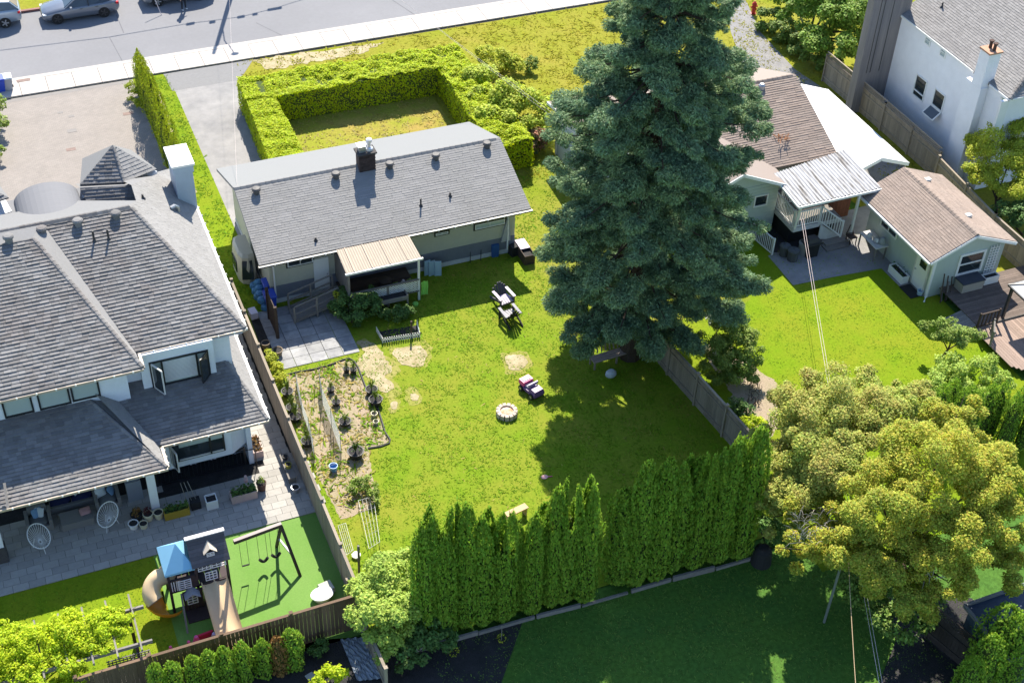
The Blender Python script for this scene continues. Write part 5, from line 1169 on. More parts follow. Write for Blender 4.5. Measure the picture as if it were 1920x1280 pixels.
bb.top('bare_bush', DARKW, 'bare dark twiggy bush on the bark bed beside the lawn', 'shrub')
tw = MB()
for k in range(70):
    a = P(1530 + r_.uniform(-45, 25), 985 + r_.uniform(-30, 35), 5.0 + r_.uniform(-.3, .3)); b = a + np.array([r_.uniform(-.5, .5), r_.uniform(-.5, .3), r_.uniform(.0, .45)]); tw.tube([a, (a + b) / 2 + np.array([0, 0, .1]), b], [.014, .01, .004], 4)
for k in range(50):
    a = P(1745 + r_.uniform(-35, 25), 1060 + r_.uniform(-20, 25), 4.3 + r_.uniform(-.3, .3)); b = a + np.array([r_.uniform(-.5, .5), r_.uniform(-.5, .3), r_.uniform(.0, .4)]); tw.tube([a, (a + b) / 2 + np.array([0, 0, .1]), b], [.012, .01, .004], 4)
tw.top('bare_branches', mat('pale_twig', (.30, .27, .23), var=.2), 'pale bare twigs showing in the front of the bright golden tree', 'branches')
# ------------------------------------------------------------------ vine covered pergola, lower left
PG = thing('pergola', 'dark timber pergola with lattice screen under a lime green vine', 'pergola', (-1.6, 33.2, 0))
for x in (-4.6, -2.0, .6):
    for y in (32.3, 33.9): mb = MB(); mb.box(x - .06, x + .06, y - .06, y + .06, 0, 1.95); mb.build('post', DARKW, PG)
for y in (32.3, 33.9): mb = MB(); mb.box(-5.4, 1.15, y - .04, y + .04, 1.952, 2.10); mb.build('beam', GREYW, PG)
for k in range(8): x = -5.0 + k * .82; mb = MB(); mb.box(x - .03, x + .03, 31.9, 34.5, 2.102, 2.22); mb.build('rafter', GREYW, PG)
for i in range(12): mb = MB(); x = -.45 + i * .125; mb.box(x, x + .035, 32.20, 32.22, .35, 1.75); mb.build('lattice_slat', GREYW, PG)
for k in range(12): mb = MB(); z = .38 + k * .12; mb.box(-.5, 1.0, 32.17, 32.198, z, z + .035); mb.build('lattice_slat', GREYW, PG)
vine = [(-4.6, 33.4, 2.2, .8), (-3.6, 33.6, 2.3, .9), (-2.6, 33.3, 2.3, .9), (-1.6, 33.5, 2.3, .85), (-.7, 33.4, 2.25, .75), (-3.1, 32.5, 2.0, .8), (-2.0, 32.4, 2.0, .7), (-4.2, 32.4, 1.9, .8), (-1.2, 32.7, 2.1, .6), (-3.4, 31.9, 1.3, .6), (-4.6, 31.8, 1.2, .7), (-2.3, 31.95, 1.3, .5), (-5.3, 33.2, 2.1, .8), (-.2, 33.5, 2.25, .65), (.1, 33.1, 2.2, .55), (.3, 33.5, 2.2, .45), (-.5, 32.7, 2.1, .5), (-3.9, 31.5, .9, .7), (-2.9, 31.6, 1.0, .6), (-1.6, 32.0, 1.6, .55)]
make_tree('vine', 'lime green climbing vine heaped over the pergola at the lower left', 'vine', (-2.5, 32.3), vine, L_VINE, 56000, leaf=.09, trunk_r=.05, seed=41, sub=40, flat=.6, lump=(.16, .32))
# ================================================================== THINGS
def bottom(a, b, dy=0., z=.05): q = P(a, b, z); return np.array([q[0], q[1] + dy, z])
def round_pot(name, label, cat, c, r, h, m, plant=None, pm=None, group=None, n=120, ph=.35, soil=True, taper=.75, pl=.09, pname='plant', spiky=False):
    t = thing(name, label, cat, c, group); c = np.array([c[0], c[1], c[2] if len(c) > 2 else 0.])
    mb = MB(); mb.lathe(c, [(r * taper, 0), (r * .98, h * .9), (r * 1.06, h * .92), (r * 1.06, h), (r * .9, h), (r * .88, h * .88), (.01, h * .87)], 16); mb.build('pot', m, t)
    if soil: mb = MB(); mb.lathe(c, [(r * .87, h * .885), (r * .5, h * .91), (.01, h * .92)], 12); mb.build('soil', SOIL, t)
    if plant:
        rg = np.random.default_rng(int(c[0] * 100) % 9999)
        if spiky:
            mb = MB()
            for k in range(plant):
                a = rg.uniform(0, 6.28); q = c + [0, 0, h * .9]; e = q + np.array([math.cos(a) * rg.uniform(.1, .6) * r, math.sin(a) * rg.uniform(.1, .6) * r, ph * rg.uniform(.6, 1.1)]); mb.tube([q, (q + e) / 2 + [0, 0, .03], e], [.014, .012, .004], 3)
            mb.build('stems', pm or L_GRN, t)
        k = plant * (1 if spiky else 6); d = unit(rg.normal(size=(k, 3)) + [0, 0, .5]); p = c + [0, 0, h + ph * .35] + d * [r * .9, r * .9, ph * .55] * rg.uniform(.4, 1, (k, 1))
        V, Q = leaves(p, pl, .6, nrm=d + [0, 0, .4], rs=rg); fast_mesh(pname, V, Q, pm or L_GRN, t)
    return t
def box_planter(name, label, c, sx, sy, h, m, plants=0, pm=None, rz=0, cat='planter', group=None, ph=.3):
    t = thing(name, label, cat, c, group); c = np.array(c, float); w = .035
    R_ = Matrix.Rotation(rz, 3, 'Z'); tr = lambda x, y, z: tuple(c + np.array(R_ @ Vector((x, y, z))))
    mb = MB()
    def bx(x0, x1, y0, y1, z0, z1, M_): M_.hexa([tr(x0, y0, z0), tr(x1, y0, z0), tr(x1, y1, z0), tr(x0, y1, z0)], [tr(x0, y0, z1), tr(x1, y0, z1), tr(x1, y1, z1), tr(x0, y1, z1)])
    a, b = sx / 2, sy / 2
    bx(-a, a, -b, -b + w, 0, h, mb); bx(-a, a, b - w, b, 0, h, mb); bx(-a, -a + w, -b + w, b - w, 0, h, mb); bx(a - w, a, -b + w, b - w, 0, h, mb); mb.build('box', m, t)
    mb = MB(); bx(-a + w + .002, a - w - .002, -b + w + .002, b - w - .002, .02, h * .82, mb); mb.build('soil', SOIL, t)
    if plants:
        rg = np.random.default_rng(plants); p = np.array([tr(rg.uniform(-a, a) * .95, rg.uniform(-b, b) * .95, h * .85 + rg.uniform(0, ph)) for _ in range(plants)])
        V, Q = leaves(p, .12, .6, nrm=np.array([0, 0, .8]), rs=rg); fast_mesh('plant', V, Q, pm or L_DARK, t)
    return t
def cushion(parent, c, sx, sy, sz, m, rz=0, tilt=0, name='cushion'):
    mb = MB(); n = 6; V = []; Rz = Matrix.Rotation(rz, 3, 'Z') @ Matrix.Rotation(tilt, 3, 'X')
    for s in (-1, 1):
        for i in range(n + 1):
            for j in range(n + 1):
                u, v = i / n * 2 - 1, j / n * 2 - 1; z = s * sz / 2 * (max(0, 1 - u ** 4) * max(0, 1 - v ** 4)) ** .5
                V.append(tuple(np.array(c) + np.array(Rz @ Vector((u * sx / 2, v * sy / 2, z)))))
    k = (n + 1) ** 2; Fc = []
    for i in range(n):
        for j in range(n):
            a = i * (n + 1) + j; Fc.append((a + k, a + n + 1 + k, a + n + 2 + k, a + 1 + k)); Fc.append((a, a + 1, a + n + 2, a + n + 1))
    mb.add(V, Fc); return mb.build(name, m, parent, smooth=True)
# ------------------------------------------------------------------ play set
def Z(x, y, z=0.): return P(260 + x / 5.333, 960 + y / 5.333, z)
PS = thing('play_set', 'dark timber play tower with blue canopy, spiral tube, wave slide and white windows', 'play set', (3.6, 35.2, 0))
tx0, tx1, ty0, ty1 = 3.24, 4.40, 34.95, 36.15; bx0, bx1 = 2.24, 3.22
WP = mat('play_white', (.66, .62, .64), var=.03, rough=.5); PBR = mat('play_brown', (.045, .030, .033), var=.2, scale=6, rnd=.15, rough=.75)
for x in (tx0, tx1):
    for y in (ty0, ty1): mb = MB(); mb.box(x - .05, x + .05, y - .05, y + .05, 0, 2.25); mb.build('post', PBR, PS)
for x in (bx0,):
    for y in (ty0, ty1): mb = MB(); mb.box(x - .05, x + .05, y - .05, y + .05, 0, 2.3); mb.build('post', PBR, PS)
for i in range(8): mb = MB(); mb.box(bx0 + i * .27, bx0 + i * .27 + .26, ty0, ty1, 1.13, 1.17); mb.build('floor_board', PBR, PS)
# slatted gable roof on the right tower
ry = 35.55; rz_ = 3.05; re = 2.28
A, Bq, C_, D = np.array([tx0 - .12, ty0 - .2, re]), np.array([tx1 + .12, ty0 - .2, re]), np.array([tx1 + .12, ry, rz_]), np.array([tx0 - .12, ry, rz_])
n = 8
for i in range(n):
    for s in (1, -1):
        a, b = i / n, (i + .93) / n
        f = (lambda p: p) if s == 1 else (lambda p: np.array([p[0], 2 * ry - p[1], p[2]]))
        p = [f(A + (D - A) * a), f(Bq + (C_ - Bq) * a), f(Bq + (C_ - Bq) * b), f(A + (D - A) * b)]
        mb = MB(); mb.slab([q + [0, 0, .02] for q in p], .025); mb.build('roof_board', mat('play_roof', (.075, .068, .078), var=.2, rnd=.25, rough=.6, spec=.4), PS)
mb = MB(); mb.beam(D + [-.03, 0, .03], C_ + [.03, 0, .03], .16, .05); mb.build('ridge_board', WP, PS)
# dormer
dm = MB(); dx, dy, dz_ = 3.87, 35.0, 2.50
dm.hexa([(dx - .17, dy, dz_), (dx + .17, dy, dz_), (dx + .17, dy + .35, dz_), (dx - .17, dy + .35, dz_)], [(dx - .17, dy, dz_ + .2), (dx + .17, dy, dz_ + .2), (dx + .17, dy + .5, dz_ + .2), (dx - .17, dy + .5, dz_ + .2)])
dm = dm.build('dormer', PBR, PS); mb = MB()
mb.slab([(dx + .25, dy - .06, dz_ + .17), (dx + .25, dy + .5, dz_ + .17), (dx, dy + .5, dz_ + .42), (dx, dy - .06, dz_ + .42)], .03); mb.slab([(dx - .25, dy + .5, dz_ + .17), (dx - .25, dy - .06, dz_ + .17), (dx, dy - .06, dz_ + .42), (dx, dy + .5, dz_ + .42)], .03); mb.build('dormer_roof', mat('dormer_tan', (.50, .43, .36), var=.06), dm)
def pwin(c, w, h, nx, ny, parent=PS, m=WP):
    mb = MB(); x, y, z = c; t = .035
    for i in range(nx + 2): xx = x - w / 2 + w * i / (nx + 1); mb.box(xx - t / 2, xx + t / 2, y - .02, y, z - h / 2, z + h / 2)
    for j in range(ny + 2): zz = z - h / 2 + h * j / (ny + 1); mb.box(x - w / 2 - t / 2, x + w / 2 + t / 2, y - .045, y - .021, zz - t / 2, zz + t / 2)
    return mb.build('play_window', m, parent)
pwin((dx, dy - .01, dz_ + .1), .26, .16, 1, 1, dm)
pwin((3.57, ty0 - .06, 2.08), .46, .24, 2, 1); pwin((4.10, ty0 - .06, 2.08), .5, .24, 2, 1)
mb = MB(); mb.box(tx0, tx1, ty0 - .03, ty0 + .0, 1.86, 1.93); mb.box(tx0, tx1, ty0 - .03, ty0, 2.23, 2.28); mb.build('wall_rail', PBR, PS)
for i in range(8): mb = MB(); mb.box(tx0 + .05 + i * .14, tx0 + .05 + i * .14 + .13, ty1 - .02, ty1 + .01, 1.17, 2.2); mb.build('wall_board', PBR, PS)
for i in range(7): mb = MB(); mb.box(bx0 + .03 + i * .14, bx0 + .03 + i * .14 + .13, ty1 - .02, ty1 + .01, 1.17, 1.75); mb.build('wall_board', PBR, PS)
pwin((3.77, ty0 - .02, 1.52), .42, .42, 2, 2); pwin((2.77, ty0 - .08, 1.50), .46, .44, 1, 3)
for i in range(4): mb = MB(); mb.box(bx0 + .05 + i * .09, bx0 + .09 + i * .09, ty0 - .03, ty0, 1.17, 1.72); mb.build('baluster', WP, PS)
mb = MB(); mb.box(bx0, bx1, ty0 - .05, ty0 + .02, 1.72, 1.79); mb.box(bx0, bx1 + 1.2, ty0 - .05, ty0 + .02, 1.10, 1.17); mb.build('rail', PBR, PS)
mb = MB(); mb.box(bx0 + .4, bx1, ty0 - .06, ty0 - .022, 1.18, 1.72); mb.build('wall_panel', PBR, PS)
# lower play house with porch gable
for i in range(7): mb = MB(); mb.box(2.62 + i * .125, 2.738 + i * .125, ty0 - .12, ty0 - .08, .02, 1.08); mb.build('wall_board', PBR, PS)
pwin((2.95, ty0 - .14, .62), .36, .42, 1, 2)
mb = MB(); mb.slab([(3.24, ty0 - .45, 1.0), (3.24, ty0 - .05, 1.0), (2.95, ty0 - .05, 1.22), (2.95, ty0 - .45, 1.22)], .03); mb.slab([(2.66, ty0 - .05, 1.0), (2.66, ty0 - .45, 1.0), (2.95, ty0 - .45, 1.22), (2.95, ty0 - .05, 1.22)], .03); mb.build('porch_gable', mat('gable_grey', (.30, .30, .34), var=.06), PS)
mb = MB(); mb.beam((2.58, ty0 - .15, 1.1), (2.48, ty0 - 1.15, .02), .07, .04); mb.build('climbing_plank', GREYW, PS)
mb = MB(); mb.box(2.62, 3.42, ty0 - .75, ty0 - .15, .0, .06); mb.build('threshold', PBR, PS)
# blue pyramid canopy
pk = np.array([2.74, 35.55, 3.0]); cs = [np.array([bx0 - .12, ty0 - .15, 2.28]), np.array([bx1 + .0, ty0 - .15, 2.28]), np.array([bx1, ty1 + .12, 2.28]), np.array([bx0 - .12, ty1 + .12, 2.28])]
mb = MB()
for i in range(4): mb.add([cs[i], cs[(i + 1) % 4], pk], [(0, 1, 2)])
for i in range(4): mb.add([cs[i], cs[(i + 1) % 4], cs[(i + 1) % 4] - [0, 0, .10], cs[i] - [0, 0, .10]], [(0, 3, 2, 1)])
mb.build('canopy', BLUEFAB, PS)
# wave slide (two lanes)
sl_ = MB(); nx_, ns_ = 15, 22; s0, s1 = np.array([3.36, 34.95, 1.20]), np.array([3.40, 32.55, .16]); V = []
for i in range(ns_ + 1):
    u = i / ns_; yy = s0[1] + (s1[1] - s0[1]) * u; base_z = s0[2] + (s1[2] - s0[2]) * (u ** .9) + .06 * math.sin(u * math.pi * 2.2) * (1 - u * .4)
    if u > .9: base_z = max(base_z, .17)
    for j in range(nx_):
        v = j / (nx_ - 1); lane = abs(math.sin(math.pi * v * 2)) if True else 0
        z = base_z - .12 * lane + (.06 if j in (0, nx_ - 1) else 0); V.append((s0[0] + (s1[0] - s0[0]) * u + v * .98, yy, z))
sl_.add(V, [(i * nx_ + j, (i + 1) * nx_ + j, (i + 1) * nx_ + j + 1, i * nx_ + j + 1) for i in range(ns_) for j in range(nx_ - 1)])
so_ = sl_.build('slide', TAN, PS, smooth=True)
mb = MB()
for xx in (0, .98):
    for i in range(ns_):
        u, w = i / ns_, (i + 1) / ns_; p, q = V[i * nx_ + (0 if xx == 0 else nx_ - 1)], V[(i + 1) * nx_ + (0 if xx == 0 else nx_ - 1)]
        mb.add([p, q, (q[0], q[1], max(q[2] - .22, .02)), (p[0], p[1], max(p[2] - .22, .02))], [(0, 1, 2, 3)])
mb.build('slide_side', TAN, so_)
mb = MB(); mb.box(3.40, 4.38, 32.42, 32.6, .02, .13); mb.build('slide_foot', YEL, so_)
# spiral tube slide
c = np.array([1.96, 35.2]); pts_ = []; rr2 = []
for i in range(26):
    u = i / 25; a = math.radians(75) + u * math.radians(245); R2 = .40
    pts_.append((c[0] + R2 * math.cos(a) + (.30 if u < .08 else 0), c[1] + R2 * math.sin(a) + (.25 if u < .04 else 0), 1.45 - 1.12 * u)); rr2.append(.34 if u < .8 else .34 + .02 * (u - .8))
ts = MB(); ts.tube(pts_[:15], .34, 14, cap=False); tso = ts.build('tube_slide', TAN, PS, smooth=True)
ts = MB(); k = 10; V = []
for i in range(13, 26):
    p = np.array(pts_[i]); q = np.array(pts_[min(i + 1, 25)]) if i < 25 else p + (p - np.array(pts_[24])); d = unit(q - p); sd = unit(np.cross(d, [0, 0, 1.])); up = np.cross(sd, d)
    for j in range(k + 1):
        t = math.pi * (1.0 + j / k); V.append(p + .36 * (sd * math.cos(t) + up * math.sin(t)))
ts.add(V, [(i * (k + 1) + j, i * (k + 1) + j + 1, (i + 1) * (k + 1) + j + 1, (i + 1) * (k + 1) + j) for i in range(12) for j in range(k)]); ts.build('slide_chute', YEL, tso, smooth=True)
mb = MB(); mb.tube([(c[0], c[1] + .1, 0), (c[0], c[1] + .1, .9)], .05, 8); mb.build('slide_leg', BLACK, tso)
# swing beam with frame
SW = thing('swing_set', 'dark timber swing beam with its leg frame on the turf', 'swing set', (5.8, 35.6, 0))
bz = 2.05; e0_, e1_ = np.array([4.86, 35.72, bz]), np.array([6.75, 35.95, bz])
mb = MB(); mb.beam(e0_, e1_, .12, .16); mb.build('beam', DARKW, SW)
mb = MB(); mb.beam(e0_ + [0, 0, .085], e1_ + [0, 0, .085], .14, .02); mb.build('beam_top_strip', mat('beam_top', (.36, .30, .28), var=.1), SW)  # paler strip along the top of the dark beam
for p in ((7.08, 34.98, 0), (6.62, 36.75, 0)): mb = MB(); mb.beam(e1_ - [.02, 0, .05], p, .09, .11); mb.build('leg', DARKW, SW)
mb = MB(); mb.beam((6.94, 35.35, .85), (6.66, 36.4, .85), .07, .07); mb.build('brace', WHITE_D, SW)
for x, wd_ in ((5.05, .35), (5.75, .40), (6.25, .40)):
    tpt = e0_ + (e1_ - e0_) * ((x - 4.86) / 1.89)
    for d in (0, wd_ * .8):
        mb = MB(); mb.beam((tpt[0] + d, tpt[1] + .02, bz - .08), (tpt[0] + d, tpt[1], .58), .014, .014); mb.build('rope', DMETAL, SW)
    mb = MB()
    if x > 5.5: mb.tube([(tpt[0] + wd_ * .8 * k / 6, tpt[1], .58 - .17 * math.sin(math.pi * k / 6)) for k in range(7)], .06, 6)
    else: mb.beam((tpt[0], tpt[1], .58), (tpt[0] + .28, tpt[1], .58), .05, .04)
    mb.build('seat', RUBBER, SW)
# ------------------------------------------------------------------ terrace furniture
def K(x, y, z=.05): return P(x / 6.4, 860 + y / 6.4, z)
def armchair(label, c, w=.95, d=.85, rz=0, pillows=()):
    t = thing('armchair', label, 'armchair', c, 'grey wicker armchairs under the porch roof'); c = np.array(c, float)
    mb = MB(); mb.box(c[0] - w / 2, c[0] + w / 2, c[1] - d / 2, c[1] + d / 2, .05, .34); mb.build('seat_base', WICKER, t)
    for s in (-1, 1): mb = MB(); mb.box(*(sorted((c[0] + s * w / 2, c[0] + s * (w / 2 - .14)))), c[1] - d / 2, c[1] + d / 2, .342, .60); mb.build('arm', WICKER, t)
    mb = MB(); mb.box(c[0] - w / 2 + .141, c[0] + w / 2 - .141, c[1] + d / 2 - .15, c[1] + d / 2, .342, .78); mb.build('backrest', WICKER, t)
    cushion(t, (c[0], c[1] - .06, .42), w - .3, d - .2, .16, mat('grey_cushion', (.13, .14, .15), var=.06))
    for dx_, m, rzz in pillows: cushion(t, (c[0] + dx_, c[1] + .12, .6), .42, .42, .14, m, rz=rzz, tilt=1.0, name='pillow')
    return t
PB, PW, PP_ = mat('pillow_blue', (.16, .28, .42), var=.2, scale=12), mat('pillow_white', (.52, .56, .55), var=.1), mat('pillow_pink', (.45, .25, .24), var=.08)
q = K(500, 880); armchair('grey wicker armchair with a blue pillow, at the left of the porch', (q[0], q[1] + .42, .05), w=1.0, pillows=((.0, PB, .3), (.05, PW, -.5)))
q = K(1320, 610); armchair('grey wicker armchair with pale pillows, beside the porch column', (q[0], q[1] + .42, .05), w=1.0, pillows=((-.2, PW, .2), (.2, PB, 1.2)))
OT = thing('ottoman', 'low grey wicker coffee table with a pink pillow on the terrace', 'table', K(950, 830)); q = K(950, 830)
mb = MB(); mb.cbox((q[0], q[1] + .35, .05), 1.25, .7, .36); mb.build('top', WICKER, OT)
pl = thing('pillow', 'pink pillow lying on the wicker coffee table', 'pillow', (q[0] + .36, q[1] + .42, .44)); cushion(pl, (q[0] + .36, q[1] + .42, .49), .42, .42, .12, PP_, rz=.1, name='cover')
SF = thing('sofa', 'navy cushioned sofa with a white pillow in the deep shade of the porch', 'sofa', (q[0], q[1] + 1.55, .05)); s_ = (q[0] - .05, q[1] + 1.5)
mb = MB(); mb.cbox((s_[0], s_[1], .05), 1.7, .85, .34); mb.build('seat_base', WICKER, SF); mb = MB(); mb.cbox((s_[0], s_[1] + .5, .05), 1.7, .16, .75); mb.build('backrest', WICKER, SF)
for s in (-1, 1): cushion(SF, (s_[0] + s * .42, s_[1], .47), .8, .78, .18, NAVY)
pl = thing('pillow', 'white pillow set cornerwise on the navy sofa', 'pillow', (s_[0] + .2, s_[1] + .1, .6)); cushion(pl, (s_[0] + .2, s_[1] + .1, .66), .5, .5, .14, PW, rz=.78, tilt=.25, name='cover')
FRB = thing('grill', 'tall grey covered grill standing beside the white porch column', 'grill', (*K(1640, 500)[:2], .05)); q = K(1640, 500)
mb = MB(); mb.cbox((q[0], q[1] + .35, .05), .62, .7, 1.05, taper=.92); mb.build('cover', mat('grill_cover', (.22, .24, .27), var=.08), FRB); mb = MB(); mb.cbox((q[0], q[1] + .35, 1.102), .5, .5, .14, taper=.8); mb.build('lid', mat('grill_cover2', (.17, .19, .22), var=.08), FRB)
def egg_chair(label, c, yaw):
    t = thing('egg_chair', label, 'chair', (0, 0, 0), 'white wire egg chairs on the terrace')
    n = 28; rim = []
    def bowl(a, u):   # u 0 bottom .. 1 rim
        x = .40 * u * math.cos(a); y = .47 * u * math.sin(a); z = .36 + .34 * u ** 2 + .24 * u * math.sin(a); return np.array([x, y, z])
    mb = MB(); mb.tube([bowl(2 * math.pi * i / n, 1) for i in range(n + 1)], .022, 6); mb.build('rim', WHITE, t)
    for i in range(n): 
        a = 2 * math.pi * i / n; mb = MB(); mb.tube([bowl(a, .12), bowl(a, .4), bowl(a, .7), bowl(a, 1)], .008, 4); mb.build('cord', WHITE, t)
    mb = MB(); mb.tube([bowl(2 * math.pi * i / n, .12) for i in range(n + 1)], .012, 5); mb.build('ring', WHITE, t)
    for a in (.6, 2.5, 4.71): mb = MB(); mb.tube([bowl(a, .5), (.34 * math.cos(a), .36 * math.sin(a), 0)], .014, 5); mb.build('leg', WHITE, t)
    t.location = [float(v) for v in c]; t.rotation_euler = (0, 0, yaw); return t
q = K(1330, 830); egg_chair('white wire egg chair on the terrace beside the flower pots', (q[0], q[1] + .1, .05), -.55)
q = K(510, 1090); egg_chair('white wire egg chair on the terrace near the stone based column', (q[0], q[1] + .1, .05), .25)
round_pot('pot', 'black round pot with orange flowers beside the porch column', 'pot', (*K(1650, 720)[:2], .05), .24, .3, TERRA, 16, L_RUST)
round_pot('pot', 'white bowl shaped pot, leftmost of the pots at the terrace edge', 'pot', (*K(1615, 845)[:2] + np.array([0, .12]), .05), .2, .26, WHITE, taper=.8)
round_pot('pot', 'small cream pot beside the white bowl shaped pot', 'pot', (*K(1735, 840)[:2] + np.array([0, .1]), .05), .17, .24, CREAM, taper=.8)
def J(x, y, z=.05): return P(280 + x / 6.4, 780 + y / 6.4, z)
round_pot('pot', 'pale yellow pot with a maroon plant beside the column foot', 'pot', (*(J(5, 1270)[:2] + np.array([0, .15])), .05), .2, .36, CREAM, 14, mat('maroon_leaf', (.10, .03, .03), rnd=.3, trans=.2))
round_pot('pot', 'pale yellow pot of bare soil left of the mustard planter', 'pot', (*(J(125, 1240)[:2] + np.array([0, .12])), .05), .19, .34, CREAM)
q = J(345, 1220); box_planter('planter', 'long mustard planter box with green plants before the basement windows', (q[0], q[1] + .18, .05), 1.0, .36, .38, MUSTARD, 220, rz=.0)
q = J(765, 1110); box_planter('planter', 'square white planter of bare soil before the basement windows', (q[0], q[1] + .2, .05), .46, .46, .44, WHITE)
q = J(1150, 1020); box_planter('planter', 'long pale pink planter box of leafy greens at the house corner', (q[0], q[1] + .2, .05), 1.05, .42, .40, PINKPOT, 260, rz=.0)
q = J(1360, 900); round_pot('pot', 'brown pot with a green plant at the end of the side path', 'pot', (q[0], q[1] + .12, .05), .2, .4, mat('brown_pot', (.10, .06, .05)), 12, L_GRN)
q = J(1310, 480); box_planter('planter', 'pinkish planter of rusty plants against the side wall of the house', (q[0], q[1] + .4, .05), .42, 1.0, .35, PINKPOT, 90, L_RUST)
PLT = thing('dark_planter', 'black box with tool handles standing before the basement windows', 'planter', (*J(570, 1120)[:2], .05)); q = J(570, 1120); mb = MB(); mb.cbox((q[0], q[1] + .18, .05), .4, .36, .4); mb.build('box', RUBBER, PLT)
for k in range(3): mb = MB(); mb.tube([(q[0] - .3 + k * .18, q[1] + .2, .4), (q[0] - .42 + k * .14, q[1] + .45, 1.3)], .016, 5); mb.build('handle', GREYW, PLT)
RL = thing('stair_rail', 'black metal railing along the sunken basement windows', 'railing', (4.8, 41.55, 0))
railing(RL, (2.95, 41.55, .0), (6.6, 41.55, .0), .95, m=BLACK, step=.16, bal=.02, posts=True)
mb = MB(); mb.tube([(6.2, 42.1, .35), (7.0, 41.3, 1.0), (7.0, 41.3, 0)], .03, 6); mb.build('handrail', BLACK, RL)
GN = thing('garden_gnome', 'small pale figure standing among the greens of the pink planter', 'ornament', (*J(1158, 770)[:2], .35)); q = J(1158, 770, .4)
mb = MB(); mb.lathe((q[0], q[1], .35), [(.08, 0), (.09, .12), (.05, .2), (.065, .26), (.05, .32), (.01, .36)], 10); mb.build('body', mat('gnome_pale', (.55, .38, .36), var=.2), GN)
# bench with pots on the side path
q = P(548, 905, .05); BN = thing('side_bench', 'narrow grey bench on the side path against the board fence', 'bench', (8.12, 40.4, .05))
mb = MB(); mb.box(7.95, 8.3, 39.7, 41.2, .40, .44); mb.build('seat', GREYW, BN)
for y in (39.8, 41.05): mb = MB(); mb.box(7.98, 8.27, y, y + .06, .05, .398); mb.build('leg', GREYW, BN)
round_pot('pot', 'black pot with a yellow rim on the side path bench', 'pot', (8.12, 40.35, .44), .13, .2, mat('yellow_rim', (.30, .27, .05)), taper=.85)
round_pot('pot', 'dark pot at the far end of the side path bench', 'pot', (8.12, 40.85, .44), .11, .18, TERRA)
q = P(556, 925, .05); round_pot('urn', 'round silver and black urn at the end of the side path', 'urn', (q[0], q[1] + .1, .05), .17, .3, METAL, soil=True, taper=.5)
# ------------------------------------------------------------------ left fence corner things
TB = thing('white_tub', 'white round edged plastic tub by the fence corner', 'tub', P(608, 1130)); q = P(608, 1130)
mb = MB(); mb.lathe((q[0], q[1] + .25, .02), [(.30, 0), (.36, .2), (.40, .22), (.40, .25), (.34, .27), (.2, .30), (.01, .31)], 20, sx=1.1, sy=.85); mb.build('shell', mat('bright_white', (.82, .82, .82), var=.02, rough=.4), TB)
mb = MB(); q = P(612, 1105); mb.cbox((q[0], q[1], .0), .55, .5, .22, .15, taper=.9); mb.top('stone_block', mat('grey_block', (.42, .42, .36), var=.15), 'grey stone block beside the white plastic tub', 'block')
for i, (a, b, m, s, lb) in enumerate(((320, 1215, PINK, .12, 'small pink cone standing on the turf, leftmost of four by the brown fence'), (354, 1205, PINK, .12, 'pink cone on the turf, second of four by the brown fence'), (368, 1196, PINK, .16, 'tall pink cone on the turf beside the red board'), (402, 1190, LILAC, .17, 'lilac cone on the turf beside the slide foot'))):
    q = P(a, b, .25); q = np.array([q[0], max(q[1], 32.1), 0]); mb = MB(); mb.lathe((q[0], q[1], .012), [(s, 0), (s, .03), (s * .9, .035), (s * .45, .34), (.01, .36)], 12); mb.top('toy_cone', m, lb, 'cone', 'toy cones along the brown fence')
mb = MB(); q = P(385, 1190, .15); mb.cbox((q[0], max(q[1], 32.05), .012), .6, .08, .26, .1); mb.top('red_board', mat('red_board', (.45, .02, .06), var=.1), 'red board leaning at the brown fence by the slide', 'board')
round_pot('pot', 'black pot with a yellowish plant on the turf beside the lattice screen', 'pot', (1.95, 32.3, .012), .2, .3, TERRA, 30, L_YEL, ph=.5)
# ------------------------------------------------------------------ vegetable bed
def tub(a, b, r, h, label, plant=20, spiky=True, m=TERRA, pm=L_GRN, ph=.4, group='black garden tubs in the vegetable bed'):
    q = P(a, b); return round_pot('garden_tub', label, 'tub', (q[0], q[1] + r * .6, .012), r, h, m, plant, pm, group, ph=ph, spiky=spiky, pl=.08)
tub(651, 700, .15, .24, 'small black tub at the top corner of the bed, left of a pair'); tub(664, 702, .16, .26, 'small black tub at the top corner of the bed, right of a pair')
tub(622, 737, .17, .2, 'black tub in the middle row, farthest from the camera', 22); tub(632, 762, .19, .2, 'black tub in the middle row, second from the house', 22); tub(649, 800, .27, .22, 'wide black tub in the middle row with tall green stems', 30)
tub(699, 742, .27, .28, 'wide black tub with spiky grass on the bed edge by the lawn', 34, ph=.6); tub(707, 762, .3, .3, 'largest black tub on the bed edge, nearest of the spiky pair', 34, ph=.55)
tub(703, 783, .14, .2, 'small pale rimmed pot below the spiky tubs', 6, m=CREAM); tub(706, 797, .12, .18, 'smallest pale pot below the spiky tubs', 5, m=CREAM)
tub(670, 862, .34, .34, 'big black tub with dark foliage at the lower end of the bed', 46, pm=L_DARK, ph=.6)
for i, (a, b) in enumerate(((541, 745), (550, 775), (556, 792), (578, 838))): tub(a, b, .26, .26, 'black tub of tomato plants against the board fence, %s' % ['nearest the patio slabs', 'second from the patio slabs', 'third from the patio slabs', 'nearest the blue bucket'][i], 44, spiky=True, ph=.75, group='tubs along the board fence')
for i, (a, b, r, h, lb) in enumerate(((500, 655, .2, .34, 'empty pot lying on its side by the fence'), (522, 668, .24, .32, 'round dry pot beside the patio slabs'))): q = P(a, b); round_pot('old_pot', lb, 'pot', (q[0], q[1] + .1, 0), r, h, mat('old_pot', (.22, .17, .12), var=.2), 0)
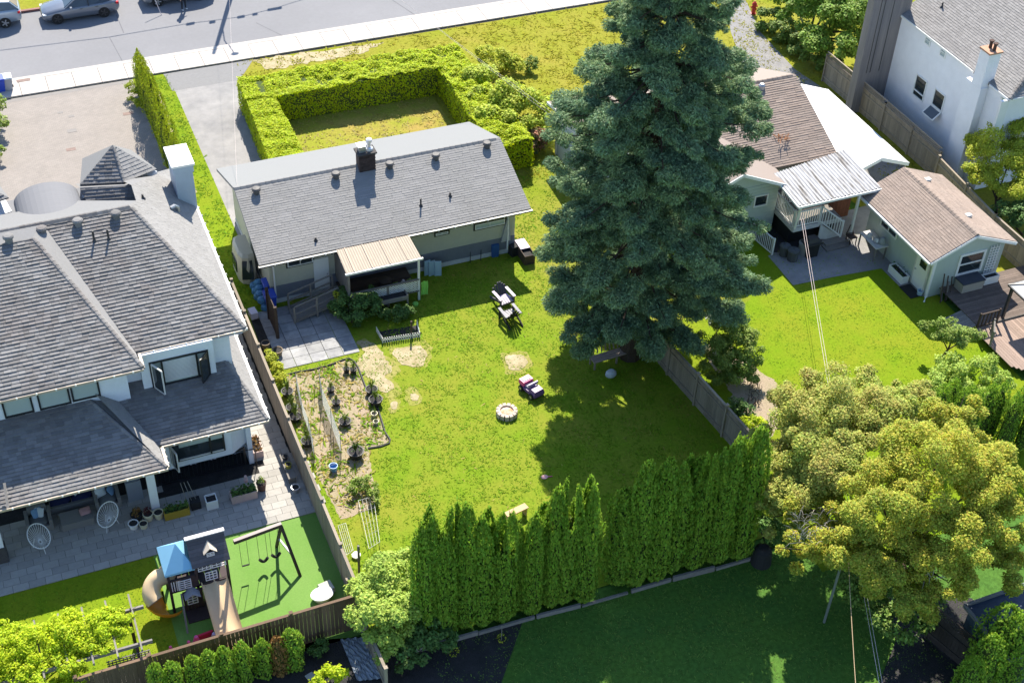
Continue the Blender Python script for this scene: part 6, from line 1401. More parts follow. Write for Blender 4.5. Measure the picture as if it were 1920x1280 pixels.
q = P(627, 885); BK = thing('bucket', 'blue bucket standing on the wood chips', 'bucket', (q[0], q[1] + .1, .012)); mb = MB(); mb.lathe((q[0], q[1] + .1, .012), [(.13, 0), (.17, .26), (.185, .27), (.185, .29), (.16, .29), (.13, .05), (.01, .04)], 16); mb.build('pail', mat('bucket_blue', (.13, .30, .55), var=.05, rough=.4), BK)
mb = MB(); mb.tube([(q[0] + .17 * math.cos(a), q[1] + .1 - .02, .29 + .1 * math.sin(a)) for a in np.linspace(0, math.pi, 8)], .008, 5); mb.build('handle', METAL, BK)
EDG = MB(); ed = [P(a, b, .03) for a, b in ((535, 703), (560, 697), (590, 692), (625, 682), (645, 674), (655, 672), (664, 677), (672, 690), (684, 722), (692, 742), (708, 765), (716, 790), (722, 810), (731, 824), (730, 830), (715, 836), (690, 840))]
EDG.tube(ed, .045, 5); EDG.top('bed_edging', TERRA, 'black plastic edging bordering the vegetable bed', 'edging')
def net(label, pts_, h, i0):
    t = thing('garden_net', label, 'netting', P(*pts_[0]), 'net fences in the vegetable bed'); W_ = [P(a, b) for a, b in pts_]
    for p in W_: mb = MB(); mb.tube([p, p + [0, 0, h + .05]], .012, 5); mb.build('stake', DMETAL, t)
    g = MB()
    for a, b in zip(W_[:-1], W_[1:]):
        L = np.linalg.norm(b - a); k = int(L / .07)
        for i in range(k): p = a + (b - a) * i / k; g.beam(p, p + [0, 0, h], .007, .007)
        for j in range(13): z = h * (j + .5) / 13; g.beam(a + [0, 0, z], b + [0, 0, z], .007, .007)
    g.build('mesh', NETM, t)
net('pale net fence along the middle tubs of the vegetable bed', ((600, 725), (605, 757), (622, 800), (640, 850)), 1.05, 0)
net('pale net fence beside the tubs at the board fence', ((556, 722), (567, 775), (580, 812), (590, 862)), .8, 1)
for i, (a, b) in enumerate(((590, 752), (601, 790), (608, 812), (621, 835), (626, 850), (640, 866))): 
    q = P(a, b); mb = MB(); mb.tube([q, q + np.array([.03, .02, 1.0])], .012, 5); mb.top('garden_stake', DMETAL, 'thin dark stake in the wood chips, %s' % ['nearest the house', 'second from the house', 'third from the house', 'fourth from the house', 'fifth from the house', 'nearest the bucket'][i], 'stake', 'thin stakes between the two nets')
WT = thing('cold_frame', 'fallen white wire frames at the lower end of the bed', 'frame', P(690, 990))
for (p, q_, r_, s_) in (((672, 938), (700, 930), (712, 1015), (692, 1028)), ((634, 985), (648, 980), (662, 1030), (650, 1040))):
    c4 = [P(*w, .25) for w in (p, q_, r_, s_)]
    for k in range(4): mb = MB(); mb.tube([c4[k], c4[(k + 1) % 4]], .009, 5); mb.build('bar', WHITE_D, WT)
    for u in (.25, .5, .75):
        mb = MB(); mb.tube([c4[0] + (c4[3] - c4[0]) * u, c4[1] + (c4[2] - c4[1]) * u], .006, 4); mb.build('bar', WHITE_D, WT)
        mb = MB(); mb.tube([c4[0] + (c4[1] - c4[0]) * u, c4[3] + (c4[2] - c4[3]) * u], .006, 4); mb.build('bar', WHITE_D, WT)
    for w in c4[::2]: mb = MB(); mb.tube([w, (w[0], w[1], 0)], .012, 4); mb.build('leg', WHITE_D, WT)
q = P(674, 1088); mb = MB(); mb.beam((q[0], q[1], 0), (q[0] + .03, q[1], 2.0), .08, .08); mb.top('old_post', GREYW, 'grey wooden post rising through the leafy shrub', 'post')
mb = MB(); q = P(668, 1043); mb.lathe((q[0], q[1], 0), [(.16, 0), (.18, .12), (.02, .13)], 12); mb.top('white_basin', WHITE, 'white basin beside the grey post', 'basin')
# ------------------------------------------------------------------ lawn things
FP = thing('fire_pit', 'round fire pit ringed with pale stones on the lawn', 'fire pit', P(950, 780)); c = P(950, 776)
for k in range(13):
    a = 2 * math.pi * k / 13; mb = MB(); mb.cbox((c[0] + .38 * math.cos(a), c[1] + .38 * math.sin(a), .0), .17, .19, .24, a + math.pi / 2 + .1 * math.sin(k * 5), taper=.9); mb.build('stone', STONE, FP)
mb = MB(); mb.lathe((c[0], c[1], .0), [(.31, 0), (.31, .17), (.15, .20), (.01, .21)], 16); mb.build('ash', ASHES, FP)
TC = thing('toy_car', 'purple ride-on toy car with a pink rear box on the lawn', 'toy car', P(998, 750))
def toy():
    c = P(998, 738); dd_ = P(1014, 742) - P(984, 716); a = math.atan2(dd_[1], dd_[0]); R_ = Matrix.Rotation(a, 3, 'Z'); tr = lambda x, y, z: tuple(np.array([c[0], c[1] + .12, 0]) + np.array(R_ @ Vector((x, y, z))))
    def bx(name, m, x0, x1, y0, y1, z0, z1, k=1., par=TC):
        mb = MB(); cx_, cy_ = (x0 + x1) / 2, (y0 + y1) / 2; f = lambda x, y, z, s: tr(cx_ + (x - cx_) * s, cy_ + (y - cy_) * s, z)
        mb.hexa([f(x0, y0, z0, 1), f(x1, y0, z0, 1), f(x1, y1, z0, 1), f(x0, y1, z0, 1)], [f(x0, y0, z1, k), f(x1, y0, z1, k), f(x1, y1, z1, k), f(x0, y1, z1, k)]); return mb.build(name, m, par)
    bx('body', PURPLE, -.5, .55, -.28, .28, .14, .30); bx('bonnet', PURPLE, .12, .56, -.28, .28, .302, .46, .82); bx('rear_box', PINK, -.58, -.22, -.28, .28, .302, .52, .95)
    bx('box_lining', mat('toy_white', (.6, .55, .6)), -.52, -.28, -.2, .2, .522, .55); bx('seat', mat('toy_grey', (.28, .28, .32)), -.2, .02, -.2, .2, .302, .40); bx('windscreen', LILAC, .06, .12, -.26, .26, .46, .62)
    mb = MB(); mb.tube([tr(.04 + .0 * k, .10 + .08 * math.cos(k * .785), .48 + .08 * math.sin(k * .785)) for k in range(9)], .012, 5); mb.build('steering_wheel', BLACK, TC)
    for x in (-.36, .36):
        for y in (-.29, .29):
            p, q = np.array(tr(x, y - .06, .14)), np.array(tr(x, y + .06, .14)); mb = MB(); mb.tube([p, q], .145, 14); w = mb.build('wheel', RUBBER, TC); mb = MB(); mb.tube([p - (q - p) * .04, q + (q - p) * .04], .075, 10); mb.build('hub', METAL, w)
toy()
def adirondack(label, c, yaw, m, m2):
    t = thing('lawn_chair', label, 'chair', (0, 0, 0))
    for i in range(5): mb = MB(); x = -.22 + i * .11; mb.slab([(x - .05, .05, .40), (x + .05, .05, .40), (x * 1.25 + .05, .62, .30), (x * 1.25 - .05, .62, .30)][::1], .03); mb.build('seat_slat', m, t)
    for i in range(6):
        x = -.25 + i * .1; hh = 1.0 - .12 * abs(i - 2.5); mb = MB(); mb.hexa([(x - .045, -.02, .30), (x + .045, -.02, .30), (x + .045, .02, .30), (x - .045, .02, .30)], [(x * 1.2 - .045, -.32, hh), (x * 1.2 + .045, -.32, hh), (x * 1.2 + .045, -.28, hh), (x * 1.2 - .045, -.28, hh)]); mb.build('back_slat', m2, t)
    for s in (-1, 1):
        mb = MB(); mb.box(s * .36 - .07, s * .36 + .07, -.2, .62, .56, .595); mb.build('arm', m, t)
        mb = MB(); mb.box(s * .36 - .04, s * .36 + .04, .5, .58, 0, .558); mb.build('leg', m2, t); mb = MB(); mb.beam((s * .33, .5, .36), (s * .33, -.5, .03), .05, .12); mb.build('rear_leg', m2, t)
    mb = MB(); mb.box(-.3, .3, .6, .63, .22, .32); mb.build('apron', m2, t)
    t.location = [float(v) for v in c]; t.rotation_euler = (0, 0, yaw)
q = P(945, 572); adirondack('dark lawn chair with lilac lit arms facing the camera, nearer the bungalow', (q[0], q[1] + .35, 0), math.pi + .15, LILAC, mat('chair_dark', (.09, .085, .10), var=.1))  # lilac seat and arms: sunlight on a dark chair put into the colour
q = P(960, 606); adirondack('dark lawn chair with its back to the camera, farther from the bungalow', (q[0], q[1] + .05, 0), .1, mat('chair_mid', (.30, .29, .31), var=.1), mat('chair_black', (.03, .03, .032), var=.1))
BE = thing('bench', 'long weathered slatted bench in the shade under the spruce', 'bench', P(1150, 690)); 
b0, b1 = P(1112, 694), P(1198, 668); d = unit(b1 - b0); nn = np.array([-d[1], d[0], 0])
for k in range(4): mb = MB(); o_ = nn * (.0 + k * .13); mb.beam(b0 + o_ + [0, 0, .45], b1 + o_ + [0, 0, .45], .11, .04); mb.build('seat_slat', mat('bench_wood', (.30, .235, .20), var=.15, scale=6, rnd=.12), BE)
for u in (.03, .5, .97):
    for o_ in (.0, .42): mb = MB(); p = b0 + (b1 - b0) * u + nn * o_; mb.beam(p, p + [0, 0, .428], .07, .07); mb.build('leg', mat('bench_wood', (.30, .235, .20), var=.15, scale=6, rnd=.12), BE)
for u in np.linspace(.02, .98, 12): mb = MB(); p = b0 + (b1 - b0) * u + nn * .50; mb.beam(p + [0, 0, .47], p + nn * .12 + [0, 0, .9], .06, .02); mb.build('back_slat', mat('bench_wood', (.30, .235, .20), var=.15, scale=6, rnd=.12), BE)
mb = MB(); mb.beam(b0 + nn * .63 + [0, 0, .92], b1 + nn * .63 + [0, 0, .92], .07, .05); mb.build('back_rail', mat('bench_wood', (.30, .235, .20), var=.15, scale=6, rnd=.12), BE)
BG = MB(); q = P(1145, 705); BG.lathe((q[0], q[1], 0), [(.2, 0), (.27, .1), (.25, .24), (.15, .34), (.05, .36)], 10, sy=.8); BG.top('white_bag', mat('bag_grey', (.50, .54, .58), var=.15, scale=8, bump=.5, bscale=8), 'crumpled pale bag on the ground in front of the long bench', 'bag')
RQ = thing('racket', 'pink toy racket lying on the lawn at the shadow edge', 'racket', P(1022, 895, .02)); q = P(1021, 894, .02)
mb = MB(); mb.lathe((q[0], q[1], .02), [(.14, 0), (.15, .015), (.01, .02)], 16, sy=.8); mb.build('head', mat('racket_pink', (.70, .38, .36), var=.05), RQ); mb = MB(); mb.beam((q[0] + .13, q[1] - .03, .03), (q[0] + .32, q[1] - .08, .03), .03, .02); mb.build('grip', PINK, RQ)
MF = thing('picket_fence', 'low white picket fence around a tree stump bed by the porch', 'fence', P(745, 640)); pa, pb, pc_, pd = P(706, 622), P(718, 643), P(787, 632), P(782, 610)
for a, b in ((pa, pb), (pb, pc_), (pc_, pd)):
    L = np.linalg.norm(b - a); k = max(3, int(L / .105))
    for i in range(k + 1): p = a + (b - a) * i / k; mb = MB(); mb.cbox((p[0], p[1], .0), .055, .02, .30, math.atan2((b - a)[1], (b - a)[0])); mb.build('picket', WHITE, MF)
    mb = MB(); nr2 = unit(np.cross(b - a, [0, 0, 1.])) * .02; mb.beam(a - nr2 + [0, 0, .16], b - nr2 + [0, 0, .16], .015, .04); mb.build('rail', WHITE, MF)
mb = MB(); q = P(771, 632); mb.tube([q, q + np.array([.02, 0, .95])], .05, 8); mb.top('stake', DARKW, 'dark post rising from the white picket bed', 'post')
sheet('picket_bed', [tuple(pa[:2]), tuple(pb[:2]), tuple(pc_[:2]), tuple(pd[:2])], .013, SOIL)
PTb = thing('planter_table', 'grey raised wooden planter table in front of the porch', 'planter', P(737, 590)); q = P(737, 585); qx, qy = q[0], q[1] + .35
mb = MB(); mb.box(qx - .75, qx + .75, qy - .42, qy - .38, .62, .85); mb.box(qx - .75, qx + .75, qy + .38, qy + .42, .62, .85); mb.box(qx - .75, qx - .71, qy - .379, qy + .379, .62, .85); mb.box(qx + .71, qx + .75, qy - .379, qy + .379, .62, .85); mb.build('box', GREYW, PTb)
mb = MB(); mb.box(qx - .70, qx + .70, qy - .37, qy + .37, .62, .76); mb.build('soil', SOIL, PTb)
for sx in (-.72, .72):
    for sy in (-.38, .38): mb = MB(); mb.box(qx + sx - .04, qx + sx + .04, qy + sy - .045, qy + sy + .045, 0, .90); mb.build('leg', GREYW, PTb)
WB = thing('wood_bench', 'small pale wooden bench behind the cypress hedge', 'bench', P(975, 985)); q = P(972, 978); 
mb = MB(); mb.cbox((q[0], q[1] + .25, .40), 1.0, .3, .05, .2); mb.build('seat', mat('pale_wood', (.50, .34, .20), var=.1), WB)
for s in (-.4, .4): mb = MB(); mb.cbox((q[0] + s, q[1] + .25 + s * .2, 0), .06, .26, .398, .2); mb.build('leg', mat('pale_wood', (.50, .34, .20)), WB)
# ------------------------------------------------------------------ around the bungalow
PF = thing('folding_screen', 'pale blue folding plastic panels standing open by the back wall', 'play panels', P(812, 520)); q = P(812, 518)
for x, y, rz in ((-.22, .10, .15), (-.02, .0, .1), (.25, -.12, -.25)):
    mb = MB(); mb.cbox((q[0] + x, q[1] + .1 + y, 0), .34, .07, .86, rz, taper=.94); mb.build('panel', LBLUE, PF)
GC = thing('green_cloth', 'lime green cloth hanging on the porch corner post', 'cloth', (17.12, 49.35, .3)); mb = MB(); V = []
for i in range(6):
    for j in range(8): V.append((17.06 + j * .05 + .02 * math.sin(i), 49.30 - .03 * math.sin(j * 1.6 + i * .5), 1.15 - i * .16 - .02 * math.cos(j)))
mb.add(V, [(i * 8 + j, (i + 1) * 8 + j, (i + 1) * 8 + j + 1, i * 8 + j + 1) for i in range(5) for j in range(7)]); mb.build('fabric', LIME, GC)
mb = MB(); q = P(779, 573); mb.lathe((q[0], q[1], 0), [(.12, 0), (.15, .15), (.08, .2)], 10); mb.top('green_ball', LIME, 'small lime green bag on the grass below the green cloth', 'bag')
def wheelie(label, c, m, h=1.0, group='blue wheeled bins beside the wooden gate', lidm=None):
    t = thing('wheeled_bin', label, 'bin', c, group); c = np.array([c[0], c[1], 0.])
    mb = MB(); mb.hexa([c + [-.2, -.2, .04], c + [.2, -.2, .04], c + [.2, .2, .04], c + [-.2, .2, .04]], [c + [-.27, -.29, h * .9], c + [.27, -.29, h * .9], c + [.27, .29, h * .9], c + [-.27, .29, h * .9]]); mb.build('body', m, t)
    mb = MB(); mb.hexa([c + [-.29, -.32, h * .902], c + [.29, -.32, h * .902], c + [.29, .33, h * .902], c + [-.29, .33, h * .902]], [c + [-.26, -.27, h * .97], c + [.26, -.27, h * .97], c + [.26, .3, h], c + [-.26, .3, h]]); mb.build('lid', lidm or m, t)
    for s in (-1, 1): mb = MB(); mb.tube([c + [s * .24, .22, .1], c + [s * .29, .22, .1]], .1, 12); mb.build('wheel', RUBBER, t)
q = P(508, 562); wheelie('blue wheeled bin nearer the house, beside the wooden gate', (q[0], q[1] + .2), BLUE); q = P(510, 583); wheelie('blue wheeled bin nearer the camera, beside the wooden gate', (q[0], q[1] + .2), BLUE, .95)
GT = thing('wooden_gate', 'dark wooden gate panel between the fence and the bungalow', 'gate', (9.95, 49.9, 0))
for i in range(7): mb = MB(); mb.box(9.95 - .02, 9.95 + .02, 49.0 + i * .2, 49.19 + i * .2, .05, 1.75); mb.build('board', DARKW, GT)
for y in (48.95, 50.45): mb = MB(); mb.box(9.88, 10.02, y - .06, y + .06, 0, 1.85); mb.build('post', DARKW, GT)
CN = thing('truck_canopy', 'beige truck canopy with dark windows stood on end by the bungalow', 'truck canopy', (9.75, 54.2, 0))
mb = MB(); V = []; secs = [(9.25, .0), (9.3, .4), (9.42, 1.1), (9.62, 1.55)]
prof = [(10.1, 53.3), (9.75, 53.25), (9.45, 53.4), (9.32, 53.8), (9.32, 54.9), (9.45, 55.3), (9.75, 55.45), (10.1, 55.4)]
for zz, k in ((0.02, 1), (.9, .98), (1.5, .9), (1.62, .75)):
    for x, y in prof: V.append((10.1 + (x - 10.1) * k, 54.35 + (y - 54.35) * k, zz))
m_ = len(prof); mb.add(V, [(i * m_ + j, i * m_ + (j + 1) % m_, (i + 1) * m_ + (j + 1) % m_, (i + 1) * m_ + j) for i in range(3) for j in range(m_)] + [tuple(3 * m_ + j for j in range(m_))]); mb.build('shell', mat('canopy_beige', (.40, .37, .29), var=.06, rough=.4, spec=.5), CN)
mb = MB(); mb.hexa([(9.40, 53.30, .35), (9.95, 53.15, .35), (9.98, 53.22, .35), (9.45, 53.38, .35)], [(9.50, 53.40, 1.35), (9.97, 53.32, 1.35), (9.99, 53.40, 1.35), (9.55, 53.47, 1.35)]); mb.build('canopy_window', GLASS, CN, label='dark window facing the camera')
mb = MB(); mb.box(9.285, 9.315, 53.9, 54.8, .4, 1.0); mb.build('canopy_window', GLASS, CN)
BGS = thing('blue_bags', 'heap of blue bags along the end wall of the bungalow', 'bags', (9.9, 52.0, 0)); r_ = random.Random(8)
for k in range(9):
    y = 52.9 - k * .22; mb = MB(); mb.lathe((9.93 + r_.uniform(-.1, .12), y, .0 + (.28 if k % 2 else 0)), [(.14, 0), (.24, .12), (.22, .3), (.1, .38)], 9, sy=.9); mb.build('bag', BLUETARP, BGS)
mb = MB(); q = P(455, 488); mb.lathe((q[0], q[1], 0), [(.16, 0), (.16, .3), (.1, .38), (.06, .42)], 12); mb.top('gas_bottle', WHITE_D, 'pale gas bottle below the beige truck canopy', 'gas bottle')
BX = MB()
for k, (a, b, s) in enumerate(((473, 590, .3), (476, 600, .25))):
    pass
q = P(475, 593); BX.cbox((q[0], q[1], 0), .34, .5, .35, .1); BX.top('white_crate', mat('crate_white', (.66, .62, .70), var=.1), 'sunlit white crate wedged between fence and patio slabs', 'crate')
SH = thing('sawhorse', 'black metal frame standing by the bungalow back wall', 'frame', P(893, 488)); q = P(893, 488)
for s in (-.28, .28): 
    mb = MB(); mb.tube([(q[0] + s - .08, q[1] - .1, 0), (q[0] + s, q[1] + .1, .62), (q[0] + s + .08, q[1] + .3, 0)], .02, 5); mb.build('leg', BLACK, SH)
mb = MB(); mb.tube([(q[0] - .34, q[1] + .1, .62), (q[0] + .34, q[1] + .1, .62)], .025, 5); mb.build('crossbar', BLACK, SH)
mb = MB(); q = P(929, 482); mb.cbox((q[0], q[1] + .15, 0), .34, .3, .72, 0, taper=1.1); mb.top('blue_box', mat('dull_blue', (.03, .09, .24), var=.1), 'upright dull blue box by the bungalow back wall', 'box')
mb = MB(); q = P(965, 480); mb.cbox((q[0], q[1] + .15, 0), .42, .4, .55, .2, taper=.9); mb.top('black_barrel', RUBBER, 'black covered barrel at the bungalow corner', 'barrel')
mb = MB(); mb.hexa([(22.0, 51.38, .8), (22.5, 51.38, .8), (22.5, 51.46, .8), (22.0, 51.46, .8)], [(22.3, 51.38, 2.2), (22.42, 51.38, 2.2), (22.42, 51.46, 2.2), (22.3, 51.46, 2.2)]); mb.top('folded_sheet', mat('sheet_grey', (.34, .35, .36), var=.15), 'folded pale sheet hanging on the wall by the bungalow corner', 'sheet')
q = P(993, 490); box_planter('raised_planter', 'long dark raised planter box with a lilac lid by the bungalow corner', (q[0] - .1, q[1] + .5, 0), .55, 1.5, .55, DARKW, rz=.0)
mb = MB(); mb.cbox((q[0] - .1, q[1] + .75, .552), .5, .8, .04); mb.top('loose_panel', LILAC, 'lilac painted panel lying on the long raised planter', 'panel')
mb = MB(); mb.lathe((15.6, 50.3, .54), [(.3, 0), (.32, .4), (.1, .46)], 12); mb.top('porch_chair', DARKW, 'dark rounded seat in the shade of the porch', 'seat')
round_pot('porch_plant', 'potted fern on the porch beside the pale statue, left one', 'plant', (15.95, 49.7, .54), .18, .3, TERRA, 22, L_GRN); round_pot('porch_plant', 'potted fern on the porch beside the corner post', 'plant', (16.65, 49.75, .54), .18, .3, TERRA, 22, L_GRN)
mb = MB(); mb.lathe((16.3, 49.65, .54), [(.16, 0), (.2, .1), (.08, .4), (.12, .55), (.05, .68)], 10); mb.top('porch_cloth', mat('cloth_pale', (.45, .40, .42), var=.15), 'pale draped cloth between the porch ferns', 'cloth')
# ------------------------------------------------------------------ cars on the street
CARG = mat('car_glass', (.03, .04, .05), var=0, rough=.05, spec=.9)
def car(label, front_wheel, rear_wheel, paint, kind, L, W, Hh, tail=None):
    fw, rw = P(*front_wheel), P(*rear_wheel); wb = np.linalg.norm(rw - fw); d = unit(rw - fw); yaw = math.atan2(d[1], d[0])
    fo = (L - wb) * .46; t = thing('parked_car', label, 'car', (0, 0, 0), 'cars parked along the far kerb'); hw = W / 2
    if kind == 'sedan':
        st = [(0, .32, .55, .55), (.06, .22, .66, .80), (.35, .18, .74, .94), (1.0, .18, .86, .98), (1.55, .18, .93, 1.0), (L * .5, .18, .94, 1.0), (L * .76, .18, .97, 1.0), (L * .9, .2, .98, .96), (L * .97, .26, .96, .88), (L, .4, .80, .74)]
        gh = [(1.35, .90, .88), (2.05, 1.36, .70), (2.55, 1.43, .68), (3.1, 1.40, .68), (3.7, 1.22, .70), (L - .35, .98, .80)]
    else:
        st = [(0, .36, .72, .6), (.07, .26, .88, .84), (.35, .22, .96, .95), (1.0, .22, 1.04, .98), (1.5, .22, 1.08, 1.0), (L * .5, .22, 1.10, 1.0), (L * .78, .22, 1.12, 1.0), (L * .93, .26, 1.10, .96), (L * .985, .32, 1.02, .9), (L, .45, .86, .8)]
        gh = [(1.2, 1.05, .88), (1.95, 1.58, .74), (2.6, Hh - .02, .73), (3.4, Hh - .03, .73), (L - .55, Hh - .10, .72), (L - .1, 1.12, .82)]
    V = []; n = 9
    for x, zl, zb, k in st:
        for y, z in ((0, zl), (.82, zl), (.96, zl + .12), (1.0, (zl + zb) / 2), (.985, zb - .12), (.93, zb - .03), (.6, zb + .02), (0, zb + .035)): V.append((x, -y * hw * k, z))
    m = 8; mb = MB(); N_ = len(st)
    mb.add(V, [(i * m + j, (i + 1) * m + j, (i + 1) * m + j + 1, i * m + j + 1) for i in range(N_ - 1) for j in range(m - 1)] + [tuple(range(m)), tuple((N_ - 1) * m + j for j in range(m - 1, -1, -1))])
    V2 = [(x, -y, z) for x, y, z in V]
    mb.add(V2, [(i * m + j + 1, (i + 1) * m + j + 1, (i + 1) * m + j, i * m + j) for i in range(N_ - 1) for j in range(m - 1)] + [tuple(range(m - 1, -1, -1)), tuple((N_ - 1) * m + j for j in range(m))])
    body = mb.build('body', paint, t, smooth=True)
    def belt(x): return float(np.interp(x, [s[0] for s in st], [s[2] for s in st])), float(np.interp(x, [s[0] for s in st], [s[3] for s in st]))
    G = MB(); k = len(gh); V = []
    for x, zt, kk in gh:
        zb, kb = belt(x); V += [(x, -hw * kb * .93, zb - .05), (x, -hw * kk, zt - .06), (x, -hw * kk * .8, zt), (x, hw * kk * .8, zt), (x, hw * kk, zt - .06), (x, hw * kb * .93, zb - .05)]
    G.add(V, [(i * 6 + j, (i + 1) * 6 + j, (i + 1) * 6 + j + 1, i * 6 + j + 1) for i in range(k - 1) for j in range(5)]); G.build('glasshouse', CARG, t, smooth=False)
    rf_ = MB(); V = []
    rs_ = gh[1:5] if kind != 'sedan' else gh[1:4]
    for x, zt, kk in rs_:
        for y, dz in ((-hw * kk * 1.0, -.05), (-hw * kk * .8, .012), (hw * kk * .8, .012), (hw * kk * 1.0, -.05)): V.append((x, y, zt + dz))
    rf_.add(V, [(i * 4 + j, (i + 1) * 4 + j, (i + 1) * 4 + j + 1, i * 4 + j + 1) for i in range(len(rs_) - 1) for j in range(3)]); rf_.build('car_roof', paint if kind != 'sedan' else CARG, t, smooth=True)
    for s in (-1, 1):
        for (xa, za, ka), (xb, zb_, kb_) in zip(gh[:-1], gh[1:]):
            mb = MB(); mb.beam((xa, s * (hw * ka + .01), za - .04), (xb, s * (hw * kb_ + .01), zb_ - .04), .05, .05); mb.build('pillar', paint, t)
        xm = (gh[2][0] + gh[3][0]) / 2; zb0, kb0 = belt(xm); mb = MB(); mb.beam((xm, s * hw * kb0 * .945, zb0 - .04), (xm, s * (hw * .72), gh[2][1] - .05), .07, .03); mb.build('pillar', BLACK, t)
        for x in (fo, fo + wb):
            mb = MB(); mb.tube([(x, s * (hw - .20), .34), (x, s * (hw + .012), .34)], .345, 18); w = mb.build('wheel', RUBBER, t)
            mb = MB()
            for q in range(5): a = q * 1.2566; mb.beam((x, s * (hw + .025), .34), (x + .22 * math.cos(a), s * (hw + .025), .34 + .22 * math.sin(a)), .07, .025, up=(0, 1, 0))
            mb.build('rim', METAL if kind != 'sedan' else DMETAL, w)
        mb = MB(); zb0, kb0 = belt(1.7); mb.cbox((1.75, s * (hw + .1), zb0 - .02), .12, .2, .12); mb.build('mirror', paint, t)
        mb = MB(); mb.cbox((.16, s * hw * .72, st[2][2] - .15), .22, .28, .07); mb.build('headlight', mat('lamp_clear', (.6, .62, .65), rough=.2), t)
        mb = MB(); mb.cbox((L - .12, s * hw * .80, st[-2][2] - .2), .16, .24, .14); mb.build('tail_light', mat('lamp_red', (.5, .01, .02), rough=.3), t)
        for xh in (2.35, 3.3): mb = MB(); zb0, kb0 = belt(xh); mb.cbox((xh, s * hw * .995 * kb0, zb0 - .16), .18, .03, .03); mb.build('door_handle', DMETAL if kind == 'sedan' else paint, t)
    mb = MB(); mb.cbox((L - .01, 0, .5), .03, .5, .12); mb.build('number_plate', WHITE, t)
    c = fw + np.array([-math.sin(yaw), math.cos(yaw), 0]) * hw - d * fo
    t.location = [float(v) for v in c]; t.rotation_euler = (0, 0, yaw)
GR1, GR2, GR3 = mat('paint_grey_blue', (.16, .18, .22), var=0, rough=.25, spec=.7, metal=.4), mat('paint_steel_blue', (.30, .36, .43), var=0, rough=.25, spec=.7, metal=.4), mat('paint_silver', (.30, .31, .33), var=0, rough=.25, spec=.7, metal=.4)
car('dark grey sedan parked at the far kerb between two larger cars', (110, 46), (197, 33), GR1, 'sedan', 4.69, 1.85, 1.44)
car('pale blue-grey car at the left picture edge, only its tail in view', (-75, 64), (12, 53), GR2, 'suv', 4.6, 1.86, 1.68)
car('silver grey car at the top edge beside the standing person', (297, 13), (376, 1), GR3, 'suv', 4.55, 1.86, 1.66)
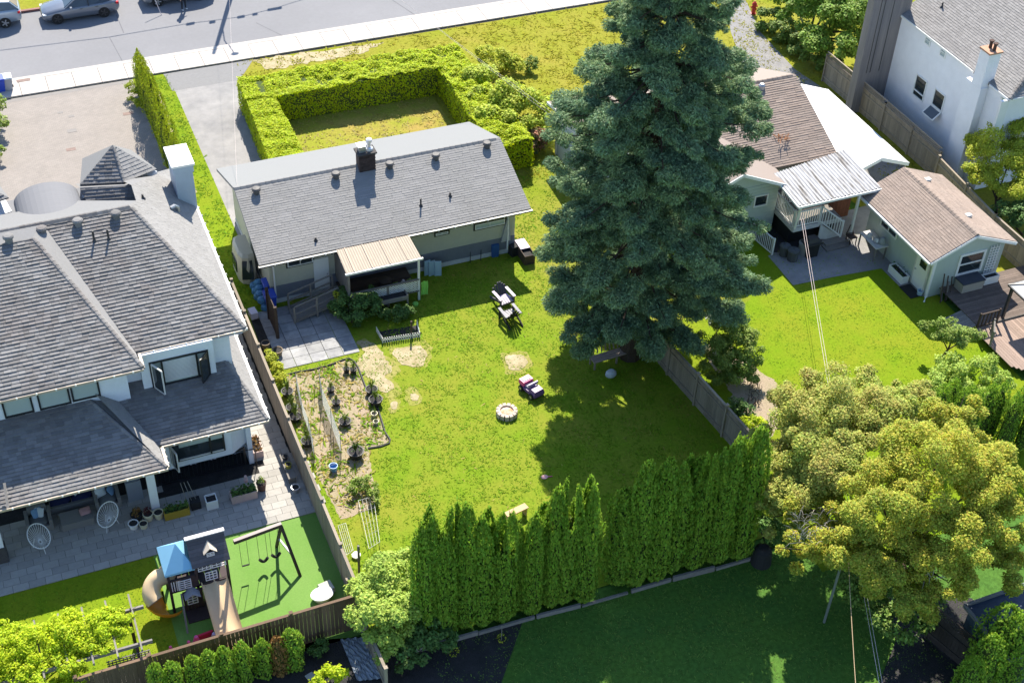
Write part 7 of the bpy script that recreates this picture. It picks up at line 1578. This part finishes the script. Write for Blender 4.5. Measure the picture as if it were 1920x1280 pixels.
# ------------------------------------------------------------------ person beside the car
def person():
    c = P(345, 19); t = thing('person', 'person in dark trousers and pale shoes standing on the road beside the silver car', 'person', c)
    J_ = {'pelvis': (0, 0, .95, .15), 'spine': (0, .01, 1.15, .14), 'chest': (0, .01, 1.36, .165), 'neck': (0, 0, 1.50, .06), 'head0': (0, -.01, 1.58, .085), 'head1': (0, -.015, 1.69, .09), 'top': (0, 0, 1.76, .06),
          'hl': (-.10, 0, .88, .10), 'kl': (-.12, -.02, .50, .065), 'al': (-.13, .02, .09, .045), 'tl': (-.15, -.15, .04, .042), 'hr': (.10, 0, .88, .10), 'kr': (.13, -.03, .50, .065), 'ar': (.14, .0, .09, .045), 'tr': (.17, -.16, .04, .042),
          'sl': (-.20, .01, 1.42, .065), 'el': (-.27, .03, 1.14, .045), 'wl': (-.25, -.06, .90, .032), 'sr': (.20, .01, 1.42, .065), 'er': (.28, .02, 1.14, .045), 'wr': (.22, -.16, .96, .032)}
    E_ = [('pelvis', 'spine'), ('spine', 'chest'), ('chest', 'neck'), ('neck', 'head0'), ('head0', 'head1'), ('head1', 'top'), ('pelvis', 'hl'), ('hl', 'kl'), ('kl', 'al'), ('al', 'tl'), ('pelvis', 'hr'), ('hr', 'kr'), ('kr', 'ar'), ('ar', 'tr'), ('chest', 'sl'), ('sl', 'el'), ('el', 'wl'), ('chest', 'sr'), ('sr', 'er'), ('er', 'wr')]
    names = list(J_); vs = [J_[k][:3] for k in names]; rad = [J_[k][3] for k in names]; ed = [(names.index(a), names.index(b)) for a, b in E_]
    for w, sx in (('wl', -1), ('wr', 1)):
        i0 = names.index(w); p = np.array(vs[i0]); palm = p + [0, -.02, -.08]; vs.append(tuple(palm)); rad.append(.03); ip = len(vs) - 1; ed.append((i0, ip))
        for f in range(4): q = palm + [(-.03 + f * .02), -.02, -.05]; r2 = q + [0, -.02, -.035]; vs += [tuple(q), tuple(r2)]; rad += [.010, .008]; ed += [(ip, len(vs) - 2), (len(vs) - 2, len(vs) - 1)]
        q = palm + [-sx * .045, -.03, -.01]; vs.append(tuple(q)); rad.append(.011); ed.append((ip, len(vs) - 1))
    me = bpy.data.meshes.new('body'); me.from_pydata(vs, ed, []); o = bpy.data.objects.new('body', me); COL.objects.link(o)
    md = o.modifiers.new('skin', 'SKIN'); md.use_smooth_shade = True
    for i, r in enumerate(rad): me.skin_vertices[0].data[i].radius = (r, r)
    me.skin_vertices[0].data[0].use_root = True
    sb = o.modifiers.new('sub', 'SUBSURF'); sb.levels = 1; sb.render_levels = 1
    dg = bpy.context.evaluated_depsgraph_get(); m2 = bpy.data.meshes.new_from_object(o.evaluated_get(dg)); o.modifiers.clear(); o.data = m2
    ms = [mat('skin', (.45, .27, .20), var=0, rough=.6), mat('trousers', (.018, .02, .028), var=.1), mat('shirt', (.10, .11, .14), var=.1), mat('shoes', (.6, .6, .6), var=0), mat('hair', (.03, .02, .015), var=.1)]
    m2.materials.clear()
    for m in ms: m2.materials.append(m)
    for p in m2.polygons:
        x, y, z = p.center
        p.material_index = 3 if z < .10 else 1 if z < .98 and abs(x) < .21 else 2 if 1.0 <= z < 1.47 and abs(x) < .31 and not (abs(x) > .22 and z < 1.2) else 4 if z > 1.70 or (z > 1.60 and y > .02) else 0
    o.parent = t; t.rotation_euler = (0, 0, .5)
    mb = MB()
    for s in (-1, 1): mb.lathe((s * .035, -.105, 1.66), [(.004, -.012), (.012, 0), (.004, .012)], 6)
    mb.hexa([(-.012, -.10, 1.60), (.012, -.10, 1.60), (.012, -.08, 1.60), (-.012, -.08, 1.60)], [(-.006, -.10, 1.65), (.006, -.10, 1.65), (.006, -.08, 1.65), (-.006, -.08, 1.65)]); mb.box(-.025, .025, -.1, -.09, 1.565, 1.573)
    f = mb.build('face', ms[0], None); f.parent = t
person()
mb = MB(); q = P(303, 29); mb.tube([q, q + np.array([-.45, 1.1, 1.9])], .025, 6); mb.top('leaning_pole', WIREP, 'thin pale pole leaning against the silver car at the top edge', 'pole')
# ------------------------------------------------------------------ street things
UP = thing('utility_pole', 'tall wooden utility pole beyond the road whose shadow crosses the street', 'pole', (16.9, 85.2, .08))
mb = MB(); mb.tube([(16.9, 85.2, 0), (16.9, 85.2, 10.4)], [.17, .11], 10); mb.build('post', GREYW, UP)
mb = MB(); mb.tube([(16.9, 85.2, 6.6), (16.95, 84.3, 7.6), (17.2, 82.6, 8.0)], .04, 6); mb.build('lamp_arm', METAL, UP); mb = MB(); mb.lathe((17.2, 82.5, 7.88), [(.05, 0), (.16, .03), (.16, .1), (.04, .16)], 10, sx=1.6); mb.build('lamp_head', METAL, UP)
CW = thing('overhead_cable', 'overhead cable with splice boxes strung along the far side of the street', 'cable', (12, 90, 0)); off_ = 7.2 * np.array([.36, .92, 1.])
pts_ = [P(a, b) + off_ for a, b in ((-220, 128), (0, 95), (205, 70), (345, 46), (452, 32), (512, 17), (560, 2), (800, -60))]
mb = MB(); mb.tube(pts_, .028, 5); mb.build('wire', WIRE, CW)
for a, b, w in ((357, 45, .5), (398, 42, .35), (452, 32, .45), (478, 27, .3), (515, 17, .9)): q = P(a, b) + off_; mb = MB(); mb.cbox(q - np.array([0, 0, .1]), w, .16, .22, .05); mb.build('splice_box', WIRE, CW)
def wire(label, pts_, r, m, sag=.25, group=None):
    a, b = np.array(pts_[0], float), np.array(pts_[1], float); mb = MB(); mb.tube([a + (b - a) * u - np.array([0, 0, 4 * sag * u * (1 - u)]) for u in np.linspace(0, 1, 16)], r, 5); mb.top('service_wire', m, label, 'wire', group)
wire('service wire from the street pole down to the bungalow gable', ((16.9, 85.2, 9.2), (9.95, 55.05, 4.3)), .0045, WIREP)
A_, B_ = P(835, 60, 6.3), P(955, 150, 5.4); wire('upper pale wire of the pair crossing the yellow bush to the sage house', (A_ - (B_ - A_) * 1.5, A_ + (B_ - A_) * 2.1), .007, WIREP, .1); A2_, B2_ = P(835, 62, 6.2), P(955, 155, 5.2); wire('lower pale wire of the pair crossing the yellow bush to the sage house', (A2_ - (B2_ - A2_) * 1.5, A2_ + (B2_ - A2_) * 2.1), .006, WIREP, .1)
Q_ = P(1650, 1281, 2.4); A_ = np.array([36.1, 46.9, 2.62]); wire('pinkish wire from the deck post over the bright lawn to the bottom edge', (A_, A_ + (Q_ - A_) * 1.12), .009, WIREP, .2); A_ = A_ + [.12, 0, .0]; Q_ = P(1656, 1281, 2.4); wire('second pinkish wire running close beside the first from the deck post', (A_, A_ + (Q_ - A_) * 1.12), .008, WIREP, .2)
PO = thing('clothes_post', 'thin pale post with a crossbar standing in the golden tree', 'post', P(1545, 1166)); q = P(1545, 1166)
mb = MB(); mb.tube([q, q + [.05, 0, 4.3]], .05, 8); mb.build('post', METAL, PO); mb = MB(); mb.beam(q + [-.5, 0, 4.3], q + [.5, .1, 4.32], .06, .08); mb.build('crossbar', WHITE_D, PO)
A_ = q + [.1, 0, 4.3]; Q_ = P(1605, 1281, 4.0); wire('tan wire running from the thin post to the bottom edge', (A_, A_ + (Q_ - A_) * 1.2), .010, mat('wire_tan', (.45, .33, .2), var=0), .1)
HY = thing('hydrant', 'red fire hydrant on the grass beside the gravel lane', 'hydrant', P(1412, 26)); q = P(1412, 26); HR = mat('hydrant_red', (.42, .03, .02), var=.1, rough=.4)
mb = MB(); mb.lathe(q, [(.19, 0), (.19, .05), (.13, .06), (.13, .62), (.17, .63), (.17, .68), (.12, .78), (.04, .84), (.04, .9)], 12); mb.build('barrel', HR, HY); mb = MB(); mb.tube([q + [-.24, 0, .5], q + [.24, 0, .5]], .06, 8); mb.build('outlet', HR, HY); mb = MB(); mb.tube([q + [0, -.24, .42], q + [0, 0, .42]], .08, 8); mb.build('outlet', HR, HY)
q = P(3, 171, .1); wheelie('blue wheeled bin on the sidewalk at the left edge', (q[0], q[1] + .1), BLUE, .95, group='bins put out on the sidewalk'); q = P(17, 168, .1); wheelie('grey wheeled bin with a white lid on the sidewalk', (q[0], q[1] + .1), mat('bin_grey', (.32, .33, .36), var=.05), .95, group='bins put out on the sidewalk', lidm=WHITE)
mb = MB(); q = P(44, 151, .1); mb.cbox((q[0], q[1], .1), .75, .28, .02, -.0); mb.top('drain_cover', COVER, 'brown rectangular cover set in the sidewalk near the bins', 'cover')
# ------------------------------------------------------------------ garden house surroundings
def U(x, y, z=0.): return P(1640 + x / 4.92, 440 + y / 4.92, z)
q = U(265, 360); box_planter('planter', 'long white planter box against the garden house side wall', (wl - .35, 43.05, .02), .42, 1.15, .42, WHITE, 26, L_DARK)
q = U(1035, 480); box_planter('planter', 'white planter box below the trellis on the garden house', (43.6, 40.75, .45), .85, .36, .42, WHITE, 0)
SB = thing('storage_box', 'beige storage chest with a dark lid below the garden house window', 'chest', (42.35, 40.65, .45)); mb = MB(); mb.cbox((42.35, 40.72, .45), 1.25, .62, .5); mb.build('chest', mat('chest_beige', (.36, .33, .28), var=.08), SB); mb = MB(); mb.cbox((42.35, 40.72, .952), 1.31, .68, .06); mb.build('lid', mat('lid_dark', (.06, .065, .08), var=.1), SB)
MT = MB(); MT.box(39.55, 40.2, 41.35, 42.35, .025, .045); MT.top('door_mat', RUBBER, 'dark door mat in front of the garden house door', 'mat')
q = U(412, 555); BK2 = thing('pail', 'pale blue pail at the corner of the garden house path', 'bucket', q); mb = MB(); mb.lathe(q, [(.12, 0), (.15, .25), (.165, .26), (.165, .28), (.13, .28), (.12, .04), (.01, .03)], 14); mb.build('body', LBLUE, BK2)
FWd = thing('tool_rack', 'rustic wood stand and garden tools at the garden house corner', 'stand', (40.9, 40.8, 0)); r_ = random.Random(2)
for k in range(5): mb = MB(); x = 40.75 + k * .14; mb.tube([(x, 40.6 + .1 * (k % 2), 0), (x + r_.uniform(-.05, .05), 40.9, .7 + r_.uniform(0, .9))], .03 + .02 * (k % 2), 6); mb.build('handle', GREYW if k % 2 else DARKW, FWd)
TBt = thing('work_table', 'pale work table with things on it against the garden house wall', 'table', (39.75, 45.3, 0)); mb = MB(); mb.box(39.45, 40.2, 44.5, 46.0, .80, .85); mb.build('top', WHITE_D, TBt)
for x in (39.5, 40.12):
    for y in (44.57, 45.93): mb = MB(); mb.box(x - .03, x + .03, y - .03, y + .03, 0, .798); mb.build('leg', GREYW, TBt)
for k, (x, y, s, h) in enumerate(((39.8, 45.0, .22, .3), (39.7, 45.5, .16, .22), (39.95, 44.75, .18, .4))): mb = MB(); mb.lathe((x, y, .851), [(s * .8, 0), (s, h * .4), (s * .6, h), (.02, h + .02)], 10); mb.top('table_pot', [METAL, WHITE_D, mat('pot_grey', (.3, .32, .33), var=.1)][k], ['steel bowl on the pale work table', 'small white jar on the pale work table, farthest from the camera', 'tall grey jar on the pale work table, nearest the camera'][k], 'jar')
CH2 = thing('folding_chair', 'dark folding chair beside the work table under the cover', 'chair', (39.3, 46.3, 0)); mb = MB(); mb.box(39.05, 39.5, 46.1, 46.5, .42, .45); mb.build('seat', DARKW, CH2); mb = MB(); mb.beam((39.05, 46.5, .45), (39.3, 46.62, .95), .05, .04); mb.beam((39.5, 46.5, .45), (39.3, 46.62, .95), .05, .04); mb.beam((39.05, 46.5, .5), (39.5, 46.5, .5), .05, .04); mb.build('backrest', DARKW, CH2)
for x in (39.08, 39.46):
    for y in (46.13, 46.47): mb = MB(); mb.box(x - .02, x + .02, y - .02, y + .02, 0, .418); mb.build('leg', DARKW, CH2)
def T3(x, y, z=0.): return P(1390 + x / 6.737, 340 + y / 6.737, z)
for i, (a, b, r, h, m, lb) in enumerate(((560, 960, .27, .6, mat('can_dark', (.075, .08, .085), var=.15), 'dark dented metal can on the patio beside the stair guard'), (665, 1020, .29, .62, mat('can_dark', (.075, .08, .085)), 'dark metal can on the patio nearest the lawn'), (800, 940, .28, .7, mat('can_pale', (.24, .24, .23), var=.15), 'pale grey barrel on the patio beside the covered grill'))):
    q = T3(a, b); t = thing('metal_can', lb, 'can', (q[0], q[1] + .2, 0), 'cans standing on the concrete patio'); mb = MB(); mb.lathe((q[0], q[1] + .2, 0), [(r * .9, 0), (r, h * .9), (r * 1.08, h * .91), (r * 1.08, h)], 16); mb.build('body', m, t); mb = MB(); mb.lathe((q[0], q[1] + .2, h + .002), [(r, 0), (r * .8, .06), (.05, .1), (.04, .14)], 16); mb.build('lid', m, t)
q = T3(890, 960); BQ = thing('barbecue', 'black covered barbecue grill on the patio below the deck', 'grill', (q[0], q[1] + .25, 0)); mb = MB(); mb.cbox((q[0], q[1] + .25, 0), .6, .55, .75, taper=1.05); mb.build('cabinet', RUBBER, BQ); mb = MB(); mb.cbox((q[0], q[1] + .25, .752), .95, .6, .1); mb.cbox((q[0], q[1] + .28, .853), .7, .5, .22, taper=.7); mb.build('hood', DMETAL, BQ)
FG = thing('red_gate', 'red-brown board gate between the deck and the garden house', 'gate', (39.6, 48.9, 0))
for i in range(13): mb = MB(); x = 38.95 + i * .115; mb.box(x, x + .105, 48.4, 48.43, .05, 1.75 + .14 * math.sin(i / 12 * 3.14)); mb.build('board', REDW, FG)
for z in (.4, 1.4): mb = MB(); mb.box(38.95, 40.4, 48.43, 48.47, z, z + .09); mb.build('rail', REDW, FG)
sheet('side_yard', [(38.9, 46.6), (40.2, 46.6), (40.2, 48.4), (38.9, 48.4)], .022, CONC_D)
# timber deck and gazebo
TD = thing('timber_deck', 'reddish timber deck with railings at the right edge', 'deck', (43.5, 37, 0))
for i in range(46):
    x = 40.72 + i * .15
    y0 = 34.2 + max(0, (41.6 - x)) * 1.1
    mb = MB(); mb.box(x, x + .142, y0, 38.05, .32, .36); mb.build('board', DECKW, TD)
for i in range(21): y = 38.1 + i * .15; mb = MB(); mb.box(41.0, 47.4, y, y + .142, .40, .44); mb.build('upper_board', mat('deck_shade', (.13, .10, .085), var=.2, rnd=.2), TD)  # darker board colour stands for the shade near the garden house
mb = MB(); mb.box(41.0, 47.4, 38.06, 38.09, .05, .438); mb.build('riser', GREYW, TD)
for k in range(8): mb = MB(); mb.hexa([(40.1, 38.2 + k * .15, .12), (41.0, 38.2 + k * .15, .36), (41.0, 38.34 + k * .15, .36), (40.1, 38.34 + k * .15, .12)], [(40.1, 38.2 + k * .15, .16), (41.0, 38.2 + k * .15, .40), (41.0, 38.34 + k * .15, .40), (40.1, 38.34 + k * .15, .16)]); mb.build('ramp_board', GREYW, TD)
railing(TD, (40.9, 38.02, .40), (42.0, 38.02, .40), .8, m=DARKW, step=.2, bal=.05); railing(TD, (40.7, 36.75, .36), (41.3, 37.5, .36), .8, m=GREYW, step=.2, bal=.05); railing(TD, (40.95, 34.4, .36), (42.3, 34.2, .36), .8, m=GREYW, step=.2, bal=.05)
GZ = thing('gazebo', 'dark framed gazebo with pale roof panels at the right edge', 'gazebo', (44.4, 36.9, .36))
for x, y in ((42.5, 38.2), (46.4, 38.2), (42.5, 35.5), (46.4, 35.5)): mb = MB(); mb.box(x - .06, x + .06, y - .06, y + .06, .36, 2.3); mb.build('post', DMETAL, GZ)
ap = np.array([44.5, 36.9, 3.0]); g4 = [np.array(v) for v in ((42.4, 35.3, 2.32), (46.6, 35.3, 2.32), (46.6, 38.4, 2.32), (42.4, 38.4, 2.32))]
for i in range(4): mb = MB(); mb.slab([g4[i], g4[(i + 1) % 4], ap], .02); mb.build('roof_panel', mat('panel_pale', (.40, .40, .40), var=.08), GZ); mb = MB(); mb.beam(g4[i], ap, .07, .06); mb.beam(g4[i] - [0, 0, .03], g4[(i + 1) % 4] - [0, 0, .03], .07, .08); mb.build('roof_frame', DMETAL, GZ)
mb = MB(); mb.lathe((44.1, 36.8, .36), [(.5, 0), (.62, .1), (.62, .35), (.5, .42), (.02, .42)], 16); mb.top('ottoman', mat('seat_purple', (.06, .04, .06), var=.1), 'dark round seat on the sunny part of the timber deck', 'seat')
# ------------------------------------------------------------------ bottom right shed, screen, composter
SHD = thing('blue_shed', 'dark blue shed with a flat roof in the bottom right corner', 'shed', (30.2, 22.9, 0)); SM = mat('shed_blue', (.05, .075, .10), var=.15, scale=4, rnd=.1); SR = mat('shed_roof', (.028, .045, .085), var=.3, scale=3, rough=.6)
za = 2.35; p0 = P(1808, 1136, za); p1 = P(1928, 1094, za); dv = unit(p1 - p0); nv = np.array([dv[1], -dv[0], 0]); p0, p1 = p0, p0 + dv * 4.2; p2, p3 = p1 + nv * 2.6, p0 + nv * 2.6
mb = MB(); mb.slab([p3, p2, p1, p0], .10); mb.build('roof', SR, SHD)
for a, b in ((p0, p1), (p1, p2), (p2, p3), (p3, p0)): mb = MB(); mb.beam(a + [0, 0, .03], b + [0, 0, .03], .12, .12); mb.build('roof_trim', mat('trim_grey', (.16, .165, .17), var=.1), SHD)
i0, i1, i2, i3 = p0 + dv * .15 + nv * .15, p1 - dv * .15 + nv * .15, p2 - dv * .15 - nv * .15, p3 + dv * .15 - nv * .15
for a, b in ((i3, i0), (i2, i3)):
    k = 13
    for i in range(k): u, w = a + (b - a) * i / k, a + (b - a) * (i + .96) / k; mb = MB(); mb.beam((u[0], u[1], 1.1), (w[0], w[1], 1.1), .04, 2.2); mb.build('board', SM, SHD)
mb = MB(); mb.hexa([(v[0], v[1], 0) for v in (i3 + dv * .05 + nv * -.05, i2 - dv * .05 - nv * .05, i1, i0 + dv * .05)], [(v[0], v[1], 2.2) for v in (i3 + dv * .05 - nv * .05, i2 - dv * .05 - nv * .05, i1, i0 + dv * .05)]); mb.build('core', SM, SHD)
fence_run('dark fence panel with a lattice strip beside the blue shed', px((1735, 1195), (1815, 1262)), 1.45, mat('fence_dark', (.05, .04, .035), var=.2, rnd=.2), lattice=.35, cap=False)
CMP = thing('composter', 'black round composter at the right end of the cypress hedge', 'bin', P(1432, 1062)); q = P(1432, 1062); mb = MB(); mb.lathe((q[0], q[1] + .25, 0), [(.42, 0), (.40, .3), (.34, .75), (.30, .78), (.2, .86), (.03, .88)], 16); mb.build('drum', RUBBER, CMP)
mb = MB(); n = 14; V = []; r_ = random.Random(6)
for i in range(n):
    for j in range(n):
        u, v = i / (n - 1), j / (n - 1); a = P(640 + u * 25 + v * 25, 1205 + v * 75 + u * 0); b = P(690 + v * 30, 1205 + v * 80); q = P(638 + u * 48 + v * 32, 1200 + v * 78 - u * 4); V.append((q[0], q[1], .03 + .09 * abs(math.sin(i * 2.1 + j * 1.3) * math.cos(j * 1.7 - i * .8)) + r_.uniform(0, .04)))
mb.add(V, [(i * n + j, (i + 1) * n + j, (i + 1) * n + j + 1, i * n + j + 1) for i in range(n - 1) for j in range(n - 1)]); mb.top('plastic_sheet', mat('sheet_plastic', (.20, .23, .28), var=.3, scale=5, rough=.35, spec=.5), 'crumpled grey plastic sheet on the dark soil below the leafy shrub', 'sheet')
mb = MB(); q = P(582, 1268); mb.cbox((q[0], q[1], .01), .3, .26, .04, .3); mb.top('flat_stone', mat('flat_stone', (.32, .33, .33), var=.15), 'flat pale stone on the soil beside the plastic sheet', 'stone')
SPo = thing('sprinkler_stake', 'thin stake with yellow flowers on the dark soil bed', 'plant', P(940, 1200)); q = P(940, 1200); mb = MB(); mb.tube([q, q + [0, 0, .9]], .012, 5); mb.build('stake', GREYW, SPo)
rg_ = np.random.default_rng(4); d = unit(rg_.normal(size=(40, 3))); V, Q = leaves(q + [0, 0, .15] + d * .16, .09, .6, nrm=np.array([0, 0, .7]), rs=rg_); fast_mesh('foliage', V, Q, L_YEL, SPo)
PLs = thing('young_plant', 'young yellowish plant on the dark soil bed left of the stake', 'plant', P(850, 1225)); q = P(850, 1225); d = unit(rg_.normal(size=(40, 3))); V, Q = leaves(q + [0, 0, .16] + d * .2, .09, .6, nrm=np.array([0, 0, .7]), rs=rg_); fast_mesh('foliage', V, Q, L_YEL, PLs)
